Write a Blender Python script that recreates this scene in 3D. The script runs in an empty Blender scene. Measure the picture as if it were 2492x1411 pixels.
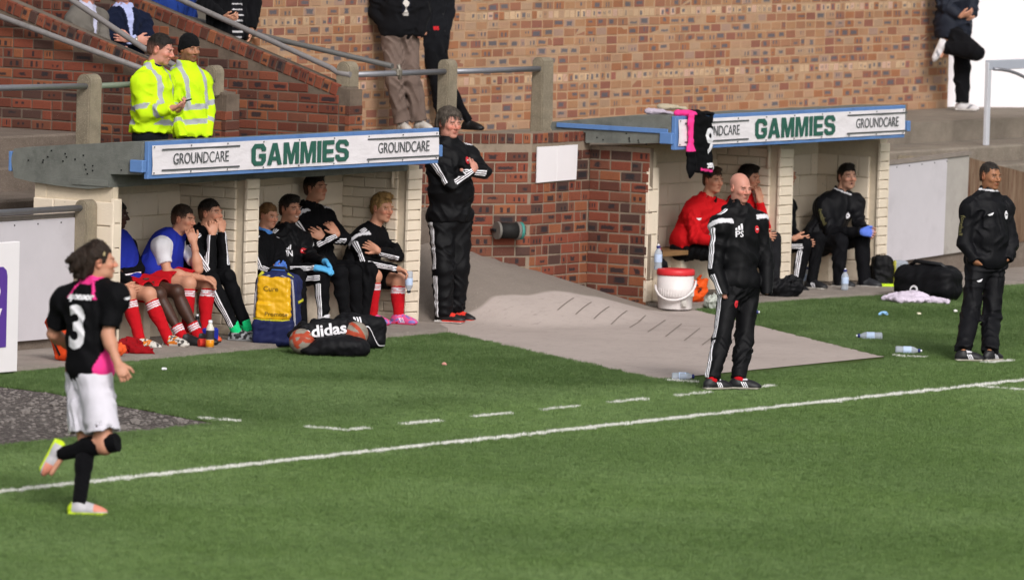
import bpy, bmesh, math, random, time
import numpy as np
from mathutils import Vector, Matrix
from mathutils.bvhtree import BVHTree
T0 = time.time()
SC = bpy.context.scene
COL = SC.collection
rnd = random.Random(7)
# ------------------------------------------------------------------ camera, sky, sun, exposure
cam_d = bpy.data.cameras.new('camera'); cam = bpy.data.objects.new('camera', cam_d); COL.objects.link(cam); SC.camera = cam
CAM_LOC = Vector((-57.0, -32.683, 5.346))
yaw, pitch, roll = 0.576726, 0.0702057, -0.027090
cf = Vector((math.cos(yaw)*math.cos(pitch), math.sin(yaw)*math.cos(pitch), -math.sin(pitch)))
cr = Vector((math.sin(yaw), -math.cos(yaw), 0)); cu = cr.cross(cf)
r2 = cr*math.cos(roll) - cu*math.sin(roll); u2 = cr*math.sin(roll) + cu*math.cos(roll)
m4 = Matrix((( r2.x, u2.x, -cf.x, CAM_LOC.x), (r2.y, u2.y, -cf.y, CAM_LOC.y), (r2.z, u2.z, -cf.z, CAM_LOC.z), (0, 0, 0, 1)))
cam.matrix_world = m4
cam_d.sensor_width = 36.0; cam_d.lens = 19185.6/2492*36.0
cam_d.clip_start = 1.0; cam_d.clip_end = 600.0
cam_d.dof.use_dof = True; cam_d.dof.focus_distance = 67.5; cam_d.dof.aperture_fstop = 3.6
SUN_EL, SUN_AZ = math.radians(36), math.radians(232)      # azimuth: direction the light comes from, counter-clockwise from +X
W = bpy.data.worlds.new("World"); SC.world = W; W.use_nodes = True
wn = W.node_tree; bg = wn.nodes['Background']; bg.inputs['Strength'].default_value = 0.115
sky = wn.nodes.new('ShaderNodeTexSky'); sky.sky_type = 'NISHITA'; sky.sun_disc = False
sky.sun_elevation = SUN_EL; sky.sun_rotation = math.pi/2 - SUN_AZ
sky.air_density = 1.0; sky.dust_density = 4.0; sky.ozone_density = 1.0
hs = wn.nodes.new('ShaderNodeHueSaturation'); hs.inputs['Saturation'].default_value = 0.14
wn.links.new(sky.outputs[0], hs.inputs['Color']); wn.links.new(hs.outputs[0], bg.inputs['Color'])
sd = bpy.data.lights.new('sun', 'SUN'); sd.energy = 1.5; sd.angle = math.radians(17); sd.color = (1.0, 0.945, 0.92)
so = bpy.data.objects.new('sun', sd); COL.objects.link(so)
sdir = Vector((math.cos(SUN_AZ)*math.cos(SUN_EL), math.sin(SUN_AZ)*math.cos(SUN_EL), math.sin(SUN_EL)))
so.rotation_euler = sdir.to_track_quat('Z', 'Y').to_euler(); so.location = (-20, -20, 30)
SC.view_settings.view_transform = 'Standard'; SC.view_settings.look = 'None'
SC.view_settings.exposure = 0.22; SC.view_settings.gamma = 1.0; SC.view_settings.use_curve_mapping = False
SC.cycles.use_denoising = True
SC.cycles.max_bounces = 6; SC.cycles.diffuse_bounces = 3; SC.cycles.glossy_bounces = 3; SC.cycles.transmission_bounces = 6

# ------------------------------------------------------------------ helpers
def lin(h):
    if isinstance(h, str):
        h = h.lstrip('#'); c = [int(h[i:i+2], 16)/255 for i in (0, 2, 4)]
    else: c = [v/255 for v in h]
    return tuple(v/12.92 if v <= .04045 else ((v+.055)/1.055)**2.4 for v in c)
def tag(o, label=None, cat=None, group=None, kind=None):
    if label: o['label'] = label
    if cat: o['category'] = cat
    if group: o['group'] = group
    if kind: o['kind'] = kind
    return o
def thing(name, loc, label, cat, group=None, rz=0):
    o = bpy.data.objects.new(name, None); COL.objects.link(o); o.location = loc; o.rotation_euler = (0, 0, rz)
    o.empty_display_size = .1
    return tag(o, label, cat, group)
def link(name, me, mat=None, parent=None, loc=None, label=None):
    o = bpy.data.objects.new(name, me); COL.objects.link(o)
    if mat is not None and not me.materials: me.materials.append(mat)
    if parent is not None: o.parent = parent
    if loc is not None: o.location = loc
    if label: o['label'] = label
    return o
def pw(o, parent, w=None):
    """parent o keeping world coordinates of its mesh data (parent chain has only translations / z rotation)"""
    o.parent = parent
    return o
def inv_parent(o, parent):
    o.parent = parent
    mw = Matrix.Identity(4); p = parent; chain = []
    while p is not None: chain.append(p); p = p.parent
    for q in reversed(chain): mw = mw @ q.matrix_parent_inverse @ q.matrix_basis
    o.matrix_parent_inverse = mw.inverted()
    return o
def mesh_np(name, verts, faces):
    """verts (n,3); faces: (m,k) int array of one polygon size"""
    me = bpy.data.meshes.new(name); verts = np.asarray(verts, np.float32); faces = np.asarray(faces, np.int32)
    k = faces.shape[1]; m = len(faces)
    me.vertices.add(len(verts)); me.vertices.foreach_set('co', verts.ravel())
    me.loops.add(m*k); me.loops.foreach_set('vertex_index', faces.ravel())
    me.polygons.add(m); me.polygons.foreach_set('loop_start', np.arange(0, m*k, k, dtype=np.int32))
    me.polygons.foreach_set('use_smooth', np.ones(m, bool))
    me.update(calc_edges=True)
    return me
class MB:
    """small mesh builder on bmesh"""
    def __init__(s): s.bm = bmesh.new()
    def quad(s, *p):
        return s.bm.faces.new([s.bm.verts.new(q) for q in p])
    def box(s, lo, hi, bev=0.0, M=None):
        x0, y0, z0 = lo; x1, y1, z1 = hi
        vs = [s.bm.verts.new(p) for p in ((x0,y0,z0),(x1,y0,z0),(x1,y1,z0),(x0,y1,z0),(x0,y0,z1),(x1,y0,z1),(x1,y1,z1),(x0,y1,z1))]
        fs = [s.bm.faces.new([vs[i] for i in f]) for f in ((0,3,2,1),(4,5,6,7),(0,1,5,4),(1,2,6,5),(2,3,7,6),(3,0,4,7))]
        if bev > 0:
            es = list({e for f in fs for e in f.edges})
            r = bmesh.ops.bevel(s.bm, geom=es, offset=bev, segments=1, affect='EDGES', profile=.5)
            vs = list({v for f in r['faces'] for v in f.verts} | {v for v in vs if v.is_valid})
        if M is not None: bmesh.ops.transform(s.bm, matrix=M, verts=[v for v in vs if v.is_valid])
        return vs
    def prism(s, poly, axis, a, b):
        """poly: list of 2-d points; axis the extruded axis"""
        def mk(p, t):
            q = list(p); q.insert(axis, t); return s.bm.verts.new(q)
        A = [mk(p, a) for p in poly]; B = [mk(p, b) for p in poly]; n = len(poly)
        s.bm.faces.new(A); s.bm.faces.new(list(reversed(B)))
        for i in range(n): s.bm.faces.new((A[i], B[i], B[(i+1) % n], A[(i+1) % n]))
        bmesh.ops.recalc_face_normals(s.bm, faces=s.bm.faces[:])
    def tube(s, pts, r, n=10, cap=True):
        pts = [Vector(p) for p in pts]; rs = r if isinstance(r, (list, tuple)) else [r]*len(pts)
        rings = []; prev = None
        for i, p in enumerate(pts):
            t = (pts[min(i+1, len(pts)-1)] - pts[max(i-1, 0)]).normalized()
            a = prev if prev is not None else (Vector((0,0,1)) if abs(t.z) < .9 else Vector((1,0,0)))
            x = (a - t*a.dot(t)).normalized(); y = t.cross(x); prev = x
            rings.append([s.bm.verts.new(p + (x*math.cos(k*2*math.pi/n) + y*math.sin(k*2*math.pi/n))*rs[i]) for k in range(n)])
        for a, b in zip(rings, rings[1:]):
            for k in range(n):
                f = s.bm.faces.new((a[k], a[(k+1) % n], b[(k+1) % n], b[k])); f.smooth = True
        if cap:
            s.bm.faces.new(list(reversed(rings[0]))); s.bm.faces.new(rings[-1])
        return rings
    def lathe(s, prof, n=24, M=None):
        rings = [[s.bm.verts.new((r*math.cos(k*2*math.pi/n), r*math.sin(k*2*math.pi/n), z)) for k in range(n)] for r, z in prof]
        for a, b in zip(rings, rings[1:]):
            for k in range(n):
                f = s.bm.faces.new((a[k], a[(k+1) % n], b[(k+1) % n], b[k])); f.smooth = True
        s.bm.faces.new(list(reversed(rings[0]))); s.bm.faces.new(rings[-1])
        if M is not None: bmesh.ops.transform(s.bm, matrix=M, verts=[v for g in rings for v in g])
    def done(s, name, mat=None, parent=None, label=None, loc=None):
        me = bpy.data.meshes.new(name); s.bm.to_mesh(me); s.bm.free()
        o = link(name, me, mat, None, loc, label)
        if parent is not None: inv_parent(o, parent)
        return o

# ------------------------------------------------------------------ materials
class NT:
    def __init__(s, name):
        s.m = bpy.data.materials.new(name); s.m.use_nodes = True; s.t = s.m.node_tree
        s.b = s.t.nodes['Principled BSDF']
    def n(s, typ, **kw):
        nd = s.t.nodes.new(typ)
        for k, v in kw.items():
            if k.startswith('i_'):
                key = k[2:]; key = int(key) if key.isdigit() else key
                s.set(nd, key, v)
            else: setattr(nd, k, v)
        return nd
    def set(s, nd, key, v):
        inp = nd.inputs[key]
        if hasattr(v, 'is_output') or isinstance(v, bpy.types.NodeSocket): s.t.links.new(v, inp)
        elif isinstance(v, bpy.types.Node): s.t.links.new(v.outputs[0], inp)
        else:
            if inp.type == 'RGBA' and len(v) == 3: v = (*v, 1)
            inp.default_value = v
    def math(s, op, a, b=0.0, c=0.0, clamp=False):
        nd = s.n('ShaderNodeMath', operation=op, use_clamp=clamp); s.set(nd, 0, a); s.set(nd, 1, b)
        if op in ('MULTIPLY_ADD', 'SMOOTH_MIN', 'WRAP', 'COMPARE'): s.set(nd, 2, c)
        return nd.outputs[0]
    def mix(s, f, a, b, blend='MIX'):
        nd = s.n('ShaderNodeMix', data_type='RGBA', blend_type=blend)
        s.set(nd, 0, f); s.set(nd, 6, a); s.set(nd, 7, b)
        return nd.outputs[2]
    def noise(s, scale, detail=4, rough=.6, vec=None, out=0):
        nd = s.n('ShaderNodeTexNoise'); nd.inputs['Scale'].default_value = scale; nd.inputs['Detail'].default_value = detail; nd.inputs['Roughness'].default_value = rough
        if vec is not None: s.set(nd, 'Vector', vec)
        return nd.outputs[out]
    def ramp(s, fac, stops, interp='LINEAR'):
        nd = s.n('ShaderNodeValToRGB'); cr_ = nd.color_ramp; cr_.interpolation = interp
        while len(cr_.elements) < len(stops): cr_.elements.new(.5)
        for e, (p, c) in zip(cr_.elements, stops):
            e.position = p; e.color = (*c, 1) if len(c) == 3 else c
        s.set(nd, 0, fac); return nd.outputs[0]
    def step(s, v, a, b):
        nd = s.n('ShaderNodeMapRange'); s.set(nd, 0, v); s.set(nd, 1, a); s.set(nd, 2, b); return nd.outputs[0]
    def pos(s): return s.n('ShaderNodeNewGeometry').outputs['Position']
    def scalevec(s, v, xyz):
        nd = s.n('ShaderNodeVectorMath', operation='MULTIPLY'); s.set(nd, 0, v); nd.inputs[1].default_value = xyz; return nd.outputs[0]
    def attr(s, name, out='Color'):
        return s.n('ShaderNodeAttribute', attribute_name=name).outputs[out]
    def bump(s, h, strength=.3, dist=.01):
        nd = s.n('ShaderNodeBump'); nd.inputs['Strength'].default_value = strength; nd.inputs['Distance'].default_value = dist
        s.set(nd, 'Height', h); s.set(s.b, 'Normal', nd.outputs[0])
    def out(s, color=None, rough=.8, spec=None, metal=None):
        if color is not None: s.set(s.b, 'Base Color', color)
        s.set(s.b, 'Roughness', rough)
        if spec is not None: s.set(s.b, 'Specular IOR Level', spec)
        if metal is not None: s.set(s.b, 'Metallic', metal)
        return s.m
MATS = {}
def plain(name, hexc, rough=.7, var=.12, scale=14, bump=.0, spec=.3, metal=0, dirt=None, bscale=60):
    if name in MATS: return MATS[name]
    g = NT(name); c = lin(hexc); p = g.pos()
    f = g.noise(scale, 5, .65, p)
    d = g.mix(f, tuple(max(0, v*(1-var*1.6)) for v in c), tuple(min(1, v*(1+var)) for v in c))
    if dirt:
        f2 = g.step(g.noise(scale*.35, 6, .7, p), .52, .72)
        d = g.mix(g.math('MULTIPLY', f2, dirt[1]), d, lin(dirt[0]))
    if bump: g.bump(g.noise(bscale, 4, .6, p), bump, .01)
    MATS[name] = g.out(d, rough, spec, metal); return MATS[name]
def concrete(name, hexa, hexb, scale=3.0, speck=True):
    g = NT(name); p = g.pos()
    a = g.mix(g.step(g.noise(scale, 8, .7, p), .3, .7), lin(hexa), lin(hexb))
    stain = g.step(g.noise(scale*.5, 5, .6, g.scalevec(p, (1, 1, .35))), .5, .75)
    a = g.mix(g.math('MULTIPLY', stain, .4), a, tuple(v*.55 for v in lin(hexa)))
    if speck:
        s_ = g.noise(120, 2, .5, p)
        a = g.mix(g.math('MULTIPLY', g.step(s_, .56, .66), .5), a, tuple(min(1, v*1.5) for v in lin(hexb)))
    g.bump(g.noise(45, 6, .7, p), .5, .012)
    return g.out(a, .92, .2)
M_CONC = concrete('weathered_concrete', '6f665c', '8b8175')
M_CONC_D = concrete('dark_terrace_concrete', '62574e', '80746a')
M_POST = concrete('post_concrete', '746b5c', '928774', 6)
M_WHITE = plain('white_paint', 'e9e4e6', .55, .03, 5, .05)
M_BLUE = plain('blue_paint', '5f83b8', .5, .1, 12, .1, dirt=('3d5784', .5))
M_STEEL = plain('galvanised_pipe', '8e8e94', .42, .12, 22, .1, .5, .55)
M_PIPE = plain('grey_painted_pipe', '7e7978', .55, .12, 30, .15, .4, dirt=('5d5a52', .6))
M_BLACK = plain('black_plastic', '17171a', .45, .1, 20)
M_MORTAR = plain('mortar', '8f8070', .95, .22, 9, .6, .1, dirt=('4f443a', .6), bscale=90)
M_MORTAR_D = plain('brown_mortar', '74665a', .95, .25, 9, .6, .1, dirt=('4a4038', .6), bscale=90)
M_MORTAR_S = plain('sandy_mortar', 'b39376', .95, .15, 9, .6, .1, dirt=('7d6348', .5), bscale=90)
def brick_mat(name, stops, mark, markp, pale=None):
    """fired brick: colour from the brick's own seed, burnt smudges inside the face, lime specks"""
    g = NT(name); p = g.pos(); sd_ = g.attr('seed', 'Fac')
    oi = g.n('ShaderNodeObjectInfo').outputs['Random']
    sd2 = g.math('FRACT', g.math('ADD', sd_, g.math('MULTIPLY', oi, 7.31)))
    base = g.ramp(sd2, stops, 'CONSTANT')
    base = g.mix(g.math('MULTIPLY', g.attr('pale', 'Fac'), .9), base, g.ramp(sd2, pale or [(0, lin('d6b795')), (.3, lin('c9ab8a')), (.55, lin('d2ae9a')), (.75, lin('cdb08f')), (.9, lin('a8685a'))], 'CONSTANT'))
    f = g.noise(60, 5, .7, p); base = g.mix(g.math('MULTIPLY', f, .55), base, g.mix(.5, base, lin('6b4632')))
    uv = g.n('ShaderNodeUVMap', uv_map='uv').outputs[0]
    sx = g.n('ShaderNodeSeparateXYZ'); g.set(sx, 0, uv)
    du = g.math('ABSOLUTE', g.math('SUBTRACT', sx.outputs[0], .5)); dv = g.math('ABSOLUTE', g.math('SUBTRACT', sx.outputs[1], .5))
    inside = g.math('MULTIPLY', g.step(du, .46, .34), g.step(dv, .46, .28))
    def rr(k, lo=0.0, hi=1.0): return g.math('MULTIPLY_ADD', g.math('FRACT', g.math('MULTIPLY', sd2, k)), hi-lo, lo)
    sd3 = rr(17.7)
    vec = g.n('ShaderNodeCombineXYZ'); g.set(vec, 0, g.math('MULTIPLY', sx.outputs[0], 3.0)); g.set(vec, 1, g.math('MULTIPLY', sx.outputs[1], 1.3)); g.set(vec, 2, g.math('MULTIPLY', sd2, 91.0))
    nz = g.math('SUBTRACT', g.noise(2.6, 4, .65, vec.outputs[0]), .5)
    bu = g.math('ADD', g.math('ABSOLUTE', g.math('SUBTRACT', sx.outputs[0], rr(31.3, .36, .64))), g.math('MULTIPLY', nz, .35))
    bv_ = g.math('ADD', g.math('ABSOLUTE', g.math('SUBTRACT', sx.outputs[1], rr(57.1, .34, .66))), g.math('MULTIPLY', nz, .42))
    bar = g.math('MULTIPLY', g.step(g.math('SUBTRACT', bu, rr(77.7, .14, .40)), .05, -.05), g.step(g.math('SUBTRACT', bv_, rr(41.9, .12, .36)), .07, -.07))
    wv = g.math('SINE', g.math('MULTIPLY_ADD', sx.outputs[0], rr(23.9, 16, 26), rr(11.1, 0, 6)))
    split = g.math('MAXIMUM', g.math('LESS_THAN', rr(7.77), .62), g.step(wv, -.15, .35))
    on = g.math('LESS_THAN', sd3, markp)
    blot = g.math('MULTIPLY', g.math('MULTIPLY', g.math('MULTIPLY', bar, split), inside), on)
    fine = g.step(g.noise(85, 3, .7, p), .57, .66)
    fine = g.math('MULTIPLY', g.math('MULTIPLY', fine, inside), g.math('MULTIPLY', g.math('GREATER_THAN', sd3, .55), .5))
    mk = g.mix(g.noise(55, 4, .7, p), mark, tuple(min(1, v*2.1+.01) for v in mark))
    base = g.mix(g.math('MAXIMUM', g.math('MULTIPLY', blot, .9), fine), base, mk)
    lime = g.step(g.noise(150, 2, .5, p), .69, .73); lime2 = g.step(g.noise(3.2, 3, .6, p), .5, .7)
    base = g.mix(g.math('MULTIPLY', g.math('MULTIPLY', lime, lime2), .8), base, lin('c9bfb4'))
    gr = g.step(g.noise(.9, 5, .65, g.scalevec(p, (1, 1, 1.6))), .42, .68)
    base = g.mix(g.math('MULTIPLY', gr, .42), base, g.mix(1.0, base, (.52, .5, .5, 1), 'MULTIPLY'))
    g.bump(g.noise(130, 5, .7, p), .5, .006)
    return g.out(base, .88, .25)
M_SAND = brick_mat('sandy_brick', [(0, lin('b18766')), (.13, lin('a4775b')), (.27, lin('b69174')), (.4, lin('9d6b54')), (.52, lin('b4957a')), (.64, lin('a6704f')), (.76, lin('956252')), (.86, lin('b08562')), (.95, lin('a98b7a'))], lin('4a4a50'), .62)
M_RED = brick_mat('red_brick', [(0, lin('7a4132')), (.14, lin('874b38')), (.28, lin('6c392d')), (.4, lin('91583c')), (.52, lin('5c372e')), (.64, lin('784939')), (.76, lin('844535')), (.88, lin('4c3834'))], lin('1d1c20'), .6)
def paint_block(name, hx):
    g = NT(name); p = g.pos()
    a = g.mix(g.noise(7, 6, .6, p), lin(hx), tuple(v*.9 for v in lin(hx)))
    chip = g.math('MULTIPLY', g.step(g.noise(30, 5, .7, p), .63, .68), g.step(g.noise(3.1, 3, .6, p), .5, .62))
    sep = g.n('ShaderNodeSeparateXYZ'); g.set(sep, 0, p)
    low = g.step(sep.outputs[2], .75, .1)
    a = g.mix(g.math('MULTIPLY', g.step(g.noise(5, 5, .7, p), .45, .75), g.math('MULTIPLY', low, .5)), a, lin('8d8168'))
    a = g.mix(g.math('MULTIPLY', chip, .75), a, lin('857a6c'))
    g.bump(g.noise(70, 5, .6, p), .5, .008)
    return g.out(a, .75, .3)
M_CREAM = paint_block('cream_painted_block', 'e6d7c2')
M_CREAM_J = plain('cream_painted_joint', 'd2c3ac', .9, .12, 20, .4)
M_FELT = plain('roofing_felt', '7a7c76', .92, .25, 8, .9, .15, dirt=('4d504c', .6), bscale=160)
M_GLASSY = None
# ------------------------------------------------------------------ brick walls
def brick_mesh(w, h, d, seed, pale=0.0, bev=.006):
    """one fired brick: front face at y=-d, bevelled arrises; origin at the lower left back corner"""
    b = bev; r = random.Random(int(seed*1e6))
    j = lambda s=.0022: r.uniform(-s, s)
    V = [(0+j(), 0, 0+j()), (w+j(), 0, 0+j()), (w+j(), 0, h+j()), (0+j(), 0, h+j()),
         (0+j(), -d+b, 0+j()), (w+j(), -d+b, 0+j()), (w+j(), -d+b, h+j()), (0+j(), -d+b, h+j()),
         (b+j(), -d+j(.0015), b+j()), (w-b+j(), -d+j(.0015), b+j()), (w-b+j(), -d+j(.0015), h-b+j()), (b+j(), -d+j(.0015), h-b+j())]
    Fc = [(8, 9, 10, 11), (4, 5, 9, 8), (5, 6, 10, 9), (6, 7, 11, 10), (7, 4, 8, 11), (0, 1, 5, 4), (1, 2, 6, 5), (2, 3, 7, 6), (3, 0, 4, 7)]
    uv = [(v[0]/w, v[2]/h) for v in V]
    return V, Fc, uv, seed, pale
def bricks_to_mesh(name, items):
    """items: list of (brick data, 4x4 matrix or None) -> one mesh with seed / pale attributes and uv"""
    vs, fs, uvs, sd_, pl = [], [], [], [], []
    for (V, Fc, uv, seed, pale), M in items:
        o = len(vs)
        vs += [tuple(M @ Vector(v)) for v in V] if M is not None else V
        fs += [tuple(i+o for i in f) for f in Fc]
        for f in Fc: uvs += [uv[i] for i in f]
        sd_ += [seed]*len(V); pl += [pale]*len(V)
    me = mesh_np(name, np.array(vs), np.array(fs))
    me.polygons.foreach_set('use_smooth', np.zeros(len(fs), bool))
    a = me.attributes.new('seed', 'FLOAT', 'POINT'); a.data.foreach_set('value', np.array(sd_, np.float32))
    a = me.attributes.new('pale', 'FLOAT', 'POINT'); a.data.foreach_set('value', np.array(pl, np.float32))
    u = me.uv_layers.new(name='uv'); u.data.foreach_set('uv', np.array(uvs, np.float32).ravel())
    return me
BV = {}
def brick_variant(kind, w, h, d, mat, pale, k):
    key = (kind, round(w, 4), round(h, 4), d, mat.name, pale, k)
    if key not in BV:
        me = bricks_to_mesh('brick', [(brick_mesh(w, h, d, (k*.0913+.017) % 1, pale), None)]); me.materials.append(mat); BV[key] = me
    return BV[key]
def brick_wall(parent, org, du, ln, z0, z1, mat, BL=.215, BH=.078, J=.012, d=.05, zmax=None, header_rows=(), pale_rows=(), limit=300, near_first=True, header_mix=.12, seed=1, uoff=0.0, keep=None, bname='brick', bond=.5):
    """bricks along du (unit 2-vector) from org (x,y); the face looks to the right of du; zmax(u) optional sloping top; the first `limit` bricks are separate parts"""
    R_ = random.Random(seed); ang = math.atan2(du[1], du[0])
    nrows = int((z1-z0)/(BH+J)); spots = []
    for r in range(nrows):
        z = z0 + r*(BH+J); hdr = r in header_rows; pale = 1.0 if r in pale_rows else 0.0
        u = -R_.random()*BL if not hdr else -R_.random()*.1
        u = -(BL+J)*(bond if r % 2 else .0) - uoff
        while u < ln:
            isH = hdr or R_.random() < header_mix
            w = (BL-J)/2 if isH else BL
            a, b = max(u, 0), min(u+w, ln)
            if b-a > .035:
                ok = True
                if zmax is not None and z+BH > min(zmax(a), zmax(b)): ok = False
                if keep is not None and not keep((a+b)/2, z): ok = False
                if ok: spots.append((a, z, b-a, pale if R_.random() < .75 else 0.0))
            u += w + J
    if near_first: spots.sort(key=lambda s: (round(s[0]/(ln+.01)*6), R_.random()))
    sep, rest = spots[:limit], spots[limit:]
    for (u, z, w, pale) in sep:
        kind = 'S' if abs(w-BL) < 1e-6 else ('H' if abs(w-(BL-J)/2) < 1e-6 else 'C')
        wv = w if kind != 'C' else round(w/.02+.499)*.02
        me = brick_variant(kind, wv if kind != 'C' else wv, BH, d, mat, pale, R_.randrange(12))
        o = bpy.data.objects.new(bname, me); COL.objects.link(o); o.parent = parent
        o.location = Vector((org[0]+du[0]*u, org[1]+du[1]*u, z)) - parent.location
        sc = w/wv
        o.rotation_euler = (0, R_.uniform(-.006, .006), ang); o.scale = (sc, R_.uniform(.94, 1.04), 1)
    if rest:
        items = []
        for (u, z, w, pale) in rest:
            M = Matrix.Translation((org[0]+du[0]*u-parent.location.x, org[1]+du[1]*u-parent.location.y, z-parent.location.z)) @ Matrix.Rotation(ang, 4, 'Z') @ Matrix.Rotation(R_.uniform(-.006, .006), 4, 'Y') @ Matrix.Diagonal((1, R_.uniform(.94, 1.04), 1, 1))
            items.append((brick_mesh(w, BH, d, R_.random(), pale), M))
        me = bricks_to_mesh('brickwork', items); o = link('brickwork', me, mat, parent); o['kind'] = 'stuff'
    return spots
MORT = .043          # mortar face lies this far in front of the wall plane's brick backs (bricks .05 proud)
def slab(parent, name, poly, du_org, du, t0, t1, mat):
    """vertical slab: poly in (u,z), extruded from t0 to t1 along the wall normal (right of du is negative)"""
    n = (-du[1], du[0]); bm = bmesh.new()
    def P(u, z, t): return (du_org[0]+du[0]*u+n[0]*t, du_org[1]+du[1]*u+n[1]*t, z)
    A = [bm.verts.new(P(u, z, t0)) for u, z in poly]; B = [bm.verts.new(P(u, z, t1)) for u, z in poly]; k = len(poly)
    bm.faces.new(A); bm.faces.new(list(reversed(B)))
    for i in range(k): bm.faces.new((A[i], B[i], B[(i+1) % k], A[(i+1) % k]))
    bmesh.ops.recalc_face_normals(bm, faces=bm.faces[:])
    me = bpy.data.meshes.new(name); bm.to_mesh(me); bm.free()
    o = link(name, me, mat); inv_parent(o, parent); return o

# ------------------------------------------------------------------ the ground
def pit(g):
    """white mask of the painted markings at world x, y (turf fibres and backing share it)"""
    p = g.n('ShaderNodeSeparateXYZ'); g.set(p, 0, g.pos()); x, y = p.outputs[0], p.outputs[1]
    wob = g.math('MULTIPLY', g.math('SUBTRACT', g.noise(9, 2, .5, g.pos()), .5), .035)
    yy = g.math('ADD', y, wob); xx = g.math('ADD', x, wob)
    def band(v, c, w): return g.math('LESS_THAN', g.math('ABSOLUTE', g.math('SUBTRACT', v, c)), w)
    def rng(v, a, b): return g.math('MULTIPLY', g.math('GREATER_THAN', v, a), g.math('LESS_THAN', v, b))
    touch = band(yy, 0, .058)
    half = g.math('MULTIPLY', band(xx, .37, .05), g.math('LESS_THAN', y, 0))
    fr = g.math('FRACT', g.math('ADD', x, 7.55 + .0))
    dash = g.math('MULTIPLY', band(yy, 1.12, .042), g.math('LESS_THAN', fr, .56))
    reg = g.math('MAXIMUM', rng(x, -7.35, -.98), rng(x, 2.62, 9.4))
    dash = g.math('MULTIPLY', dash, reg)
    sid = g.math('MULTIPLY', band(xx, -7.3, .042), g.math('MAXIMUM', rng(y, 1.1, 1.5), rng(y, 2.12, 2.5)))
    sid2 = g.math('MULTIPLY', band(xx, -1.24, .04), rng(y, 1.72, 2.02))
    sid3 = g.math('MULTIPLY', band(xx, 2.65, .04), g.math('MAXIMUM', rng(y, 1.1, 1.47), rng(y, 1.78, 2.12)))
    m = g.math('MAXIMUM', touch, half)
    for q in (dash, sid, sid2, sid3): m = g.math('MAXIMUM', m, q)
    return m, x, y
def turf_mat(name, blade):
    g = NT(name); m, x, y = pit(g); p = g.pos()
    big = g.noise(.55, 4, .6, p); mid = g.noise(5.0, 4, .65, g.scalevec(p, (1, 2.2, 1)))
    a = lin('56703f') if not blade else lin('6f8b49'); b = lin('455c33') if not blade else lin('56733a')
    c = lin('4a5a28') if not blade else lin('4c6730'); d = lin('36451c') if not blade else lin('324a1e')
    pitchc = g.mix(mid, b, a); verge = g.mix(mid, d, c)
    edge = g.math('ADD', y, g.math('MULTIPLY', g.math('SUBTRACT', big, .5), .35))
    col = g.mix(g.step(edge, 1.35, 2.1), pitchc, verge)
    col = g.mix(g.math('MULTIPLY', g.step(big, .40, .62), .42), col, lin('7d9660') if blade else lin('5f7a4a'))
    if blade:
        oi = g.noise(230, 2, .5, p)
        hu = g.noise(.21, 3, .55, p); col = g.mix(g.math('MULTIPLY', g.step(hu, .54, .40), .38), col, lin('486330')); col = g.mix(g.math('MULTIPLY', g.step(hu, .52, .64), .28), col, lin('86a066'))
        cl = g.noise(14, 4, .7, g.scalevec(p, (1, .8, 1))); col = g.mix(g.math('MULTIPLY', g.step(cl, .52, .34), .6), col, lin('2f421a'))
        col = g.mix(g.math('MULTIPLY', g.step(cl, .56, .7), .45), col, lin('8a9a62'))
        col = g.mix(g.math('MULTIPLY', g.step(oi, .5, .68), .4), col, lin('82985f'))
        col = g.mix(g.math('MULTIPLY', g.step(oi, .46, .34), .45), col, lin('2b401c'))
    wcol = g.mix(g.noise(40, 3, .6, p), lin('d6d5cd'), lin('efeeea'))
    col = g.mix(m, col, wcol)
    if not blade: g.bump(g.noise(160, 4, .7, p), .6, .01)
    return g.out(col, .6 if blade else .9, .35 if blade else .1)
M_TURF = turf_mat('artificial_turf_backing', False); M_BLADE = turf_mat('artificial_turf_fibre', True)
def poly_sheet(name, pts, z, mat, kind='structure', thick=0):
    b = MB()
    if thick: b.prism([(x, y) for x, y in pts], 2, z-thick, z)
    else: b.bm.faces.new([b.bm.verts.new((x, y, z)) for x, y in pts])
    bmesh.ops.recalc_face_normals(b.bm, faces=b.bm.faces[:])
    o = b.done(name, mat); o['kind'] = kind; return o
VERGE_L = [(-6.0, 6.02), (-6.35, 4.6), (-7.55, 2.17), (-7.6, 1.9), (-.9, 1.9), (-1.22, 2.13), (1.56, 6.06)]
VERGE_R = [(2.2, 1.9), (2.55, 2.17), (5.93, 6.2), (7.5, 6.22), (9.2, 6.02), (12.6, 5.9), (16, 5.9), (16, 1.9)]
poly_sheet('earth_ground', [(-260, -160), (260, -160), (260, 260), (-260, 260)], -.06, plain('bare_earth', '5f574b', .95, .25, 2, .4))
PITCH = [(-90, -60), (60, -60), (60, 2.2), (-7.54, 2.2), (-7.55, 2.17), (-90, 2.15)]
poly_sheet('pitch', PITCH, 0, M_TURF)
poly_sheet('verge_turf', VERGE_L, .0045, M_TURF); poly_sheet('verge_turf', VERGE_R, .0045, M_TURF)
g = NT('dark_gravel'); p = g.pos()
vor = g.n('ShaderNodeTexVoronoi'); vor.inputs['Scale'].default_value = 42; g.set(vor, 'Vector', p)
gc = g.mix(g.noise(25, 4, .7, p), lin('3d3836'), lin('625a56')); gc = g.mix(g.step(vor.outputs['Color'], .62, .8), gc, lin('8a827c'))
g.bump(vor.outputs['Distance'], .8, .02); M_GRAVEL = g.out(gc, .95, .2)
poly_sheet('gravel_ground', [(-90, 2.16), (-7.56, 2.18), (-6.36, 4.6), (-6.0, 6.02), (-90, 5.95)], .002, M_GRAVEL)
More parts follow.
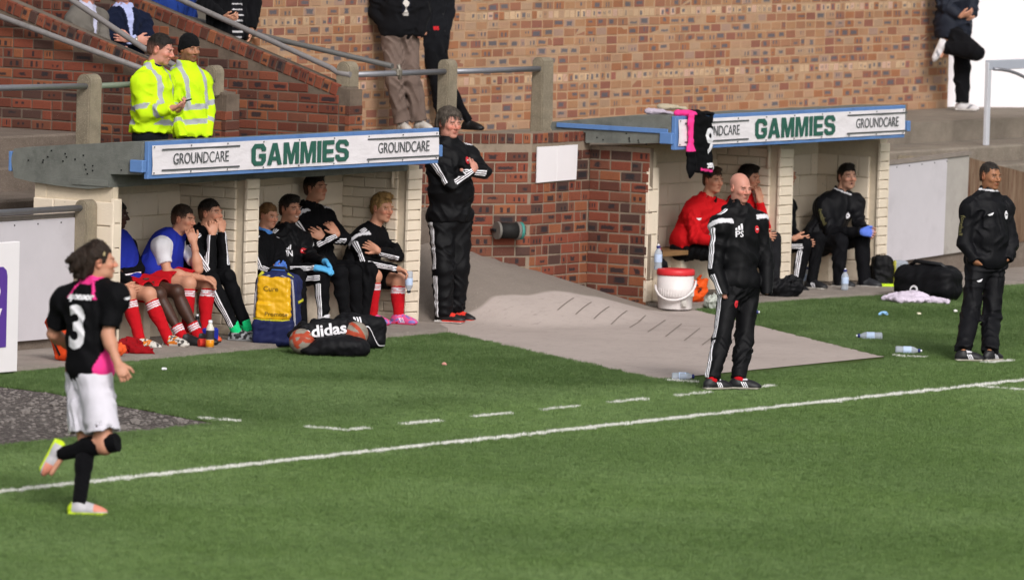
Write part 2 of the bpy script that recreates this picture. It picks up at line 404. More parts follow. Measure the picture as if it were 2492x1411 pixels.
# loose stones on the gravel
b = MB(); R_ = random.Random(3)
for i in range(620):
    t = R_.random(); y = 2.25 + 3.6*R_.random(); xr = np.interp(y, [2.18, 4.6, 6.0], [-7.62, -6.42, -6.06]); x = xr - abs(R_.gauss(0, 1.3))
    s = R_.uniform(.008, .02) if i > 40 else R_.uniform(.02, .042)
    bmesh.ops.create_icosphere(b.bm, subdivisions=1, radius=s, matrix=Matrix.Translation((x, y, s*.4)) @ Matrix.Rotation(R_.random()*6, 4, 'Z') @ Matrix.Diagonal((1.3, 1, R_.uniform(.5, .8), 1)))
st = b.done('gravel_stones', plain('stone_chip', '7d7672', .9, .3, 40)); st['kind'] = 'stuff'
# concrete path out of the players' tunnel, with its raised ramp
def ramp_h(x, y):
    """concrete haunch: highest along the tunnel wall, falling away from it to the flat path"""
    best = 0.0
    for (ax, ay, az), (bx, by, bz) in (((5.9, 7.36, .15), (4.82, 7.38, .392)), ((4.82, 7.38, .392), (3.87, 7.91, .678)), ((3.87, 7.91, .678), (3.5, 8.3, .80))):
        t = max(0, min(1, ((x-ax)*(bx-ax)+(y-ay)*(by-ay))/((bx-ax)**2+(by-ay)**2)))
        d = math.hypot(x-ax-t*(bx-ax), y-ay-t*(by-ay)); h = az+t*(bz-az)-.30*d
        best = max(best, h)
    e = max(0, min(1, (x-2.05)/1.1)); best *= e*e*(3-2*e)
    return .004 + .5*(best+math.sqrt(best*best+.0009))-.014
g = NT('path_concrete'); p = g.pos()
sepp = g.n('ShaderNodeSeparateXYZ'); g.set(sepp, 0, p)
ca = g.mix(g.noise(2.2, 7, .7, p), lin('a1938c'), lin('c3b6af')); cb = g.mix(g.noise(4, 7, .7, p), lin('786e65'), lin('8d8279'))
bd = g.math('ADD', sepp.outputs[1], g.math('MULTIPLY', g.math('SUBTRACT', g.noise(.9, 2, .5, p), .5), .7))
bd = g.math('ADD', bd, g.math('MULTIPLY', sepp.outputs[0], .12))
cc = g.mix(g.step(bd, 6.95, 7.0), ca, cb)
cc = g.mix(g.math('MULTIPLY', g.step(g.noise(160, 2, .5, p), .58, .7), .35), cc, lin('b9aea6'))
cc = g.mix(g.math('MULTIPLY', g.step(g.noise(7, 5, .7, g.scalevec(p, (1, 3, 1))), .56, .72), .4), cc, lin('6b635c'))
cc = g.mix(g.math('MULTIPLY', g.step(g.noise(1.1, 5, .7, p), .5, .66), .35), cc, lin('877b73'))
cc = g.mix(g.math('MULTIPLY', g.step(g.noise(30, 4, .7, g.scalevec(p, (1, 2.2, 1))), .64, .7), .5), cc, lin('d0c6be'))
g.bump(g.noise(60, 6, .7, p), .5, .01); M_PATH = g.out(cc, .93, .2)
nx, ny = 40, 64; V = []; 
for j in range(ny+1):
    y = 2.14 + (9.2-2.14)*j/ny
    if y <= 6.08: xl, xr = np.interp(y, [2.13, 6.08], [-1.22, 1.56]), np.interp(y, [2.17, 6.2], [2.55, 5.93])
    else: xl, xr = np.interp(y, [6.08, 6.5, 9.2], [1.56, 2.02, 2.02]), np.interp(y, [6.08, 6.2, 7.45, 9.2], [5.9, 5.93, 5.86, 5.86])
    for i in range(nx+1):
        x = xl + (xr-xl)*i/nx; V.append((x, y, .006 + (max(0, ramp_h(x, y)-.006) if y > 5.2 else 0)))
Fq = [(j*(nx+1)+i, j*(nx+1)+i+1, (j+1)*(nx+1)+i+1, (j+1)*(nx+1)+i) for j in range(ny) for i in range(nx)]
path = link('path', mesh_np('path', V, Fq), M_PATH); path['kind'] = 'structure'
# anti-slip grooves cut in two rows of slanting strokes
b = MB()
for q in ((3.44, 6.13, 4.02, 6.33), (3.53, 5.99, 4.15, 6.22), (3.62, 5.85, 4.29, 6.11), (3.65, 5.68, 4.44, 6.01), (3.49, 5.38, 4.59, 5.9), (3.18, 4.99, 4.55, 5.66), (2.88, 4.61, 4.27, 5.31), (2.58, 4.23, 3.96, 4.92), (2.29, 3.86, 3.65, 4.53), (1.99, 3.49, 3.34, 4.15), (1.71, 3.13, 3.04, 3.78)):
    pts = [(q[0]+(q[2]-q[0])*v, q[1]+(q[3]-q[1])*v) for v in (0, .25, .5, .75, 1)]
    for (a0, b0), (a1, b1) in zip(pts, pts[1:]):
        za, zb = max(.006, ramp_h(a0, b0))+.004, max(.006, ramp_h(a1, b1))+.004
        b.quad((a0, b0-.008, za), (a1, b1-.008, zb), (a1, b1+.008, zb), (a0, b0+.008, za))
gr = b.done('path_grooves', plain('groove_dirt', '8b8078', .95, .2, 20)); gr['kind'] = 'structure'
# paved strip in front of and inside both dugouts
M_STRIP = concrete('strip_concrete', '837a72', '9a9088', 4)
poly_sheet('pavement', [(-14, 5.95), (-5.3, 5.98), (1.56, 6.08), (2.02, 6.5), (2.02, 7.6), (-14, 7.6)], .05, M_STRIP, thick=.1)
poly_sheet('pavement', [(5.9, 6.21), (7.5, 6.24), (9.2, 6.04), (16, 5.9), (16, 8.0), (5.9, 7.6)], .04, M_STRIP, thick=.1)
# ------------------------------------------------------------------ dugouts
def block_face(parent, org, du, ln, z0, z1, bw, bh, d=.03, seed=0, mat=None, J=.007, bond=.5):
    brick_wall(parent, org, du, ln, z0, z1, mat or M_CREAM, BL=bw, BH=bh, J=J, d=d, seed=seed, header_mix=0, bname='block', bond=bond)
def dugout(X0, walls, label, seed, left_brick):
    """walls: list of (x0,x1) of the cross walls; front face at Y=6.7"""
    YF, YB, ZT = 6.7, 7.42, 1.47
    t = thing('dugout', (X0, 6.7, 0), label, 'dugout', 'brick team dugouts beside the tunnel')
    xs = [w for ab in walls for w in ab]; xa, xb = xs[0], xs[-1]
    b = MB()
    b.box((xa+.02, YB+.012, .0), (xb-.02, YB+.13, ZT-.005))
    for (a, c) in walls: b.box((a+.025, YF+.025, 0.0), (c-.025, YB+.02, ZT-.01))
    b.done('wall_core', M_CREAM_J, t)
    for i, (a, c) in enumerate(walls):
        block_face(t, (a, YF+.03), (1, 0), c-a, .05, ZT-.01, c-a+.03, .085 if i else .205, .03, seed+i, bond=0)          # pier front
        if not (left_brick and i == 0):
            block_face(t, (a+.03, 7.55), (0, -1), 7.55-YF if i == 0 else YB-YF-.0, .05, ZT-.01, .43 if i == 0 else .235, .2 if i in (0,) else (.085 if i == 1 else .2 if seed > 50 else .085), .03, seed+10+i)
        block_face(t, (c-.03, YF), (0, 1), YB-YF, .05, ZT-.01, .43, .2, .03, seed+20+i)
    for (a, c), (a2, c2) in zip(walls, walls[1:]):
        block_face(t, (c, YB+.015), (1, 0), a2-c, .05, ZT-.01, .43, .2, .02, seed+30)
        bn = MB(); bn.box((c+.01, 6.98, .43), (a2-.01, 7.40, .475), .006)
        bn.done('bench', plain('bench_plank', '8f6d47', .7, .25, 8, .2), t)
        bs = MB()
        for xx in np.linspace(c+.25, a2-.25, 3): bs.box((xx-.05, 7.08, .05), (xx+.05, 7.38, .428))
        bs.box((c+.02, 7.2, .05), (a2-.02, 7.36, .42))
        bs.done('bench_support', M_CREAM, t)
    return t
DL = dugout(-2.71, [(-2.71, -2.585), (-.725, -.54), (1.80, 2.015)], 'cream block dugout left of the path, seating players in red stockings', 40, False)
DR = dugout(5.86, [(5.86, 6.043), (8.25, 8.497), (10.15, 10.335)], 'brick sided cream dugout right of the path, a shirt over its sign', 60, True)
brick_wall(DR, (5.86+.05, 7.37), (0, -1), .665, .0, 1.53, M_RED, BL=.222, BH=.084, J=.014, d=.05, seed=5, header_mix=.15, keep=lambda u, z: True)
slab(DR, 'mortar_bed', [(0, -.05), (.67, -.05), (.67, 1.5), (0, 1.5)], (5.86+.007, 7.37), (0, -1), 0, .06, M_MORTAR)
def roof(t, X0, X1, seed, curved):
    R_ = random.Random(seed)
    # side profile (y,z): thin front overhang, sagging felt over the wall
    if curved: prof = [(6.40, 1.815), (6.40, 1.545), (6.72, 1.53), (6.722, 1.415), (6.95, 1.395), (7.25, 1.40), (7.55, 1.425), (7.74, 1.445), (7.78, 1.60), (7.74, 1.70), (7.1, 1.765)]
    else: prof = [(6.40, 1.82), (6.40, 1.575), (6.75, 1.545), (7.34, 1.525), (7.34, 1.62), (7.72, 1.625), (7.74, 1.66), (7.72, 1.70), (7.3, 1.755), (6.9, 1.80)]
    n = 22; bm = bmesh.new(); rings = []
    xs_ = [X0 + (X1-X0)*i/n for i in range(n+1)]
    for i, x in enumerate(xs_):
        rings.append([bm.verts.new((x, y+R_.uniform(-.004, .004), z+R_.uniform(-.005, .005))) for y, z in prof])
    k = len(prof)
    for a, c in zip(rings, rings[1:]):
        for i in range(k):
            bm.faces.new((a[i], a[(i+1) % k], c[(i+1) % k], c[i]))
    bm.faces.new(rings[0]); bm.faces.new(list(reversed(rings[-1])))
    bmesh.ops.recalc_face_normals(bm, faces=bm.faces[:])
    me = bpy.data.meshes.new('roof'); bm.to_mesh(me); bm.free()
    o = link('roof', me, M_FELT); inv_parent(o, t)
    # felt tacks and lapped strip
    b = MB()
    for i in range(16):
        y = R_.uniform(6.6, 7.6); z = 1.5+R_.uniform(.02, .2)
        b.box((X0-.006, y-.006, z-.006), (X0+.002, y+.006, z+.006))
    ft = b.done('felt_tack', M_BLACK, o); ft['kind'] = 'stuff'
    b = MB()
    if curved: b.box((X0-.008, 6.74, 1.42), (X0-.002, 7.12, 1.475), .003)
    else: b.box((X0-.02, 6.42, 1.655), (X0-.002, 7.66, 1.70), .004)
    b.done('felt_lap' if curved else 'blue_batten', M_FELT if curved else M_BLUE, o)
    # blue bracket ends
    for xx in (X0-.03, X1-.03):
        b = MB(); b.box((xx, 6.365, 1.56), (xx+.06, 6.50, 1.665), .006); b.done('bracket', M_BLUE, o)
    if curved:
        b = MB(); b.box((X0-.003, 7.772, 1.50), (X0+.4, 7.80, 1.67), .004); b.done('rear_batten', M_BLUE, o)
    return o
for t_, x_, y_, z0_ in ((DL, 1.80, 6.87, 1.26), (DR, 8.25, 6.83, 1.23)):
    b = MB(); b.tube([(x_-.016, y_, z0_), (x_-.016, y_, 1.46)], .016, 8); b.done('conduit', M_CREAM, t_)
roof(DL, -2.74, 1.80, 1, True); roof(DR, 5.73, 10.12, 2, False)
# ------------------------------------------------------------------ sponsor boards
def text_mesh(body, size, bold=0.0, sx=1.0, spacing=1.0, res=3, align='CENTER', shear=0.0):
    cu_ = bpy.data.curves.new('txt', 'FONT'); cu_.body = body; cu_.size = size; cu_.align_x = align; cu_.align_y = 'CENTER'
    cu_.offset = bold; cu_.space_character = spacing; cu_.resolution_u = res; cu_.shear = shear; cu_.fill_mode = 'FRONT'
    o = bpy.data.objects.new('txt', cu_); COL.objects.link(o)
    dg = bpy.context.evaluated_depsgraph_get(); me = bpy.data.meshes.new_from_object(o.evaluated_get(dg))
    bpy.data.objects.remove(o); bpy.data.curves.remove(cu_)
    for v in me.vertices: v.co.x *= sx
    return me
def thicken(me, d):
    """give flat lettering the thickness of a vinyl print"""
    bm = bmesh.new(); bm.from_mesh(me)
    r = bmesh.ops.extrude_face_region(bm, geom=bm.faces[:])
    vs = [e for e in r['geom'] if isinstance(e, bmesh.types.BMVert)]
    bmesh.ops.translate(bm, vec=(0, 0, d), verts=vs); bmesh.ops.recalc_face_normals(bm, faces=bm.faces[:]); bm.to_mesh(me); bm.free(); return me
GREEN = lin('2c5a4e')
M_LET = plain('green_print', '2f5f52', .5, .08, 30); M_LETG = plain('grey_print', '55585a', .5, .08, 30)
g = NT('vinyl_banner'); p = g.pos(); g.bump(g.noise(5, 3, .5, g.scalevec(p, (1, 1, 2.4))), .35, .03)
M_VINYL = g.out(g.mix(g.noise(6, 4, .6, p), lin('dcd6da'), lin('ece7ea')), .45, .4)
GLY = dict(G=(.95, [[(.95,.66),(.95,.80),(.75,1),(.2,1),(0,.8),(0,.2),(.2,0),(.75,0),(.95,.2),(.95,.54),(.5,.54),(.5,.36),(.68,.36),(.68,.26),(.62,.2),(.33,.2),(.27,.26),(.27,.74),(.33,.8),(.62,.8),(.68,.74),(.68,.66)]]),
 A=(.97, [[(0,0),(.27,0),(.33,.2),(.39,.38),(.485,.72),(.485,1),(.33,1)], [(.97,0),(.64,1),(.485,1),(.485,.72),(.58,.38),(.64,.2),(.70,0)], [(.33,.2),(.64,.2),(.58,.38),(.39,.38)]]),
 M=(1.04, [[(0,0),(.24,0),(.24,.62),(.42,0),(.62,0),(.80,.62),(.80,0),(1.04,0),(1.04,1),(.70,1),(.52,.40),(.34,1),(0,1)]]),
 I=(.26, [[(0,0),(.26,0),(.26,1),(0,1)]]), E=(.78, [[(0,0),(.78,0),(.78,.2),(.26,.2),(.26,.4),(.72,.4),(.72,.59),(.26,.59),(.26,.8),(.78,.8),(.78,1),(0,1)]]),
 S=(.9, [[(0,.18),(.2,0),(.7,0),(.9,.18),(.9,.42),(.72,.58),(.32,.62),(.27,.67),(.27,.76),(.32,.81),(.58,.81),(.63,.76),(.63,.70),(.88,.70),(.88,.84),(.7,1),(.2,1),(.01,.84),(.01,.60),(.18,.44),(.58,.39),(.63,.34),(.63,.25),(.58,.19),(.33,.19),(.27,.25),(.27,.32),(0,.32)]]))
def glyphs(txt, w, h, gap=.10):
    tot = sum(GLY[c][0] for c in txt)+gap*(len(txt)-1); k = w/tot; x = -w/2; bm = bmesh.new()
    for ch in txt:
        for pl in GLY[ch][1]: bm.faces.new([bm.verts.new((x+px*k, (py-.5)*h, 0)) for px, py in pl])
        x += (GLY[ch][0]+gap)*k
    bmesh.ops.recalc_face_normals(bm, faces=bm.faces[:]); bm.normal_update(); bmesh.ops.triangulate(bm, faces=bm.faces[:], ngon_method='EAR_CLIP'); bmesh.ops.remove_doubles(bm, verts=bm.verts[:], dist=1e-5)
    me = bpy.data.meshes.new('glyphs'); bm.to_mesh(me); bm.free(); return me
def sponsor(t, X0, X1, second):
    Yf = 6.35; W_ = X1-X0; z0, z1 = 1.505, 1.822; zc = (z0+z1)/2
    s = thing('sponsor_board', (X0, Yf, z0), 'blue framed GAMMIES GROUNDCARE banner ' + ('with a number 9 shirt over its left end' if second else 'above the players in red stockings'), 'sign', 'blue framed sponsor boards')
    b = MB(); b.box((X0, Yf, z0), (X1, Yf+.045, z1), .004); b.done('frame', M_BLUE, s)
    # banner with slight slack
    n, m_ = 60, 6; V = []; R_ = random.Random(int(W_*100)); ph = R_.random()*6
    for j in range(m_+1):
        for i in range(n+1):
            u, v = i/n, j/m_
            V.append((X0+.04+(W_-.055)*u, Yf-.011-.004*math.sin(u*23+ph+v*2)*math.sin(v*3.14)-.003*math.sin(u*57+v*5), z0+.036+(z1-z0-.068)*v))
    me = mesh_np('banner', V, [(j*(n+1)+i, j*(n+1)+i+1, (j+1)*(n+1)+i+1, (j+1)*(n+1)+i) for j in range(m_) for i in range(n)])
    inv_parent(link('banner', me, M_VINYL), s)
    def place(name, me, x, z, mat):
        thicken(me, .002)
        M = Matrix(((1, 0, 0, x), (0, 0, -1, Yf-.0185), (0, 1, 0, z), (0, 0, 0, 1))); me.transform(M)
        inv_parent(link(name, me, mat), s)
    xc = X0 + W_*.505
    place('lettering', glyphs('GAMMIES', 1.49, .19), xc, zc+.003, M_LET)
    for xx in (X0+W_*.168, X0+W_*.868):
        place('lettering', text_mesh('GROUNDCARE', .135, .0, .90, .98), xx, zc+.0, M_LETG)
        for dz in (-.088, .088):
            b = MB(); b.box((xx-.575, Yf-.0205, zc+dz-.007), (xx+.575, Yf-.0185, zc+dz+.007)); b.done('print_line', M_LETG, s)
    b = MB()
    for i in range(9):
        x = X0+.06+(W_-.12)*i/8
        for zz in (z0+.05, z1-.045): b.box((x-.006, Yf-.021, zz-.006), (x+.006, Yf-.017, zz+.006))
    b.done('banner_fixing', M_LETG, s)
    return s
sponsor(DL, -2.705, 1.737, False); sponsor(DR, 5.74, 10.005, True)
# ------------------------------------------------------------------ terraces and platform
def tread_box(name, lo, hi, mat=M_CONC_D, bev=.02):
    b = MB(); b.box(lo, hi, bev); o = b.done(name, mat); o['kind'] = 'structure'; return o
# left terrace steps (Y increases up the stand)
for i, (y, z) in enumerate([(9.67, 1.635), (8.92, 1.425), (8.2, 1.21), (7.8, .96)]):
    tread_box('terrace_step', (-26, y, -.05), (.92, y+.80 if i else 30, z))
tread_box('terrace_step', (.92, 7.8, -.05), (3.9, 8.35, .95)); 
for i in range(9): tread_box('terrace_step', (1.26, 8.42+i*.52, -.05), (2.89, 8.42+(i+1)*.52+.02, 1.15+i*.155))
for i in range(9): tread_box('terrace_step', (3.16, 9.0+i*.52, -.05), (5.2, 9.0+(i+1)*.52+.02, 1.44+i*.09))
# platform behind the oblique wall and the right-hand dugout
b = MB(); b.prism([(3.16, 8.35), (4.90, 7.47), (5.99, 7.47), (5.99, 7.62), (10.2, 7.62), (10.36, 8.483), (40, 8.483), (40, 12), (3.16, 12)], 2, -.05, 1.44); o = b.done('platform', M_CONC); o['kind'] = 'structure'
tread_box('terrace_step', (10.36, 7.763, -.05), (40, 8.49, 1.228), M_CONC); tread_box('terrace_step', (10.36, 7.42, -.05), (40, 7.77, 1.06), M_CONC)
# ------------------------------------------------------------------ brick walls behind
sw = thing('brick_wall', (5.0, 10, 1.44), 'long pale sandy brick wall with burnt marks behind the platform', 'wall')
brick_wall(sw, (4.0, 10.05), (1, 0), 17.18-4.0, 1.44, 3.3, M_SAND, BL=.188, BH=.079, J=.012, d=.05, header_rows=(5, 12, 18), pale_rows=(5, 12, 18), seed=11, header_mix=.06, uoff=.05)
slab(sw, 'mortar_bed', [(0, 1.40), (13.18, 1.40), (13.18, 5.2), (0, 5.2)], (4.0, 10.05-.0465), (1, 0), 0, .35, M_MORTAR_S)
# white rendered wall beyond
ww = thing('white_wall', (17.3, 9.2, 1.44), 'smooth bright white rendered wall beside the leaning man', 'wall')
b = MB(); b.prism([(17.02, 10.42), (22, 7.2), (22.2, 7.5), (17.2, 10.7)], 2, 1.40, 5.2); b.done('render', plain('white_render', 'f0ebee', .7, .03, 3, .15), ww)
# oblique red brick wall of the tunnel mouth and its return
ow = thing('brick_wall', (4.85, 7.36, 0), 'red brick wall with soldier course top at the tunnel mouth, holding a blank white sheet', 'wall')
L = math.hypot(.87, .49); dr = (.87/L, -.49/L); LEN = 2.3
o0 = (4.85-dr[0]*LEN, 7.36-dr[1]*LEN)
nrm = (-dr[1], dr[0])
brick_wall(ow, (o0[0]+nrm[0]*.05, o0[1]+nrm[1]*.05), dr, LEN, .0, 1.53, M_RED, BL=.225, BH=.084, J=.014, d=.05, seed=21, header_mix=.2)
slab(ow, 'mortar_bed', [(0, 0), (LEN, 0), (LEN, 1.53), (0, 1.53)], (o0[0]+nrm[0]*.008, o0[1]+nrm[1]*.008), dr, 0, .12, M_MORTAR)
brick_wall(ow, (4.85, 7.36+.05), (1, 0), 1.01, .0, 1.53, M_RED, BL=.205, BH=.084, J=.014, d=.05, seed=22, header_mix=.3)
slab(ow, 'mortar_bed', [(0, 0), (1.0, 0), (1.0, 1.53), (0, 1.53)], (4.85, 7.368), (1, 0), 0, .1, M_MORTAR)
def soldier_cap(parent, org, du, ln, z, hgt=.105, w=.075, J=.013, d=.05, seed=0, slope=None, mat=None):
    R_ = random.Random(seed); u = 0.0; ang = math.atan2(du[1], du[0]); mat = mat or M_RED
    while u < ln-.02:
        ww_ = w*R_.choice((1, 1, 1, 1.02))
        me = brick_variant('S', w, hgt, d, mat, 0.0, R_.randrange(12))
        o = bpy.data.objects.new('brick', me); COL.objects.link(o); o.parent = parent
        zz = z + (slope*u if slope else 0)
        o.location = Vector((org[0]+du[0]*u, org[1]+du[1]*u, zz)) - parent.location
        o.rotation_euler = (0, -math.atan(slope) if slope else 0, ang)
        u += (w+J)*(math.cos(math.atan(slope)) if slope else 1)
soldier_cap(ow, (o0[0]+nrm[0]*.05, o0[1]+nrm[1]*.05), dr, LEN, 1.54, .092, seed=4)
soldier_cap(ow, (4.86, 7.41), (1, 0), .98, 1.54, .092, seed=5)
slab(ow, 'coping_bed', [(0, 1.53), (LEN, 1.53), (LEN, 1.634), (0, 1.634)], (o0[0]+nrm[0]*.01, o0[1]+nrm[1]*.01), dr, 0, .2, M_MORTAR)
slab(ow, 'coping_bed', [(0.0, 1.531), (1.0, 1.531), (1.0, 1.633), (0.0, 1.633)], (4.86, 7.37), (1, 0), 0, .2, M_MORTAR)
# blank sheet pinned to the return
b = MB()
pts = [(4.905, 1.172), (5.25, 1.178), (5.59, 1.182), (5.598, 1.35), (5.602, 1.511), (5.25, 1.508), (4.904, 1.508)]
b.prism([(x, z) for x, z in pts], 1, 7.342, 7.352)
b.box((5.248, 7.3395, 1.178), (5.252, 7.3415, 1.508))
tag(b.done('paper_sheet', M_WHITE), 'blank white board fixed to the red brick corner by the tunnel', 'sign')
# yellow kerb and dark recess at the back of the passage
b = MB(); b.box((3.0, 7.98, .45), (4.3, 8.2, .62), .01); tag(b.done('kerb', plain('yellow_kerb_paint', 'b58f2c', .8, .2, 18, .4, dirt=('6d6152', .8))), 'worn yellow painted kerb in the passage behind the grey haired man', 'kerb')
b = MB(); b.box((2.02, 8.22, .2), (3.9, 8.34, 1.6)); o = b.done('passage_wall', M_CONC_D); tag(o, 'dark concrete wall closing the passage behind the left dugout', 'wall')
# stair walls with raking soldier copings
def stair_wall(x, label, seed):
    t = thing('stair_wall', (x, 8.2, 1.0), label, 'wall', 'raking brick stair walls')
    top = lambda y: 2.085 + (y-8.28)*.302 if y > 8.28 else 2.07
    ln = 5.2; org = (x+.05, 8.2+ln)
    brick_wall(t, org, (0, -1), ln, .9, 3.7, M_RED, BL=.215, BH=.079, J=.013, d=.05, seed=seed, header_mix=.22, zmax=lambda u: top(8.2+ln-u)-.085, limit=230, near_first=False, keep=lambda u, z: True)
    slab(t, 'mortar_bed', [(0, .9), (ln, .9), (ln, top(8.2)-.02), (ln-.1, top(8.3)-.02), (0, top(8.2+ln)-.02)], (x+.007, 8.2+ln), (0, -1), 0, .2, M_MORTAR_D)
    brick_wall(t, (x, 8.2), (1, 0), .215, .9, 2.0, M_RED, BL=.215, BH=.079, J=.013, d=.05, seed=seed+1, header_mix=.4)
    slab(t, 'mortar_bed', [(0.01, .9), (.21, .9), (.21, 2.05), (0.01, 2.05)], (x, 8.2-.043), (1, 0), 0, .05, M_MORTAR_D)
    R_ = random.Random(seed)
    # soldier bricks along the rake: built in the wall's own frame
    sl = .302; ang = math.atan(sl); y = 8.30
    while y < 8.2+ln-.1:
        me = brick_variant('S', .078, .108, .05, M_RED, 0.0, R_.randrange(12))
        o = bpy.data.objects.new('brick', me); COL.objects.link(o); o.parent = t
        o.matrix_local = Matrix.Translation(Vector((x+.047, y+.086, top(y+.086)-.108)) - t.location) @ Matrix.Rotation(-math.pi/2, 4, 'Z') @ Matrix.Rotation(ang, 4, 'Y')
        y += .091*math.cos(ang)
    b = MB(); yy0, yy1 = 8.28, 8.2+ln
    b.prism([(yy0, top(yy0)-.10), (yy1, top(yy1)-.10), (yy1, top(yy1)), (yy0, top(yy0)), (8.2, 2.07), (8.2, 1.97)], 0, x+.02, x+.21)
    b.done('coping', plain('coping_mortar', '74675b', .95, .25, 10, .6, dirt=('4c443b', .6)), t)
    return t
stair_wall(2.95, 'raking red brick stair wall ending below the middle concrete post', 31)
stair_wall(.98, 'raking red brick stair wall behind the two stewards in yellow', 37)
# ------------------------------------------------------------------ concrete posts and pipe rails
def post(x, y, z0, z1, w, d, label, taper=.0, flat=False):
    b = MB(); n = 9; prof = [(-w/2-taper, z0), (w/2+taper, z0)]
    if flat: prof += [(w/2, z1-.03), (w/2-.03, z1), (-w/2+.03, z1), (-w/2, z1-.03)]
    else: prof += [(w/2*math.cos(a), z1-w/2+w/2*math.sin(a)) for a in np.linspace(0, math.pi, n)]
    b.prism([(y+a, c) for a, c in prof], 0, x-d/2, x+d/2)
    bmesh.ops.bevel(b.bm, geom=[e for e in b.bm.edges if e.calc_face_angle(0) > 1.0], offset=.012, segments=2, affect='EDGES')
    o = b.done('concrete_post', M_POST); return tag(o, label, 'post', 'round topped concrete rail posts')
post(6.44, 8.3, 1.40, 2.275, .125, .20, 'tallest concrete post, last of the rail on the platform', .012, True)
post(4.79, 8.3, 1.40, 2.288, .125, .17, 'concrete rail post right behind the grey haired man')
post(3.12, 8.3, 2.06, 2.302, .15, .17, 'short concrete post on the foot of the stair wall')
post(-.91, 8.3, .9, 2.273, .15, .19, 'concrete post left of the stewards carrying a pale rail', .0)
post(.99, 8.3, 2.03, 2.309, .13, .15, 'concrete post half hidden behind the steward in the black beanie')
post(-2.79, 6.93, .05, 1.305, .13, .17, 'lone concrete post between the left dugout and the grey hoarding')
def rail(pts, r, label, mat=M_STEEL, grp='pipe handrails'):
    b = MB(); b.tube(pts, r, 12); return tag(b.done('handrail', mat), label, 'handrail', grp)
rail([(3.18, 8.28, 2.178), (4.72, 8.28, 2.175)], .027, 'level silver rail crossing in front of the taupe trousers')
rail([(4.86, 8.28, 2.172), (6.40, 8.28, 2.168)], .027, 'level silver rail between the two posts by the grey haired man')
rail([(-8.5, 8.27, 2.21), (-2.2, 8.27, 2.178), (-.96, 8.27, 2.165)], .027, 'level pale rail left of the stewards')
rail([(-.86, 8.27, 2.165), (.94, 8.27, 2.17)], .026, 'greenish rail leading behind the steward with the phone', plain('mossy_pipe', '6f7a68', .5, .2, 12, .1, .4))
rail([(3.05, 8.22, 2.185), (3.05, 8.36, 2.195), (3.05, 8.44, 2.235), (3.05, 10.16, 2.795), (3.05, 12.4, 3.52)], .027, 'sloping grey handrail ending at the short post on the stair wall', M_PIPE)
rail([(3.9, 8.33, 2.24), (4.0, 10.54, 2.55), (4.05, 12.6, 2.85)], .026, 'dark sloping pipe clamped onto the level rail', plain('dark_pipe', '5b5957', .55, .15, 25, .15, .4))
rail([(.90, 8.5, 2.11), (.90, 10.636, 2.646), (.90, 13, 3.24)], .027, 'lower sloping handrail in front of the left stair wall', M_PIPE)
rail([(1.07, 8.32, 2.16), (1.07, 8.758, 2.265), (1.07, 9.13, 2.416), (1.07, 9.973, 2.829), (1.07, 12.6, 4.1)], .027, 'upper sloping handrail crossing the seated men in suits', M_PIPE)
rail([(-9.0, 6.93, 1.235), (-2.83, 6.93, 1.235)], .027, 'grey rail along the top of the left hoarding')
b = MB(); b.tube([(3.88, 8.25, 2.26), (3.9, 8.245, 2.2), (3.9, 8.24, 2.12)], .018, 8); b.box((3.86, 8.235, 2.15), (3.94, 8.32, 2.22), .01); tag(b.done('pipe_clamp', plain('rusty_clamp', '8a8378', .5, .3, 40, .2, .5, .5)), 'metal clamp joining the dark pipe to the level rail', 'clamp')
# ------------------------------------------------------------------ hoardings
M_BOARD = plain('grey_white_board', 'c6c1c6', .55, .06, 4, .08, dirt=('9b969a', .35))
h = thing('hoarding', (-9, 7, .1), 'grey white hoarding behind the running player', 'hoarding', 'plain perimeter hoardings')
for i in range(3):
    b = MB(); b.box((-2.69-2.44*(i+1)+.008, 6.985, .13), (-2.69-2.44*i-.004, 7.01, 1.15), .003); b.done('panel', M_BOARD, h)
b = MB(); b.box((-10, 7.0, 1.152), (-2.69, 7.05, 1.19), .004); b.done('top_rail', plain('weathered_timber', '8b8179', .85, .25, 12, .3), h)
b = MB(); b.box((-10, 7.03, .0), (-2.7, 7.12, .14)); b.done('plinth', M_CONC_D, h)
b = MB(); R_ = random.Random(5)
for i in range(14):
    x = -2.74-i*.33; b.box((x-.006, 6.981, 1.11), (x+.006, 6.986, 1.122))
b.done('screw', M_BLACK, h)
h = thing('hoarding', (10.4, 7, .1), 'grey white hoarding between the right dugout and the brown timber wall', 'hoarding', 'plain perimeter hoardings')
b = MB(); b.prism([(10.40, .18), (11.95, .235), (11.97, 1.205), (10.40, 1.16)], 1, 6.985, 7.01); b.done('panel', M_BOARD, h)
b = MB(); b.prism([(11.95, .235), (12.40, .25), (12.42, 1.225), (11.97, 1.207)], 1, 6.99, 7.012); b.done('panel', plain('stained_board', 'aaa49e', .7, .15, 6, .2, dirt=('7b736b', .6)), h)
b = MB(); b.prism([(10.38, 1.165), (12.45, 1.23), (12.45, 1.265), (10.38, 1.20)], 1, 6.97, 7.05); b.done('top_rail', plain('weathered_timber', '8b8179', .85, .25, 12, .3), h)
b = MB(); b.prism([(10.36, .0), (12.5, .0), (12.5, .25), (10.36, .19)], 1, 7.03, 7.13); b.done('plinth', M_CONC_D, h)
b = MB()
for i in range(7):
    x = 10.46+i*.25; b.box((x-.006, 6.981, 1.13+.007*i), (x+.006, 6.986, 1.142+.007*i))
b.done('screw', M_BLACK, h)
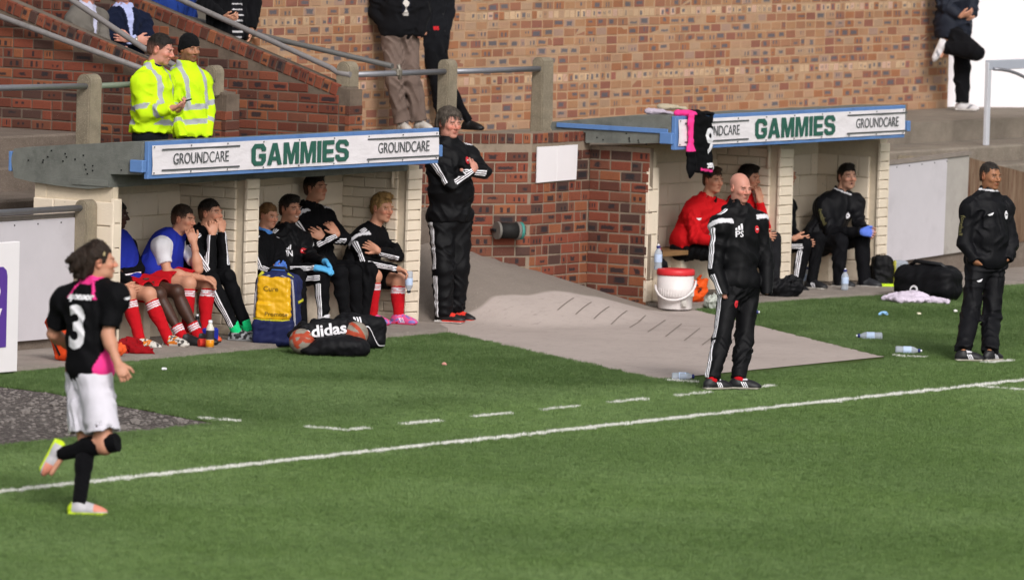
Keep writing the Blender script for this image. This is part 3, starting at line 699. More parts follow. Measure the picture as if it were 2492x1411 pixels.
# brown timber wall dropping towards the corner, with its pipe
g = NT('flaking_brown_timber'); p = g.pos(); st_ = g.scalevec(p, (1, 1, .12))
bc = g.mix(g.step(g.noise(9, 6, .7, st_), .35, .65), lin('5e4636'), lin('85705d')); bc = g.mix(g.step(g.noise(26, 5, .7, st_), .55, .7), bc, lin('5a3527')); g.bump(g.noise(60, 5, .7, st_), .5, .01)
M_TIMB = g.out(bc, .9, .2)
tw = thing('timber_wall', (12.5, 7, 0), 'flaking brown timber wall behind the coach on the right', 'wall')
for i in range(7):
    x0 = 12.46+i*.42; zt = 1.20-.16*(i*.42)
    b = MB(); b.prism([(x0, .3), (x0+.412, .3), (x0+.412, zt-.067), (x0, zt)], 1, 7.02+.003*(i % 2), 7.06); b.done('plank', M_TIMB, tw)
b = MB(); b.box((12.46, 7.03, 0), (16, 7.2, .30)); b.done('plinth', M_CONC_D, tw)
rail([(12.44, 7.15, 1.20), (13.9, 7.15, .905), (15.5, 7.15, .58)], .035, 'thick grey handrail descending behind the coach on the right', M_PIPE)
b = MB(); b.prism([(0, 0), (.30, 0), (.26, .12), (.05, .13)], 1, -.09, .09); o = b.done('concrete_lump', M_POST, loc=(12.25, 7.66, 1.06)); tag(o, 'broken concrete stump above the right hoarding', 'concrete stump')
# advertising board at the left edge
ab = thing('advert_board', (-5.3, 5.93, 0), 'white advertising board with a purple panel at the left edge', 'sign')
b = MB(); b.box((-8.4, 5.88, .03), (-5.13, 5.93, 1.10), .006); b.done('board', M_WHITE, ab)
M_PURP = plain('purple_print', '5a3a94', .5, .06, 10)
b = MB(); pr = [(-6.6, .24), (-5.30, .24), (-5.30, .82), (-5.315, .87), (-5.36, .90), (-6.6, .90)]; b.prism(pr, 1, 5.874, 5.879); b.done('purple_panel', M_PURP, ab)
b = MB(); b.prism([(-5.56, .34), (-5.49, .34), (-5.37, .56), (-5.44, .56)], 1, 5.869, 5.873); b.done('lettering', M_WHITE, ab)
b = MB(); b.tube([(-5.50+.06*math.cos(a)*1.6, 5.8715, .70+.07*math.sin(a)) for a in np.linspace(-.5, 4.2, 20)], .006, 6); b.done('emblem_ring', M_WHITE, ab)
b = MB(); b.box((-8.3, 5.95, .0), (-5.3, 6.3, .9), .02); b.done('rear_frame', M_BLACK, ab)
# white framed shelter at the right edge
sh = thing('shelter_frame', (14.3, 7.9, 1.0), 'white metal frame with a curved brace at the right edge', 'frame')
M_ALU = plain('white_metal_frame', 'c3c4cb', .4, .05, 6, .02, .5)
b = MB(); b.box((14.285, 7.86, .95), (14.345, 7.90, 2.09), .004); b.box((14.345, 7.865, .95), (14.362, 7.90, 2.0), .002); b.done('upright', M_ALU, sh)
b = MB(); b.box((14.30, 7.85, 2.01), (17.5, 7.91, 2.11), .005); b.done('beam', plain('grey_blue_beam', 'a9adb8', .45, .05, 6), sh)
b = MB(); b.tube([(14.36+.95*math.sin(a), 7.84-.25*math.sin(a), 2.02-.75*(1-math.cos(a))) for a in np.linspace(0, 1.57, 14)], .018, 8); b.done('brace', M_STEEL, sh)

b = MB(); b.box((-12, 14.4, 1.0), (4.2, 14.6, 5.0)); tag(b.done('stand_wall', M_CONC_D), 'dark rear wall of the stand behind the seated men', 'wall')
# ------------------------------------------------------------------ implicit surfaces for figures and soft things
f4 = np.float32
class Field:
    def __init__(s, lo, hi, v):
        s.v = v; s.lo = np.asarray(lo, float) - 2.5*v; hi = np.asarray(hi, float) + 2.5*v
        s.n = np.maximum(4, np.ceil((hi - s.lo)/v).astype(int) + 1)
        s.D = np.full(s.n, .5, f4); s.ax = [(s.lo[i] + v*np.arange(s.n[i])).astype(f4) for i in range(3)]
    def win(s, lo, hi, m):
        a = np.clip(np.floor((np.asarray(lo)-m-s.lo)/s.v).astype(int), 0, s.n); b = np.clip(np.ceil((np.asarray(hi)+m-s.lo)/s.v).astype(int)+1, 0, s.n)
        if np.any(b <= a): return None
        sl = tuple(slice(i, j) for i, j in zip(a, b))
        return sl, s.ax[0][sl[0]][:, None, None], s.ax[1][sl[1]][None, :, None], s.ax[2][sl[2]][None, None, :]
    def _blend(s, sl, d, k, sub):
        A = s.D[sl]
        if sub:
            d = -d; h = np.maximum(k-np.abs(A-d), 0)/k if k > 0 else 0; s.D[sl] = np.maximum(A, d) + (h*h*k*.25 if k > 0 else 0)
        else:
            h = np.maximum(k-np.abs(A-d), 0)/k if k > 0 else 0; s.D[sl] = np.minimum(A, d) - (h*h*k*.25 if k > 0 else 0)
    def cone(s, a, b, ra, rb, k=.02, capa=None, capb=None, sub=False, flat=None):
        """tapered limb; capa / capb: cut square at that end; flat=(axis, factor) squashes the section along an axis"""
        a = np.asarray(a, float); b = np.asarray(b, float); R = max(ra, rb)
        w = s.win(np.minimum(a, b)-R, np.maximum(a, b)+R, max(k, .03))
        if w is None: return
        sl, x, y, z = w; ba = b-a; L2 = max(ba@ba, 1e-9)
        px, py, pz = x-f4(a[0]), y-f4(a[1]), z-f4(a[2])
        t = (px*f4(ba[0]) + py*f4(ba[1]) + pz*f4(ba[2]))/f4(L2); tc = np.clip(t, 0, 1)
        qx, qy, qz = px-tc*f4(ba[0]), py-tc*f4(ba[1]), pz-tc*f4(ba[2])
        if flat is not None:
            n, fa = flat; dn = qx*f4(n[0])+qy*f4(n[1])+qz*f4(n[2])
            qx, qy, qz = qx+dn*f4(n[0]*(fa-1)), qy+dn*f4(n[1]*(fa-1)), qz+dn*f4(n[2]*(fa-1))
        d = np.sqrt(qx*qx+qy*qy+qz*qz) - (f4(ra)+tc*f4(rb-ra)); L = math.sqrt(L2)
        if flat is not None: d = d/f4(max(1, flat[1]))
        if capb is not None: d = np.maximum(d, (t-1)*f4(L)-f4(capb))
        if capa is not None: d = np.maximum(d, -t*f4(L)-f4(capa))
        s._blend(sl, d, k, sub)
    def ell(s, c, M, r, k=.02, sub=False):
        """ellipsoid: M rows are its axes, r its radii"""
        c = np.asarray(c, float); M = np.asarray(M, float); r = np.asarray(r, float)
        e = np.sqrt(((M*r[:, None])**2).sum(0)); w = s.win(c-e, c+e, max(k, .03))
        if w is None: return
        sl, x, y, z = w; px, py, pz = x-f4(c[0]), y-f4(c[1]), z-f4(c[2])
        k0 = 0; k1 = 0
        for i in range(3):
            q = (px*f4(M[i, 0])+py*f4(M[i, 1])+pz*f4(M[i, 2]))/f4(r[i]); k0 = k0+q*q; k1 = k1+(q/f4(r[i]))**2
        k0 = np.sqrt(k0); k1 = np.sqrt(k1)+f4(1e-6)
        s._blend(sl, k0*(k0-1)/k1, k, sub)
    def box(s, c, M, r, rad=.01, k=.01, sub=False):
        c = np.asarray(c, float); M = np.asarray(M, float); r = np.asarray(r, float)-rad
        e = (np.abs(M)*(r+rad)[:, None]).sum(0); w = s.win(c-e, c+e, max(k, .03))
        if w is None: return
        sl, x, y, z = w; px, py, pz = x-f4(c[0]), y-f4(c[1]), z-f4(c[2])
        o = 0; mi = None
        for i in range(3):
            q = np.abs(px*f4(M[i, 0])+py*f4(M[i, 1])+pz*f4(M[i, 2]))-f4(r[i]); o = o+np.maximum(q, 0)**2; mi = q if mi is None else np.maximum(mi, q)
        s._blend(sl, np.sqrt(o)+np.minimum(mi, 0)-f4(rad), k, sub)
    def cut(s, p, n):
        """keep the side the normal points away from"""
        x, y, z = s.ax[0][:, None, None], s.ax[1][None, :, None], s.ax[2][None, None, :]
        s.D = np.maximum(s.D, (x-f4(p[0]))*f4(n[0])+(y-f4(p[1]))*f4(n[1])+(z-f4(p[2]))*f4(n[2]))
    def wrinkle(s, amp, wl, seed, sc=None):
        m = np.abs(s.D) < .035; i, j, k = np.nonzero(m)
        if len(i) == 0: return
        P = np.stack([s.ax[0][i], s.ax[1][j], s.ax[2][k]], 1); s.D[m] += waves(P if sc is None else P*np.array(sc, f4), amp, wl, seed)
    def fold(s, amp, wl, seed, sc=None):
        m = np.abs(s.D) < .035; i, j, k = np.nonzero(m)
        if len(i) == 0: return
        P = np.stack([s.ax[0][i], s.ax[1][j], s.ax[2][k]], 1); s.D[m] += folds(P if sc is None else P*np.array(sc, f4), amp, wl, seed)
    def mesh(s):
        D = s.D; n = s.n; ins = D < 0
        c = np.zeros(np.array(n)-1, np.int8)
        for dx in (0, 1):
            for dy in (0, 1):
                for dz in (0, 1): c += ins[dx:n[0]-1+dx, dy:n[1]-1+dy, dz:n[2]-1+dz]
        I, J, K = np.nonzero((c > 0) & (c < 8))
        if len(I) == 0: return np.zeros((0, 3)), np.zeros((0, 4), int)
        cid = np.full(c.shape, -1, np.int32); cid[I, J, K] = np.arange(len(I))
        acc = np.zeros((len(I), 3), f4); cnt = np.zeros(len(I), f4)
        for a in range(3):
            o = [b for b in range(3) if b != a]
            for u in (0, 1):
                for v in (0, 1):
                    off = [0, 0, 0]; off[o[0]] = u; off[o[1]] = v; of2 = list(off); of2[a] = 1
                    d0 = D[I+off[0], J+off[1], K+off[2]]; d1 = D[I+of2[0], J+of2[1], K+of2[2]]
                    m = (d0 < 0) != (d1 < 0); t = np.where(m, d0/np.where(m, d0-d1, 1), 0)
                    p = np.zeros((len(I), 3), f4); p[:, o[0]] = u; p[:, o[1]] = v; p[:, a] = t
                    acc[m] += p[m]; cnt += m
        V = (np.stack([I, J, K], 1) + acc/cnt[:, None])*s.v + s.lo
        Q = []
        for a in range(3):
            o1, o2 = (a+1) % 3, (a+2) % 3
            sl0 = [slice(None)]*3; sl1 = [slice(None)]*3; sl0[a] = slice(0, n[a]-1); sl1[a] = slice(1, n[a])
            A_, B_ = ins[tuple(sl0)], ins[tuple(sl1)]
            idx = np.argwhere(A_ != B_)
            idx = idx[(idx[:, o1] > 0) & (idx[:, o2] > 0) & (idx[:, o1] < n[o1]-1) & (idx[:, o2] < n[o2]-1)]
            if len(idx) == 0: continue
            def cc(e1, e2):
                q = idx.copy(); q[:, o1] -= e1; q[:, o2] -= e2; return cid[q[:, 0], q[:, 1], q[:, 2]]
            q = np.stack([cc(1, 1), cc(0, 1), cc(0, 0), cc(1, 0)], 1)
            fl = A_[idx[:, 0], idx[:, 1], idx[:, 2]]
            q[~fl] = q[~fl][:, ::-1]; Q.append(q)
        return V, np.concatenate(Q)
def waves(P, amp, wl, seed):
    r = np.random.RandomState(seed); out = np.zeros(len(P), f4)
    for i in range(6):
        d = r.normal(size=3); d /= np.linalg.norm(d); e = r.normal(size=3); e /= np.linalg.norm(e)
        w = wl*r.uniform(.6, 1.7)
        out += np.sin(P @ (d*2*math.pi/w) + r.uniform(0, 6) + 1.3*np.sin(P @ (e*2*math.pi/(w*1.9)) + r.uniform(0, 6))).astype(f4)
    return out*f4(amp/2.4)
def folds(P, amp, wl, seed):
    """creases: ridged waves that fade in and out over the cloth"""
    r = np.random.RandomState(seed); out = np.zeros(len(P), f4)
    for i in range(4):
        d = r.normal(size=3); d /= np.linalg.norm(d); e = r.normal(size=3); e /= np.linalg.norm(e); h = r.normal(size=3); h /= np.linalg.norm(h)
        w = wl*r.uniform(.7, 1.5)
        ph = P @ (d*math.pi/w) + r.uniform(0, 6) + 1.1*np.sin(P @ (e*2*math.pi/(w*2.6)) + r.uniform(0, 6))
        m = np.clip(np.sin(P @ (h*2*math.pi/(wl*4.2)) + r.uniform(0, 6))*1.3, 0, 1)
        out += (m*(.62-np.abs(np.sin(ph)))).astype(f4)
    return -out*f4(amp)
def nrm_(v):
    v = np.asarray(v, float); return v/max(np.linalg.norm(v), 1e-9)
def perp(v, d):
    v = np.asarray(v, float)-np.asarray(d)*(np.asarray(v) @ np.asarray(d)); return nrm_(v)
def surf(name, V, Q, mat, parent, col=None, su=None, label=None):
    me = mesh_np(name, V, Q); me.materials.append(mat)
    if col is not None:
        a = me.attributes.new('Col', 'FLOAT_COLOR', 'POINT'); c = np.ones((len(V), 4), f4); c[:, :3] = col; a.data.foreach_set('color', c.ravel())
    if su is None and mat.name != 'skin' and mat.name != 'hair': su = np.full(len(V), .06)
    if su is not None:
        a = me.attributes.new('su', 'FLOAT', 'POINT'); a.data.foreach_set('value', np.asarray(su, f4))
    o = bpy.data.objects.new(name, me); COL.objects.link(o)
    if label: o['label'] = label
    if parent is not None: inv_parent(o, parent)
    return o
# ------------------------------------------------------------------ cloth, skin and hair
def cloth_mat(name, rough, spec, fine, sheen=0.0, bump=.25, stripe_w=.0062, pitch=.0200):
    g = NT(name); c = g.attr('Col'); p = g.pos()
    v = g.noise(20, 5, .6, p); c = g.mix(g.math('MULTIPLY', v, .28), c, g.mix(.5, c, (0, 0, 0, 1)))
    s_ = g.attr('su', 'Fac')
    st = g.math('MAXIMUM', g.math('LESS_THAN', s_, stripe_w), g.math('LESS_THAN', g.math('ABSOLUTE', g.math('SUBTRACT', s_, pitch)), stripe_w))
    c = g.mix(st, c, lin('efedf2'))
    h1 = g.noise(16, 3, .55, p); h2 = g.noise(fine, 3, .6, p)
    g.bump(g.math('ADD', g.math('MULTIPLY', h1, 1.0), g.math('MULTIPLY', h2, .18)), bump, .03)
    if sheen: g.b.inputs['Sheen Weight'].default_value = sheen
    return g.out(c, rough, spec)
M_KNIT = cloth_mat('polyester_cloth', .8, .12, 300, .0, .07)
M_SHELL = cloth_mat('waterproof_cloth', .62, .16, 220, .0, .08)
M_COTTON = cloth_mat('cotton_cloth', .9, .1, 350, .02, .12)
g = NT('skin'); c = g.attr('Col'); p = g.pos()
c = g.mix(g.math('MULTIPLY', g.step(g.noise(45, 4, .6, p), .4, .7), .16), c, g.mix(.35, c, lin('a04a3a')))
g.bump(g.noise(260, 3, .6, p), .12, .004); g.b.inputs['Subsurface Weight'].default_value = .0
M_SKIN = g.out(c, .52, .35)
g = NT('hair'); c = g.attr('Col'); p = g.pos()
f = g.noise(95, 5, .7, g.scalevec(p, (1, 1, .45)))
c = g.mix(f, g.mix(.5, c, (0, 0, 0, 1)), g.mix(.03, g.mix(.0, c, c), (.5, .42, .34, 1)))
g.bump(f, .7, .01); M_HAIR = g.out(c, .6, .2)
M_SHOE = cloth_mat('shoe_leather', .5, .4, 120, 0, .15, .0042, .0165)
SKIN = dict(pale=lin('c9977f'), fair=lin('c08a70'), ruddy=lin('c48a78'), tan=lin('a5745a'), dark=lin('3c251b'), olive=lin('9a6a4c'))
# ------------------------------------------------------------------ the figure
GROUND = {'L': .05, 'R': .04}
def key_side(k): return 'L' if k in ('bib', 'dark', 'pale', 'hands', 'woman', 'smile', 'folded', 'blond') else 'R' if k in ('red1', 'red2', 'hidden', 'gloves') else None
class Fig:
    def __init__(s, name, key, label, group=None, belly=.0, w=1.0, hunch=None):
        P = POSES[key]; s.J = {k: np.array(v) for k, v in P['J'].items()}; s.s = P['s']; J = s.J; s.key = key
        s.seed = sum(ord(c) for c in key)
        s.fd = nrm_(P['fd']); s.hu = perp(P['up'], s.fd); s.hl = np.cross(s.hu, s.fd)
        s.head = J['head']; s.up = nrm_(J['neck']-J['hip']); s.lat = perp(J['shL']-J['shR'], s.up)
        s.fwd = np.cross(s.lat, s.up); s.w = w; s.belly = belly
        s.plat = nrm_(J['hipL']-J['hipR'])
        base = J['hip'].copy(); z = min(J['anL'][2], J['anR'][2])-.09
        s.hs = 1.0; s.skin = (.5, .3, .2); s.root = thing('person', (base[0], base[1], z), label, 'person', group)
        bend = np.dot(nrm_(np.array(P['bf'])), s.up)
        s.hunch = hunch if hunch is not None else max(0, bend)*.07
    def bbox(s, keys, m):
        q = np.array([s.J[k] for k in keys]); return q.min(0)-m, q.max(0)+m
    def torso(s, F, t=.0, k=.06, pelvis=True, low=1.0, yoke=True):
        J, u, l, f, w = s.J, s.up, s.lat, s.fwd, s.w*s.s; M = np.stack([l, f, u]); sp = J['hip']-J['neck']; L = np.linalg.norm(sp)
        back = -f*s.hunch
        F.ell(J['neck']+sp*.30+back, M, (.165*w+t, .118*s.s+t+s.belly*.4, .19*s.s+t*.5), k)
        F.ell(J['neck']+sp*.62+back*.9+f*s.belly*.5, M, (.15*w+t+s.belly*.45, .115*s.s+t+s.belly*.6, .18*s.s), k)
        if pelvis: F.ell(J['hip']+(J['neck']-J['hip'])*.06, np.stack([s.plat, np.cross(s.plat, u) if abs(s.plat @ u) < .5 else f, u]), (.165*w+t+s.belly*.3, .122*s.s+t+s.belly*.4, .13*s.s+t*.5), k)
        if not yoke:
            for a in ('shL', 'shR'): F.cone(J['neck']*.55+J[a]*.45+u*.03-f*.02, J['neck']*.5+J[a]*.5-u*.22+f*.05, .04+t, .05+t, .03); F.cone(J['neck']*.55+J[a]*.45+u*.03-f*.02, J['neck']*.5+J[a]*.5-u*.22-f*.07, .04+t, .05+t, .03)
            return
        F.cone(J['shL']-u*.01, J['shR']-u*.01, .066+t, .066+t, k*.7)
        for a in ('shL', 'shR'): F.cone(J['neck']+u*.02, J[a], .05+t*.7, .058+t*.8, .03)
    def hand(s, F, side, curl=(.35, .45), spread=.16, pn=None, th=0.0, thumb=.6, k=.008):
        J = s.J; wr, ha = J['wr'+side], J['ha'+side]; d = nrm_(ha-wr); sc = s.s*1.0
        if pn is None: pn = (J['hip']*.5+J['neck']*.5)-ha
        pn = perp(pn, d); sd = np.cross(d, pn)*(1 if side == 'R' else -1)
        M = np.stack([d, sd, pn])
        F.cone(J['el'+side]*.25+wr*.75, wr+d*.012, .033*sc+th, .027*sc+th, .02)
        F.ell(wr+d*.05*sc, M, (.056*sc+th, .041*sc+th, .017*sc+th), .02)
        for i, (o, L) in enumerate(((.031, .068), (.0105, .077), (-.0105, .073), (-.030, .058))):
            dd = nrm_(d + sd*(o*spread/.03)); b = wr + d*.092*sc + sd*o*sc
            a = curl[0]; d1 = dd*math.cos(a)+pn*math.sin(a); p1 = b+d1*L*.55*sc
            a2 = a+curl[1]; d2 = dd*math.cos(a2)+pn*math.sin(a2); p2 = p1+d2*L*.45*sc
            F.cone(b-d*.02, p1, .0098*sc+th, .0088*sc+th, k); F.cone(p1, p2, .0088*sc+th, .0074*sc+th, .004)
        b = wr+d*.03*sc+sd*.03*sc; d1 = nrm_(d*.75+sd*thumb+pn*.25); p1 = b+d1*.05*sc; p2 = p1+nrm_(d*.95+sd*thumb*.4+pn*.35)*.033*sc
        F.cone(b, p1, .0135*sc+th, .011*sc+th, .012); F.cone(p1, p2, .0108*sc+th, .0085*sc+th, .004)
    def headsdf(s, F, opts):
        c, l, f, u = s.head, s.hl, s.fd, s.hu; M = np.stack([l, f, u]); q = s.s*opts.get('hs', 1.0)
        P = lambda x, y, z: c+(l*x+f*y+u*z)*q
        E = lambda p, r, k=.02, sub=False: F.ell(P(*p), M, np.array(r)*q, k, sub)
        E((0, -.018, .032), (.074, .096, .086)); E((0, .018, -.022), (.066, .074, .092), .03); E((0, .03, -.07), (.053, .055, .046), .025)
        jw = opts.get('jaw', 1.0)
        E((0, .068, -.098), (.026*jw, .020, .017), .02)
        for sx in (1, -1):
            E((sx*.040*jw, .024, -.078), (.018, .032, .026), .02)                # jaw corner
            E((sx*.038, .066, -.024), (.024, .022, .022), .02)                # cheek
            E((sx*.031, .096, .004), (.0155, .012, .0105), .012, True)         # socket
            E((sx*.031, .0785, .003), (.0135, .0125, .0115), .004)               # eyeball
            E((sx*.030, .089, .023), (.023, .010, .0075), .010)                # brow ridge
            e = P(sx*.075, -.012, -.008); Me = np.stack([nrm_(l+f*.25*sx*-1), f, nrm_(u-f*.12)])
            F.ell(e, Me, np.array((.010, .021, .034))*q, .006); F.ell(P(sx*.083, -.006, -.004), M, np.array((.006, .011, .018))*q, .004, True)
        F.cone(P(0, .088, .012), P(0, .113, -.026), .0085*q, .0125*q, .012)
        for sx in (1, -1): E((sx*.0115, .1, -.033), (.009, .011, .0085), .008)
        E((0, .091, -.057), (.023, .0095, .0055), .006); E((0, .089, -.0685), (.020, .0095, .006), .006)
        mo = opts.get('mouth', 0)
        if mo == 'open': E((0, .1, -.063), (.013, .016, .010), .004, True)
        else: F.ell(P(0, .103, -.0625), M, np.array((.024, .008, .0018))*q, .003, True)
        nb = s.J['neck']
        F.cone(P(0, -.022, -.065), nb+s.up*.0, .056*s.s, .062*s.s, .03)
        return M, P
    def headcol(s, V, base, opts):
        q = s.s*opts.get('hs', 1.0); R = (V-s.head)/q; x, y, z = R @ s.hl, R @ s.fd, R @ s.hu
        C = np.tile(np.array(base, f4), (len(V), 1)); near = (np.linalg.norm(R, axis=1) < .15)
        def put(m, col, a=1.0):
            m = (np.clip(m, 0, 1)*near*a)[:, None]; C[:] = C*(1-m)+np.array(col, f4)*m
        sm = lambda v, a, b: np.clip((v-a)/(b-a), 0, 1)
        bump = lambda cx, cz, rx, rz: np.clip(1.35-((np.abs(x)-cx)/rx)**2-((z-cz)/rz)**2, 0, 1)*(y > .03)
        base_ = np.array(base)
        red = np.clip(base_*np.array((1.06, .78, .74)), 0, 1)
        put(bump(.040, -.026, .026, .022), red, opts.get('flush', .55)); put(bump(0, -.028, .016, .02)*(y > .09), red, opts.get('flush', .5))
        put(np.clip(1.2-np.abs(np.abs(x)-.08)/.012, 0, 1)*(np.abs(z+.008) < .035)*(y < .02), red, .6)
        hc = np.array(opts.get('browc', opts.get('hairc', lin('2b211b'))))
        if opts.get('stub', 0):
            m = sm(-z, .028, .05)*sm(y, -.02, .03)*(1-sm(-z, .125, .14)); m = m*(1-np.clip(1.2-(x/.02)**2-((z+.0625)/.009)**2, 0, 1)*.0)
            put(m, base_*.35+hc*.65, opts['stub'])
        if opts.get('shave', 0):      # cropped hair as a darker scalp
            hl_ = sm(-.63*y+.78*z, -.004, .010)*sm(z+.07, 0, .02)*(1-sm(z, .045, .085))*(1-sm(y, .01, .05)); put(hl_, hc*.7+base_*.3, opts['shave'])
        put(np.clip(1.3-((np.abs(x)-.031)/.021)**2-((z-.0235-(np.abs(x)-.03)*-.05)/.0056)**2, 0, 1)*(y > .05), hc, .85)
        lip = opts.get('lip', np.clip(base_*np.array((.86, .5, .48)), 0, 1))
        put(np.clip(1.25-(x/.024)**2-((z+.0625)/.0115)**2, 0, 1)*(y > .075), lip, .8)
        put(np.clip(1.2-(x/.022)**2-((z+.0625)/.0032)**2, 0, 1)*(y > .06), base_*.25, .8)
        if opts.get('mouth') == 'smile':
            put(np.clip(1.3-(x/.021)**2-((z+.063-(x/.021)**2*.005)/.0058)**2, 0, 1)*(y > .06), lin('e6dfd6'), .95)
        if opts.get('mouth') == 'open': put(np.clip(1.3-(x/.014)**2-((z+.063)/.010)**2, 0, 1)*(y > .05), (.03, .01, .01), 1)
        sq = opts.get('eye', 1.0)
        put(np.clip(1.3-((np.abs(x)-.031)/.0165)**2-((z-.003)/(.0085*sq))**2, 0, 1)*(y > .05), base_*.42, .8)  # socket shade painted into the skin colour round each eye
        put(np.clip(1.3-((np.abs(x)-.031)/.0125)**2-((z-.003)/(.0055*sq))**2, 0, 1)*(y > .055), lin('cfc8c4'), .85*min(1, sq))
        put(np.clip(1.4-((np.abs(x)-.031)/.0058)**2-((z-.003)/(.006*sq))**2, 0, 1)*(y > .055), (.02, .015, .012), 1)
        return C
    def body(s, skin, bare=(), hands=('L', 'R'), hopts=None, opts=None, head=True, vox=.0052):
        """the whole figure as one mesh: a full body, with the skin that shows modelled finely"""
        J, u = s.J, s.up; opts = opts or {}; hopts = hopts or {}; s.hs = opts.get('hs', 1.0); base = SKIN[skin] if isinstance(skin, str) else skin; s.skin = base
        Vs, Qs, Cs = [], [], []; n0 = 0
        def addp(F, col):
            nonlocal n0
            V, Q = F.mesh()
            if len(V) == 0: return
            Vs.append(V); Qs.append(Q+n0); n0 += len(V); Cs.append(col(V))
        flat = lambda V: np.tile(np.array(base, f4), (len(V), 1))
        lo, hi = s.bbox([k for k in J], .16); F = Field(lo, hi, .016)
        s.torso(F, -.012, .05)
        for a in 'LR':
            F.cone(J['sh'+a], J['el'+a], .043, .036, .03); F.cone(J['el'+a], J['wr'+a], .034, .022, .03)
            F.cone(J['hip'+a], J['kn'+a], .075, .047, .04); F.cone(J['kn'+a], J['an'+a], .046, .032, .03); F.cone(J['an'+a]-np.array((0, 0, .02)), J['an'+a]*.35+J['to'+a]*.65, .026, .018, .02)
        F.cone(J['neck'], s.head, .05, .055, .03); F.ell(s.head, np.stack([s.hl, s.fd, s.hu]), np.array((.06, .07, .085))*s.s, .03)
        addp(F, flat)
        if head:
            F = Field(s.head-.165, s.head+.165, vox); s.headsdf(F, opts); addp(F, lambda V: s.headcol(V, base, opts))
        for a in hands:
            w, h_ = J['wr'+a], J['ha'+a]; F = Field(np.minimum(w, h_)-.16, np.maximum(w, h_)+.16, vox); F.lo0 = 0
            s.hand(F, a, **hopts.get(a, {})); addp(F, flat)
        for b in bare:
            a = b[-1]
            if b.startswith('arm'):
                lo, hi = s.bbox(['sh'+a, 'el'+a, 'wr'+a], .07); F = Field(lo, hi, .0075)
                F.cone(J['sh'+a], J['el'+a], .05*s.s, .040*s.s, .03); m_ = J['el'+a]*.7+J['wr'+a]*.3
                F.cone(J['el'+a], J['wr'+a], .040*s.s, .026*s.s, .03); F.ell(m_, np.eye(3), (.043*s.s,)*3, .04)
            else:
                lo, hi = s.bbox(['hip'+a, 'kn'+a, 'an'+a], .1); F = Field(lo, hi, .008)
                F.cone(J['hip'+a], J['kn'+a], .086*s.s, .058*s.s, .03); F.cone(J['kn'+a], J['an'+a], .052*s.s, .036*s.s, .03)
                F.ell(J['kn'+a]+s.kfwd(a)*.008, np.eye(3), (.057*s.s,)*3, .03)
                d = nrm_(J['an'+a]-J['kn'+a]); F.ell(J['kn'+a]*.68+J['an'+a]*.32-s.kfwd(a)*.016, np.stack([d, perp(s.plat, d), np.cross(d, perp(s.plat, d))]), np.array((.12, .054, .056))*s.s, .03)
            addp(F, flat)
        surf('body', np.concatenate(Vs), np.concatenate(Qs), M_SKIN, s.root, np.concatenate(Cs))
    def kfwd(s, a):
        J = s.J; d = nrm_(J['an'+a]-J['kn'+a]); v = J['kn'+a]-(J['hip'+a]+J['an'+a])/2
        if np.linalg.norm(v) < .03: v = s.fwd
        return perp(v, d)
    def hair(s, style, col, vol=.010, seed=0, line=0.0, low=-.065):
        q = s.s*s.hs; c, l, f, u = s.head, s.hl, s.fd, s.hu; M = np.stack([l, f, u]); P = lambda x, y, z: c+(l*x+f*y+u*z)*q
        F = Field(c-.24, c+.24, .006)
        v = vol
        F.ell(P(0, -.018, .032), M, np.array((.074+v*.55, .096+v, .086+v))*q, .01); F.ell(P(0, -.03, -.02), M, np.array((.070+v*.7, .078+v, .075))*q, .02)
        if style == 'quiff': F.ell(P(0, .055, .112), M, np.array((.052, .045, .026))*q, .02); F.ell(P(.0, .01, .118), M, np.array((.055, .06, .022))*q, .02)
        if style == 'top': F.ell(P(0, .03, .103), M, np.array((.058, .062, .028))*q, .02)
        if style == 'mop':
            F.ell(P(0, -.012, .046), M, np.array((.087, .108, .083))*q, .03); F.ell(P(0, -.075, -.035), M, np.array((.078, .05, .075))*q, .03)
            for sx in (1, -1): F.ell(P(sx*.078, -.03, -.01), M, np.array((.018, .05, .06))*q, .03)
        if style == 'swept':
            for i, (a, b, r0, r1) in enumerate((((.0, -.02, .085), (.0, -.17, .03), .07, .035), ((.03, -.05, .05), (.03, -.175, -.02), .06, .03), ((-.04, -.05, .05), (-.035, -.165, -.03), .058, .028), ((.0, -.08, .0), (.0, -.15, -.085), .06, .03), ((.05, -.06, .0), (.04, -.12, -.1), .04, .02), ((-.05, -.06, 0), (-.04, -.115, -.1), .04, .02), ((0, -.1, .06), (.0, -.215, .01), .045, .018), ((.03, -.1, .03), (.05, -.19, -.05), .04, .016), ((-.03, -.1, .03), (-.03, -.19, -.055), .04, .016), ((0, -.09, -.04), (0, -.13, -.125), .05, .025))):
                F.cone(P(*a), P(*b), r0*q, r1*q, .02)
        if style == 'tied':
            F.ell(P(0, -.105, .03), M, np.array((.035, .035, .04))*q, .02)
        # hairline: plane from the forehead to behind the ear
        gx, gy, gz = F.ax[0][:, None, None]-f4(c[0]), F.ax[1][None, :, None]-f4(c[1]), F.ax[2][None, None, :]-f4(c[2])
        ly = (gx*f4(f[0])+gy*f4(f[1])+gz*f4(f[2]))/q; lz = (gx*f4(u[0])+gy*f4(u[1])+gz*f4(u[2]))/q; lx = np.abs(gx*f4(l[0])+gy*f4(l[1])+gz*f4(l[2]))/q
        lo_ = -.115 if style in ('mop', 'swept') else low
        zl = np.interp(ly, [-.13, -.045, -.034, .004, .010, .030, .044, .062, .078, .1], [lo_, lo_+.005, .022, .022, -.020, -.018, .022,   .052, .062, .074])+line+np.where((lx > .028) & (ly > .05), np.minimum(.012, (lx-.028)*.5), 0)
        j = .0035*np.sin(lx*310)+.003*np.sin(lx*143+ly*200)+.003*np.sin(ly*270+lz*160)
        F.D = np.maximum(F.D, (zl+j-lz)*q*.8).astype(f4)
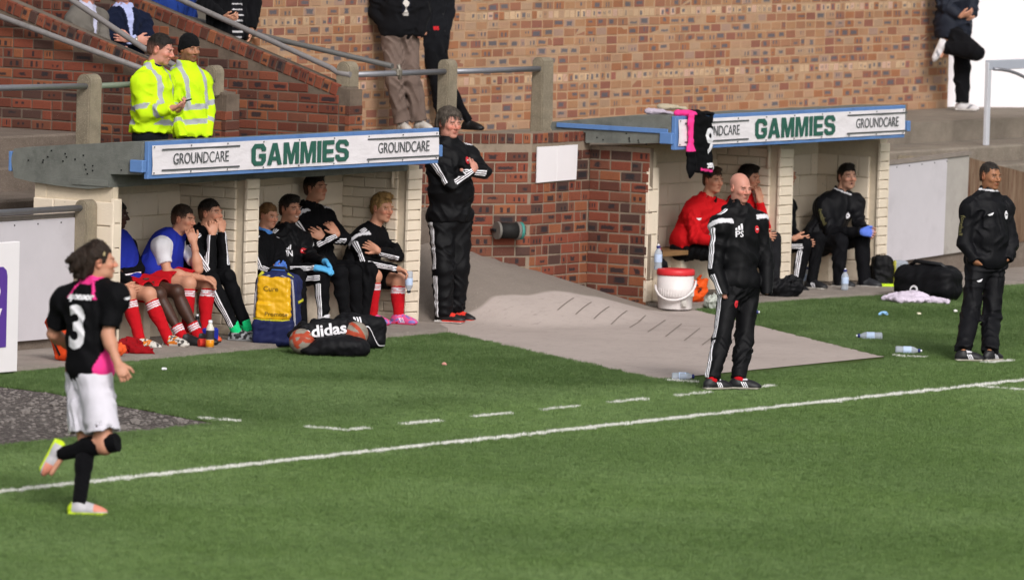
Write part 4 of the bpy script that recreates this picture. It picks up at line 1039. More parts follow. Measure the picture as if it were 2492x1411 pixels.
        r = np.random.RandomState(seed+s.seed)
        amp = {'mop': .0035, 'swept': .003, 'quiff': .003}.get(style, .002)
        F.wrinkle(amp, .04, seed+s.seed, (1.4, 1.4, .5)); F.wrinkle(amp*.7, .018, seed+s.seed+1, (1.3, 1.3, .4))
        V, Q = F.mesh(); C = np.tile(np.array(col, f4), (len(V), 1)); C *= (1+.25*waves(V, 1, .03, seed+5))[:, None]
        if style in ('short', 'top'):
            hz = ((V-c) @ u)/q; m = np.clip((.055-hz)/.06, 0, 1)*(.55 if style == 'short' else .35); C = C*(1-m[:, None])+np.array(s.skin, f4)*.55*m[:, None]
        # loose strands over the mass of hair break its surface and outline
        n = {'mop': 900, 'swept': 900, 'quiff': 700, 'tied': 600}.get(style, 600); Lh = {'mop': .045, 'swept': .06, 'quiff': .03, 'tied': .04}.get(style, .02)
        pick = r.choice(len(V), n); R_h = V[pick]-c; N_ = R_h/np.linalg.norm(R_h, axis=1)[:, None]
        if style == 'swept': fl = -f*1.0-u*.25
        elif style == 'quiff': fl = f*.5+u*.5
        elif style == 'tied': fl = -f
        else: fl = None
        D_h = (np.tile(fl, (n, 1)) if fl is not None else R_h-np.outer(np.ones(n), (u*.09-f*.04)))+r.normal(size=(n, 3))*.25*(1 if fl is not None else .08)
        D_h = D_h-N_*(D_h*N_).sum(1)[:, None]; D_h /= np.linalg.norm(D_h, axis=1)[:, None]+1e-9
        S_ = np.cross(D_h, N_); ln_ = (Lh*r.uniform(.5, 1.2, n))[:, None]; wd = r.uniform(.0012, .0026, n)[:, None]; lf = r.uniform(.001, .007 if Lh > .025 else .004, n)[:, None]
        B0 = V[pick]-N_*.002; B1 = V[pick]+D_h*ln_*.6+N_*(lf-.15*ln_*ln_/.1); B2 = V[pick]+D_h*ln_+N_*(lf*.6-.45*ln_*ln_/.1)
        V2 = np.stack([B0-S_*wd, B0+S_*wd, B1+S_*wd, B1-S_*wd, B2+S_*wd*.3, B2-S_*wd*.3], 1).reshape(-1, 3); o_ = len(V)+6*np.arange(n)[:, None]
        Q2 = np.concatenate([o_+np.array([[0, 1, 2, 3]]), o_+np.array([[3, 2, 4, 5]])]); C2 = np.repeat(C[pick]*r.uniform(.55, 1.75, n)[:, None], 6, 0)
        return surf('hair', np.concatenate([V, V2]), np.concatenate([Q, Q2]), M_HAIR, s.root, np.clip(np.concatenate([C, C2]), 0, 1))
    # ------------------------------------------------ garments
    def armframe(s, a):
        J = s.J; sg = 1 if a == 'L' else -1; d1 = nrm_(J['el'+a]-J['sh'+a]); d2 = nrm_(J['wr'+a]-J['el'+a])
        N1 = perp(s.lat*sg+s.fwd*.15-s.up*.0, d1) if abs((s.lat*sg) @ d1) < .93 else perp(s.up, d1)
        ax = np.cross(d1, d2); N2 = N1
        if np.linalg.norm(ax) > .05:
            ax = nrm_(ax); an = math.acos(max(-1, min(1, d1 @ d2))); N2 = N1*math.cos(an)+np.cross(ax, N1)*math.sin(an)+ax*(ax @ N1)*(1-math.cos(an))
        return N1, perp(N2, d2)
    def segsu(s, V, segs, mx=.06):
        """distance to the stripe line of the closest bone; segs: (a, b, normal, radius, t0, t1)"""
        best = np.full(len(V), 1e9); su = np.full(len(V), mx); T = np.zeros(len(V)); S = np.full(len(V), -1)
        for i, (a, b, N, r, t0, t1) in enumerate(segs):
            ba = b-a; L2 = ba @ ba; t = ((V-a) @ ba)/L2; tc = np.clip(t, 0, 1); q = V-a-tc[:, None]*ba; d = np.linalg.norm(q, axis=1)
            B = np.cross(nrm_(ba), N); an = np.arctan2(q @ B, q @ N); sv = np.abs(an)*r
            sv = np.where((t > t0) & (t < t1) & (d < r*2.0), np.minimum(sv, mx), mx)
            m = d-r < best; best = np.where(m, d-r, best); su = np.where(m, sv, su); T = np.where(m, t, T); S = np.where(m, i, S)
        return su, T, S
    def jacket(s, name, mat, col, t=.028, sleeve=1.0, k=.06, hem=.16, collar=.05, collar_r=.066, cuff=.0, wr=.007, stripes=False, sh_stripe=True, paint=None, vox=.0088, hood=None, hand_over=0.0, sleeves=('L', 'R'), vneck=0.0, zipopen=False, label=None, sr=1.0, yoke=True):
        t = t*.86 if sleeves else t; sr = 1+(sr-1)*.6; collar = collar+.022 if collar > .03 else collar; J, u = s.J, s.up; keys = ['neck', 'hip', 'shL', 'shR', 'hipL', 'hipR'] + [x+a for a in sleeves for x in (('el', 'wr') if sleeve > .6 else ('el',))]
        lo, hi = s.bbox(keys, .2); F = Field(lo, hi, vox)
        s.torso(F, t, k, pelvis=True, yoke=yoke)
        F.cone(J['hip']+u*.02, J['hip']-u*(hem-.02), .02, .02, .02)
        hipM = np.stack([s.plat, perp(s.fwd, s.plat), np.cross(s.plat, perp(s.fwd, s.plat))])
        if hem > .10: F.ell(J['hip']-u*.06, np.stack([s.lat, s.fwd, u]), (.168*s.w*s.s+t+s.belly*.4, .128*s.s+t+s.belly*.5, .26), k)
        for a in sleeves:
            e = J['sh'+a]+(J['el'+a]-J['sh'+a])*min(1, sleeve/.5)
            if sleeve > .6:
                F.cone(J['sh'+a], J['el'+a], (.058+t*.5)*sr, (.046+t*.45)*sr, .04); F.cone(J['el'+a], J['wr'+a]+nrm_(J['wr'+a]-J['el'+a])*cuff, (.046+t*.45)*sr, (.034+t*.3)*sr, .02, capb=.0)
            else: F.cone(J['sh'+a], e, .064+t*.5, .058+t*.5, .045, capb=.0)
        if collar > 0:
            up2 = nrm_(u*.6+nrm_(s.head-J['neck'])*.6)
            F.cone(J['neck']-u*.03, J['neck']+up2*collar, collar_r+.012, collar_r, .03, capb=.0)
            F.cone(J['neck']+up2*(collar-.018), J['neck']+up2*(collar+.05), collar_r-.010, collar_r-.006, .004, sub=True)
        if hood == 'down':
            b = J['neck']-s.fwd*.075-u*.0; F.ell(b, np.stack([s.lat, s.fwd, u]), (.10, .06, .055), .03)
            for sg in (1, -1): F.cone(b+s.lat*sg*.08, J['neck']+s.lat*sg*.055+s.fwd*.06-u*.02, .035, .024, .02)
        F.cut(J['hip']-u*hem, -u)
        if wr: F.fold(wr*1.0, .075, s.seed+3, (1, 1, .8)); F.wrinkle(wr*.16, .11, s.seed+9)
        V, Q = F.mesh(); C = np.tile(np.array(col, f4), (len(V), 1)); su = np.full(len(V), .06)
        segs = []
        for a in sleeves:
            N1, N2 = s.armframe(a); sg = 1 if a == 'L' else -1
            d0 = nrm_(J['sh'+a]-J['neck'])
            segs += [(J['neck']+u*.03, J['sh'+a]+u*.02, perp(u+s.fwd*.25, d0), .08, .1, .95), (J['sh'+a], J['el'+a], N1, .068, .06, 1.02), (J['el'+a], J['wr'+a], N2, .056, -.05, 1.1)]
        segs.append((J['neck'], J['hip'], s.fwd, .15, 9, 10))
        su_, T, S = s.segsu(V, segs)
        if stripes:
            ok = np.isin(S, [i for i in range(len(segs)-1) if (i % 3 != 0 or sh_stripe)]); su = np.where(ok, su_, .06)
        if paint: C, su = paint(s, V, C, su, T, S)
        return surf(name, V, Q, mat, s.root, np.clip(C, 0, 1), su, label)
    def legs(s, name, mat, col, r=(.098, .072, .060), k=.05, upto=1.0, start=.0, stripes=False, pelvis=True, wr=.006, vox=.0088, paint=None, only=('L', 'R'), capb=.0, flare=0, label=None, bag=0.0):
        J = s.J; keys = ['hip'] + [x+a for a in only for x in ('hip', 'kn') + (('an',) if upto > .6 else ())]
        lo, hi = s.bbox(keys, .17); F = Field(lo, hi, vox); q = s.s
        if upto > .6: r = tuple(v*(.95 if mat is M_SHELL else .9) for v in r)
        if pelvis:
            u = s.up; F.ell(J['hip'], np.stack([s.plat, np.cross(s.plat, perp(u, s.plat))*-1, perp(u, s.plat)]), (.168*s.w*q+s.belly*.2, .135*q, .125*q), k)
        for a in only:
            if upto > .6:
                F.cone(J['hip'+a], J['kn'+a], r[0]*q, r[1]*q, k); e = J['an'+a]+nrm_(J['an'+a]-J['kn'+a])*capb
                F.cone(J['kn'+a], e, r[1]*q, r[2]*q, .035, capb=.0)
                d = nrm_(e-J['kn'+a]); F.ell(J['kn'+a]*.66+e*.34-s.kfwd(a)*.012, np.stack([d, perp(s.plat, d), np.cross(d, perp(s.plat, d))]), (.14, r[1]*.9*q, r[1]*.92*q), .03)
                if bag: F.ell(e-d*.05, np.stack([d, perp(s.plat, d), np.cross(d, perp(s.plat, d))]), (.03, r[2]+bag, r[2]+bag), .02)
            else:
                e = J['hip'+a]+(J['kn'+a]-J['hip'+a])*upto/.5; F.cone(J['hip'+a], e, r[0]*q, r[1]*q, k, capb=.0)
                F.cone(J['hip'+a]*.0+e+nrm_(e-J['hip'+a])*-.02, e+nrm_(e-J['hip'+a])*.05, (r[1]-.012)*q, (r[1]-.010)*q, .004, sub=True)
        if wr: F.fold(wr*1.0, .08, s.seed+17, (1, 1, .8)); F.wrinkle(wr*.16, .12, s.seed+19)
        V, Q = F.mesh(); C = np.tile(np.array(col, f4), (len(V), 1)); su = np.full(len(V), .06); segs = []
        for a in only:
            sg = 1 if a == 'L' else -1
            for p, e in (('hip', 'kn'), ('kn', 'an')):
                d = nrm_(J[e+a]-J[p+a]); N = perp(s.plat*sg, d); segs.append((J[p+a], J[e+a], N, r[0 if p == 'hip' else 1]*q*.95, -.25 if p == 'hip' else -.1, 1.05 if p == 'hip' else 1.3))
        su_, T, S = s.segsu(V, segs)
        if stripes: su = su_
        if paint: C, su = paint(s, V, C, su, T, S)
        return surf(name, V, Q, mat, s.root, np.clip(C, 0, 1), su, label)
    def socks(s, col, top=.10, band=None, r=(.060, .044), only=('L', 'R'), low=1.0, bandw=.012, t0=.0):
        J = s.J; q = s.s
        for a in only:
            d = J['an'+a]-J['kn'+a]; A = J['kn'+a]+d*top; B = J['an'+a]+d*.03
            lo, hi = np.minimum(A, B)-.1, np.maximum(A, B)+.1; F = Field(lo, hi, .0075); dn = nrm_(d)
            F.cone(A, B, r[0]*q, r[1]*q, .02, capa=.0, capb=.01); F.ell(J['kn'+a]*.66+J['an'+a]*.34-s.kfwd(a)*.016, np.stack([dn, perp(s.plat, dn), np.cross(dn, perp(s.plat, dn))]), np.array((.125, .058, .062))*q, .02)
            F.cut(A, -dn); F.wrinkle(.0015, .05, s.seed)
            V, Q = F.mesh(); C = np.tile(np.array(col, f4), (len(V), 1))
            if band is not None:
                x = (V-A) @ dn
                for i in range(3): C[np.abs(x-.022-i*.019) < .0062] = band
            surf('sock', V, Q, M_COTTON, s.root, C)
    def shoe(s, a, upper, sole, stripe=None, extra=None, toe=None, name='shoe', raised=False, sx=1.0, label=None):
        J = s.J; an, to, kn = J['an'+a], J['to'+a], J['kn'+a]; q = s.s
        if raised: d = nrm_(to-an); u = perp(kn-an, d)
        else:
            u = np.array([0, 0, 1.]); d = perp(to-an, u)
        w = np.cross(u, d); M = np.stack([d, w, u]); O = an-u*.082*q if raised else np.array([an[0], an[1], min(an[2]-.015, max(an[2]-.09, s.ground if hasattr(s, 'ground') else GROUND.get(key_side(s.key), an[2]-.085)))])
        P = lambda x, y, z: O+(d*x*sx+w*y+u*z)*q
        F = Field(O-.26, O+.26, .0065)
        F.ell(P(-.028, 0, .036), M, np.array((.052, .037, .05))*q, .02); F.ell(P(.05, 0, .038), M, np.array((.10, .041, .043))*q, .03); F.ell(P(.125, 0, .026), M, np.array((.068, .045, .031))*q, .03)
        F.cone(P(.0, 0, .045), P(-.008, 0, .09), .044*q, .039*q, .025, capb=.0)
        F.cone(P(.05, 0, .075), P(.10, 0, .055), .016*q, .014*q, .015)
        F.box(P(.045, 0, .008), M, np.array((.118*sx, .040, .009))*q, .008, .012)
        F.cut(P(0, 0, 0), -u)
        V, Q = F.mesh(); R = (V-O)/q; x, y, z = R @ d/sx, R @ w, R @ u
        C = np.tile(np.array(upper, f4), (len(V), 1)); C[z < .014] = sole
        su = np.full(len(V), .06)
        if extra: C = extra(V, C, x, y, z)
        if toe is not None: C[(x > .12) & (z >= .014)] = toe
        if stripe is not None: su = np.where((np.abs(y) > .018) & (z > .016) & (z < .062), np.abs(x-.052-.55*(.04-z)), .06)
        return surf(name, V, Q, M_SHOE, s.root, np.clip(C, 0, 1), su, label)
    def glove(s, a, col, curl=(.35, .45), **kw):
        J = s.J; w, h_ = J['wr'+a], J['ha'+a]; F = Field(np.minimum(w, h_)-.16, np.maximum(w, h_)+.16, .0055)
        s.hand(F, a, curl=curl, th=.003, **kw); F.cut(w-nrm_(h_-w)*.05, -nrm_(h_-w))
        V, Q = F.mesh(); C = np.tile(np.array(col, f4), (len(V), 1)); return surf('glove', V, Q, M_SHELL, s.root, C, np.full(len(V), .06))
    def decal(s, garment, name, me, mat, P, view=None, up=None, off=.003):
        """print a flat mesh (x right, y up) onto the garment, projecting along view"""
        return stick(garment, name, me, mat, P, view, up, off)
def stick(target, name, me, mat, P, view, up, off=.003, maxd=.6, back=0.0):
    view = Vector(view).normalized(); up = Vector(up); right = view.cross(up).normalized(); upv = right.cross(view).normalized()
    bm = bmesh.new(); bm.from_mesh(me); bmesh.ops.triangulate(bm, faces=bm.faces[:])
    for it in range(4):
        es = [e for e in bm.edges if e.calc_length() > .014]
        if not es: break
        bmesh.ops.subdivide_edges(bm, edges=es, cuts=1); bmesh.ops.triangulate(bm, faces=bm.faces[:])
    bm.to_mesh(me); bm.free()
    tm = target.data; bv = BVHTree.FromPolygons([v.co.copy() for v in tm.vertices], [tuple(p.vertices) for p in tm.polygons])
    P = Vector(P); last = None
    co = []
    for v in me.vertices:
        o = P + right*v.co.x + upv*v.co.y - view*back
        h, n, i, dd = bv.ray_cast(o, view, maxd*2)
        if h is None: h = (P + right*v.co.x + upv*v.co.y + view*(view.dot(last-P) if last else 0))
        else: last = h
        co.append(h - view*off)
    for v, c in zip(me.vertices, co): v.co = c
    me.update()
    for p in me.polygons: p.use_smooth = False
    o = bpy.data.objects.new(name, me); COL.objects.link(o)
    me.materials.clear(); me.materials.append(mat)
    inv_parent(o, target); return o
def disc_mesh(r, n=20, ry=None):
    me = bpy.data.meshes.new('disc'); bm = bmesh.new(); bm.faces.new([bm.verts.new((r*math.cos(i*2*math.pi/n), (ry or r)*math.sin(i*2*math.pi/n), 0)) for i in range(n)]); bm.to_mesh(me); bm.free(); return me
def poly_mesh(polys):
    me = bpy.data.meshes.new('poly'); bm = bmesh.new()
    for p in polys: bm.faces.new([bm.verts.new((x, y, 0)) for x, y in p])
    bm.to_mesh(me); bm.free(); return me
POSES = {
 'bald':{'J':{'head':[-1.332,1.301,1.66],'neck':[-1.334,1.317,1.472],'shR':[-1.514,1.377,1.352],'shL':[-1.157,1.234,1.374],'elR':[-1.579,1.373,0.991],'wrR':[-1.578,1.27,0.769],'haR':[-1.543,1.241,0.68],'elL':[-1.138,1.141,1.02],'wrL':[-1.234,1.076,0.799],'haL':[-1.289,1.095,0.712],'hip':[-1.356,1.27,0.854],'hipR':[-1.447,1.301,0.829],'hipL':[-1.264,1.234,0.835],'knR':[-1.591,1.283,0.428],'knL':[-1.368,1.196,0.422],'anR':[-1.822,1.221,0.09],'anL':[-1.606,1.099,0.09],'toR':[-1.705,1.16,0.03],'toL':[-1.527,0.966,0.03]},'fd':[-0.37,-0.918,-0.139],'up':[-0.052,-0.129,0.99],'bf':[-0.292,-0.957,0],'s':1},
 'rcoach':{'J':{'head':[3.124,1.456,1.608],'neck':[3.118,1.479,1.427],'shR':[2.942,1.545,1.328],'shL':[3.278,1.414,1.331],'elR':[2.866,1.557,1.02],'wrR':[2.889,1.448,0.874],'haR':[2.994,1.455,0.761],'elL':[3.286,1.316,1.018],'wrL':[3.164,1.283,0.88],'haL':[3.145,1.318,0.778],'hip':[3.086,1.453,0.844],'hipR':[2.996,1.487,0.817],'hipL':[3.175,1.416,0.821],'knR':[2.866,1.476,0.391],'knL':[3.092,1.386,0.386],'anR':[2.556,1.35,0.09],'anL':[2.749,1.2,0.09],'toR':[2.616,1.287,0.03],'toL':[3.04,1.174,0.03]},'fd':[-0.324,-0.943,-0.07],'up':[-0.023,-0.066,0.998],'bf':[-0.325,-0.946,0],'s':0.98},
 'grey':{'J':{'head':[2.557,6.784,1.825],'neck':[2.557,6.795,1.626],'shR':[2.41,6.814,1.51],'shL':[2.744,6.688,1.529],'elR':[2.341,6.605,1.285],'wrR':[2.452,6.451,1.416],'haR':[2.559,6.479,1.479],'elL':[2.709,6.495,1.391],'wrL':[2.366,6.51,1.416],'haL':[2.312,6.589,1.384],'hip':[2.539,6.735,0.947],'hipR':[2.448,6.767,0.9],'hipL':[2.626,6.698,0.908],'knR':[2.385,6.695,0.518],'knL':[2.58,6.654,0.52],'anR':[2.401,6.687,0.077],'anL':[2.594,6.691,0.117],'toR':[2.442,6.508,0.027],'toL':[2.604,6.558,0.065]},'fd':[-0.356,-0.929,-0.105],'up':[-0.037,-0.098,0.995],'bf':[-0.325,-0.946,0],'s':1.1},
 'runner':{'J':{'head':[-13.644,-1.127,1.696],'neck':[-13.658,-1.09,1.529],'shR':[-13.687,-1.299,1.47],'shL':[-13.661,-0.853,1.413],'elR':[-13.766,-1.296,1.213],'wrR':[-13.802,-1.41,1.03],'haR':[-13.8,-1.459,0.966],'elL':[-13.661,-0.762,1.182],'wrL':[-13.427,-0.732,1.075],'haL':[-13.365,-0.774,1.061],'hip':[-13.7,-1.1,0.942],'hipR':[-13.736,-1.183,0.893],'hipL':[-13.673,-1.02,0.879],'knR':[-13.761,-1.289,0.465],'knL':[-13.714,-1.107,0.446],'anR':[-13.827,-0.977,0.387],'anL':[-14.036,-1.287,0.09],'toR':[-13.914,-0.908,0.171],'toL':[-13.978,-1.395,0.03]},'fd':[0.656,-0.754,0.035],'up':[-0.023,0.026,0.999],'bf':[0.946,-0.325,0],'s':1.02},
 'bib':{'J':{'head':[-1.35,6.934,1.089],'neck':[-1.394,7.015,0.904],'shR':[-1.571,7.009,0.857],'shL':[-1.214,7.002,0.858],'elR':[-1.593,6.917,0.628],'wrR':[-1.513,6.607,0.601],'haR':[-1.476,6.545,0.574],'elL':[-1.366,6.756,0.66],'wrL':[-1.392,6.788,0.884],'haL':[-1.407,6.825,0.997],'hip':[-1.491,7.12,0.569],'hipR':[-1.582,7.115,0.559],'hipL':[-1.404,7.13,0.579],'knR':[-1.596,6.69,0.55],'knL':[-1.403,6.614,0.546],'anR':[-1.657,6.65,0.078],'anL':[-1.477,6.596,0.094],'toR':[-1.65,6.522,0.022],'toL':[-1.489,6.459,0.032]},'fd':[0.087,-0.991,-0.105],'up':[0.009,-0.104,0.995],'bf':[0.053,-0.999,0],'s':1},
 'dark':{'J':{'head':[-1.91,7.25,1.127],'neck':[-1.916,7.27,0.927],'shR':[-2.09,7.255,0.842],'shL':[-1.734,7.251,0.85],'elR':[-2.054,7.165,0.605],'wrR':[-1.991,6.968,0.55],'haR':[-1.953,6.908,0.534],'elL':[-1.808,7.069,0.66],'wrL':[-2.053,7.075,0.638],'haL':[-2.11,7.124,0.624],'hip':[-1.878,7.159,0.526],'hipR':[-1.967,7.151,0.513],'hipL':[-1.789,7.166,0.529],'knR':[-1.984,6.727,0.472],'knL':[-1.785,6.68,0.487],'anR':[-1.927,6.479,0.081],'anL':[-1.741,6.451,0.088],'toR':[-1.903,6.287,0.022],'toL':[-1.743,6.262,0.026]},'fd':[0.39,-0.917,-0.087],'up':[0.034,-0.08,0.996],'bf':[0.053,-0.999,0],'s':1},
 'pale':{'J':{'head':[-2.22,7.234,1.111],'neck':[-2.252,7.292,0.896],'shR':[-2.422,7.274,0.833],'shL':[-2.077,7.286,0.826],'elR':[-2.425,7.157,0.628],'wrR':[-2.355,6.853,0.537],'haR':[-2.325,6.805,0.525],'elL':[-2.188,7.069,0.641],'wrL':[-2.23,6.848,0.567],'haL':[-2.219,6.825,0.519],'hip':[-2.23,7.209,0.517],'hipR':[-2.318,7.201,0.507],'hipL':[-2.137,7.211,0.527],'knR':[-2.342,6.791,0.491],'knL':[-2.149,6.713,0.48],'anR':[-2.332,6.642,0.038],'anL':[-2.097,6.504,0.06],'toR':[-2.305,6.443,-0.046],'toL':[-2.101,6.318,-0.013]},'fd':[0.225,-0.97,-0.087],'up':[0.02,-0.085,0.996],'bf':[0.053,-0.999,0],'s':1},
 'hands':{'J':{'head':[-1.021,6.88,1.13],'neck':[-1.054,6.943,0.934],'shR':[-1.225,6.933,0.87],'shL':[-0.884,6.939,0.87],'elR':[-1.241,6.714,0.633],'wrR':[-1.203,6.733,0.952],'haR':[-1.173,6.735,1.043],'elL':[-1.029,6.72,0.648],'wrL':[-1.041,6.743,0.97],'haL':[-1.041,6.755,1.059],'hip':[-1.195,7.112,0.557],'hipR':[-1.284,7.106,0.547],'hipL':[-1.107,7.118,0.567],'knR':[-1.289,6.669,0.573],'knL':[-1.094,6.629,0.589],'anR':[-1.155,6.48,0.129],'anL':[-1.005,6.472,0.143],'toR':[-1.108,6.283,0.017],'toL':[-0.955,6.269,0.025]},'fd':[0.018,-0.999,0.035],'up':[-0.001,0.035,0.999],'bf':[0.018,-1,0],'s':1},
 'woman':{'J':{'head':[0.114,7.055,1.058],'neck':[0.09,7.103,0.859],'shR':[-0.071,7.077,0.787],'shL':[0.264,7.089,0.773],'elR':[-0.082,6.966,0.594],'wrR':[-0.134,6.823,0.579],'haR':[-0.114,6.759,0.608],'elL':[0.141,6.901,0.607],'wrL':[0.015,6.812,0.563],'haL':[-0.079,6.813,0.585],'hip':[0.048,7.12,0.481],'hipR':[-0.041,7.115,0.471],'hipL':[0.137,7.125,0.492],'knR':[-0.077,6.723,0.482],'knL':[0.104,6.71,0.54],'anR':[-0.071,6.692,0.03],'anL':[0.086,6.639,0.062],'toR':[-0.047,6.552,-0.053],'toL':[0.086,6.483,-0.001]},'fd':[-0.204,-0.963,-0.174],'up':[-0.036,-0.17,0.985],'bf':[0.018,-1,0],'s':0.95},
 'smile':{'J':{'head':[0.505,7.094,1.1],'neck':[0.487,7.133,0.901],'shR':[0.316,7.144,0.804],'shL':[0.674,7.073,0.816],'elR':[0.275,6.976,0.579],'wrR':[0.308,6.672,0.606],'haR':[0.344,6.578,0.599],'elL':[0.554,6.888,0.664],'wrL':[0.436,6.665,0.663],'haL':[0.432,6.59,0.606],'hip':[0.461,7.12,0.493],'hipR':[0.376,7.122,0.474],'hipL':[0.548,7.114,0.504],'knR':[0.369,6.641,0.533],'knL':[0.573,6.588,0.556],'anR':[0.393,6.628,0.139],'anL':[0.582,6.52,0.137],'toR':[0.407,6.485,0.052],'toL':[0.58,6.366,0.052]},'fd':[-0.258,-0.966,-0.035],'up':[-0.009,-0.034,0.999],'bf':[-0.121,-0.993,0],'s':1},
 'folded':{'J':{'head':[1.121,7.248,1.257],'neck':[1.095,7.3,1.06],'shR':[0.929,7.29,0.986],'shL':[1.283,7.258,0.997],'elR':[0.948,7.118,0.752],'wrR':[0.995,6.913,0.857],'haR':[0.983,6.979,0.942],'elL':[1.257,7.019,0.812],'wrL':[0.962,7.032,0.822],'haL':[0.915,7.071,0.851],'hip':[1.128,7.181,0.531],'hipR':[1.042,7.175,0.509],'hipL':[1.213,7.186,0.538],'knR':[1.011,6.736,0.529],'knL':[1.204,6.699,0.552],'anR':[1.037,6.714,0.11],'anL':[1.155,6.72,0.126],'toR':[1.052,6.571,0.023],'toL':[1.155,6.562,0.048]},'fd':[-0.086,-0.994,0.07],'up':[0.006,0.069,0.998],'bf':[-0.034,-0.999,0],'s':1},
 'blond':{'J':{'head':[1.754,6.955,1.071],'neck':[1.713,7.028,0.86],'shR':[1.53,7.053,0.784],'shL':[1.91,6.963,0.797],'elR':[1.49,6.93,0.586],'wrR':[1.525,6.615,0.551],'haR':[1.551,6.534,0.526],'elL':[1.779,6.789,0.649],'wrL':[1.522,6.822,0.694],'haL':[1.463,6.882,0.745],'hip':[1.618,7.121,0.451],'hipR':[1.53,7.123,0.432],'hipL':[1.709,7.111,0.455],'knR':[1.376,6.761,0.482],'knL':[1.64,6.68,0.439],'anR':[1.364,6.767,0.102],'anL':[1.607,6.647,0.073],'toR':[1.375,6.631,0.033],'toL':[1.631,6.456,0.017]},'fd':[-0.206,-0.973,-0.105],'up':[-0.022,-0.102,0.995],'bf':[-0.086,-0.996,0],'s':1},
 'red1':{'J':{'head':[7.363,6.916,1.143],'neck':[7.328,6.979,0.927],'shR':[7.144,7.01,0.837],'shL':[7.513,6.924,0.861],'elR':[7.062,6.905,0.602],'wrR':[7.082,6.649,0.569],'haR':[7.113,6.561,0.553],'elL':[7.376,6.758,0.646],'wrL':[7.28,6.549,0.586],'haL':[7.285,6.483,0.562],'hip':[7.205,7.111,0.482],'hipR':[7.115,7.12,0.469],'hipL':[7.294,7.102,0.495],'knR':[7.155,6.63,0.441],'knL':[7.313,6.612,0.475],'anR':[7.148,6.587,0.018],'anL':[7.299,6.543,0.046],'toR':[7.158,6.453,-0.045],'toL':[7.319,6.391,-0.025]},'fd':[-0.291,-0.954,-0.07],'up':[-0.02,-0.067,0.998],'bf':[-0.121,-0.993,0],'s':1},
 'red2':{'J':{'head':[8.224,7.034,1.133],'neck':[8.193,7.092,0.923],'shR':[8.018,7.095,0.849],'shL':[8.387,7.04,0.847],'elR':[7.962,6.969,0.635],'wrR':[7.983,6.749,0.607],'haR':[8.03,6.674,0.59],'elL':[8.251,6.857,0.647],'wrL':[8.202,6.892,0.902],'haL':[8.198,6.912,1.02],'hip':[8.125,7.138,0.476],'hipR':[8.031,7.146,0.463],'hipL':[8.217,7.134,0.488],'knR':[8.023,6.714,0.528],'knL':[8.174,6.705,0.555],'anR':[8.054,6.644,0.073],'anL':[8.158,6.67,0.087],'toR':[8.058,6.517,-0.011],'toL':[8.177,6.484,0.01]},'fd':[0.053,-0.989,-0.139],'up':[0.007,-0.139,0.99],'bf':[-0.034,-0.999,0],'s':1},
 'hidden':{'J':{'head':[8.998,7.093,1.133],'neck':[8.974,7.137,0.91],'shR':[8.801,7.137,0.835],'shL':[9.134,7.136,0.824],'elR':[8.762,7.053,0.58],'wrR':[8.77,6.85,0.531],'haR':[8.802,6.799,0.525],'elL':[9.002,7.016,0.593],'wrL':[8.888,6.851,0.526],'haL':[8.892,6.806,0.509],'hip':[8.914,7.169,0.451],'hipR':[8.822,7.174,0.438],'hipL':[9.007,7.165,0.464],'knR':[8.828,6.752,0.47],'knL':[9.025,6.714,0.521],'anR':[8.782,6.802,0.019],'anL':[8.948,6.735,0.056],'toR':[8.754,6.728,-0.039],'toL':[8.938,6.596,-0.007]},'fd':[-0.034,-0.999,0],'up':[0,0,1],'bf':[-0.034,-0.999,0],'s':1},
 'gloves':{'J':{'head':[9.909,6.932,1.092],'neck':[9.874,6.998,0.895],'shR':[9.702,7.072,0.807],'shL':[10.044,6.909,0.837],'elR':[9.607,6.922,0.551],'wrR':[9.597,6.574,0.58],'haR':[9.635,6.479,0.576],'elL':[9.868,6.749,0.608],'wrL':[9.7,6.565,0.593],'haL':[9.681,6.477,0.55],'hip':[9.756,7.12,0.429],'hipR':[9.675,7.146,0.414],'hipL':[9.84,7.085,0.436],'knR':[9.5,6.747,0.477],'knL':[9.755,6.651,0.496],'anR':[9.491,6.741,0.048],'anL':[9.731,6.593,0.047],'toR':[9.473,6.578,-0.014],'toL':[9.744,6.382,-0.014]},'fd':[-0.529,-0.848,0.035],'up':[0.018,0.03,0.999],'bf':[-0.374,-0.927,0],'s':1},
 'stewA':{'J':{'head':[-0.323,7.954,2.494],'neck':[-0.359,8.021,2.303],'shR':[-0.544,7.996,2.199],'shL':[-0.176,8.025,2.211],'elR':[-0.573,7.936,1.934],'wrR':[-0.538,7.669,1.989],'haR':[-0.498,7.61,2.013],'elL':[-0.224,7.951,1.946],'wrL':[-0.332,7.753,1.966],'haL':[-0.352,7.695,1.991],'hip':[-0.392,7.998,1.73],'hipR':[-0.486,7.984,1.715],'hipL':[-0.299,8.011,1.715],'knR':[-0.539,7.899,1.339],'knL':[-0.341,7.961,1.33],'anR':[-0.523,7.917,0.956],'anL':[-0.329,7.985,0.945],'toR':[-0.534,7.743,0.912],'toL':[-0.341,7.815,0.919]},'fd':[0.252,-0.937,-0.242],'up':[0.063,-0.234,0.97],'bf':[0.26,-0.966,0],'s':1.05},
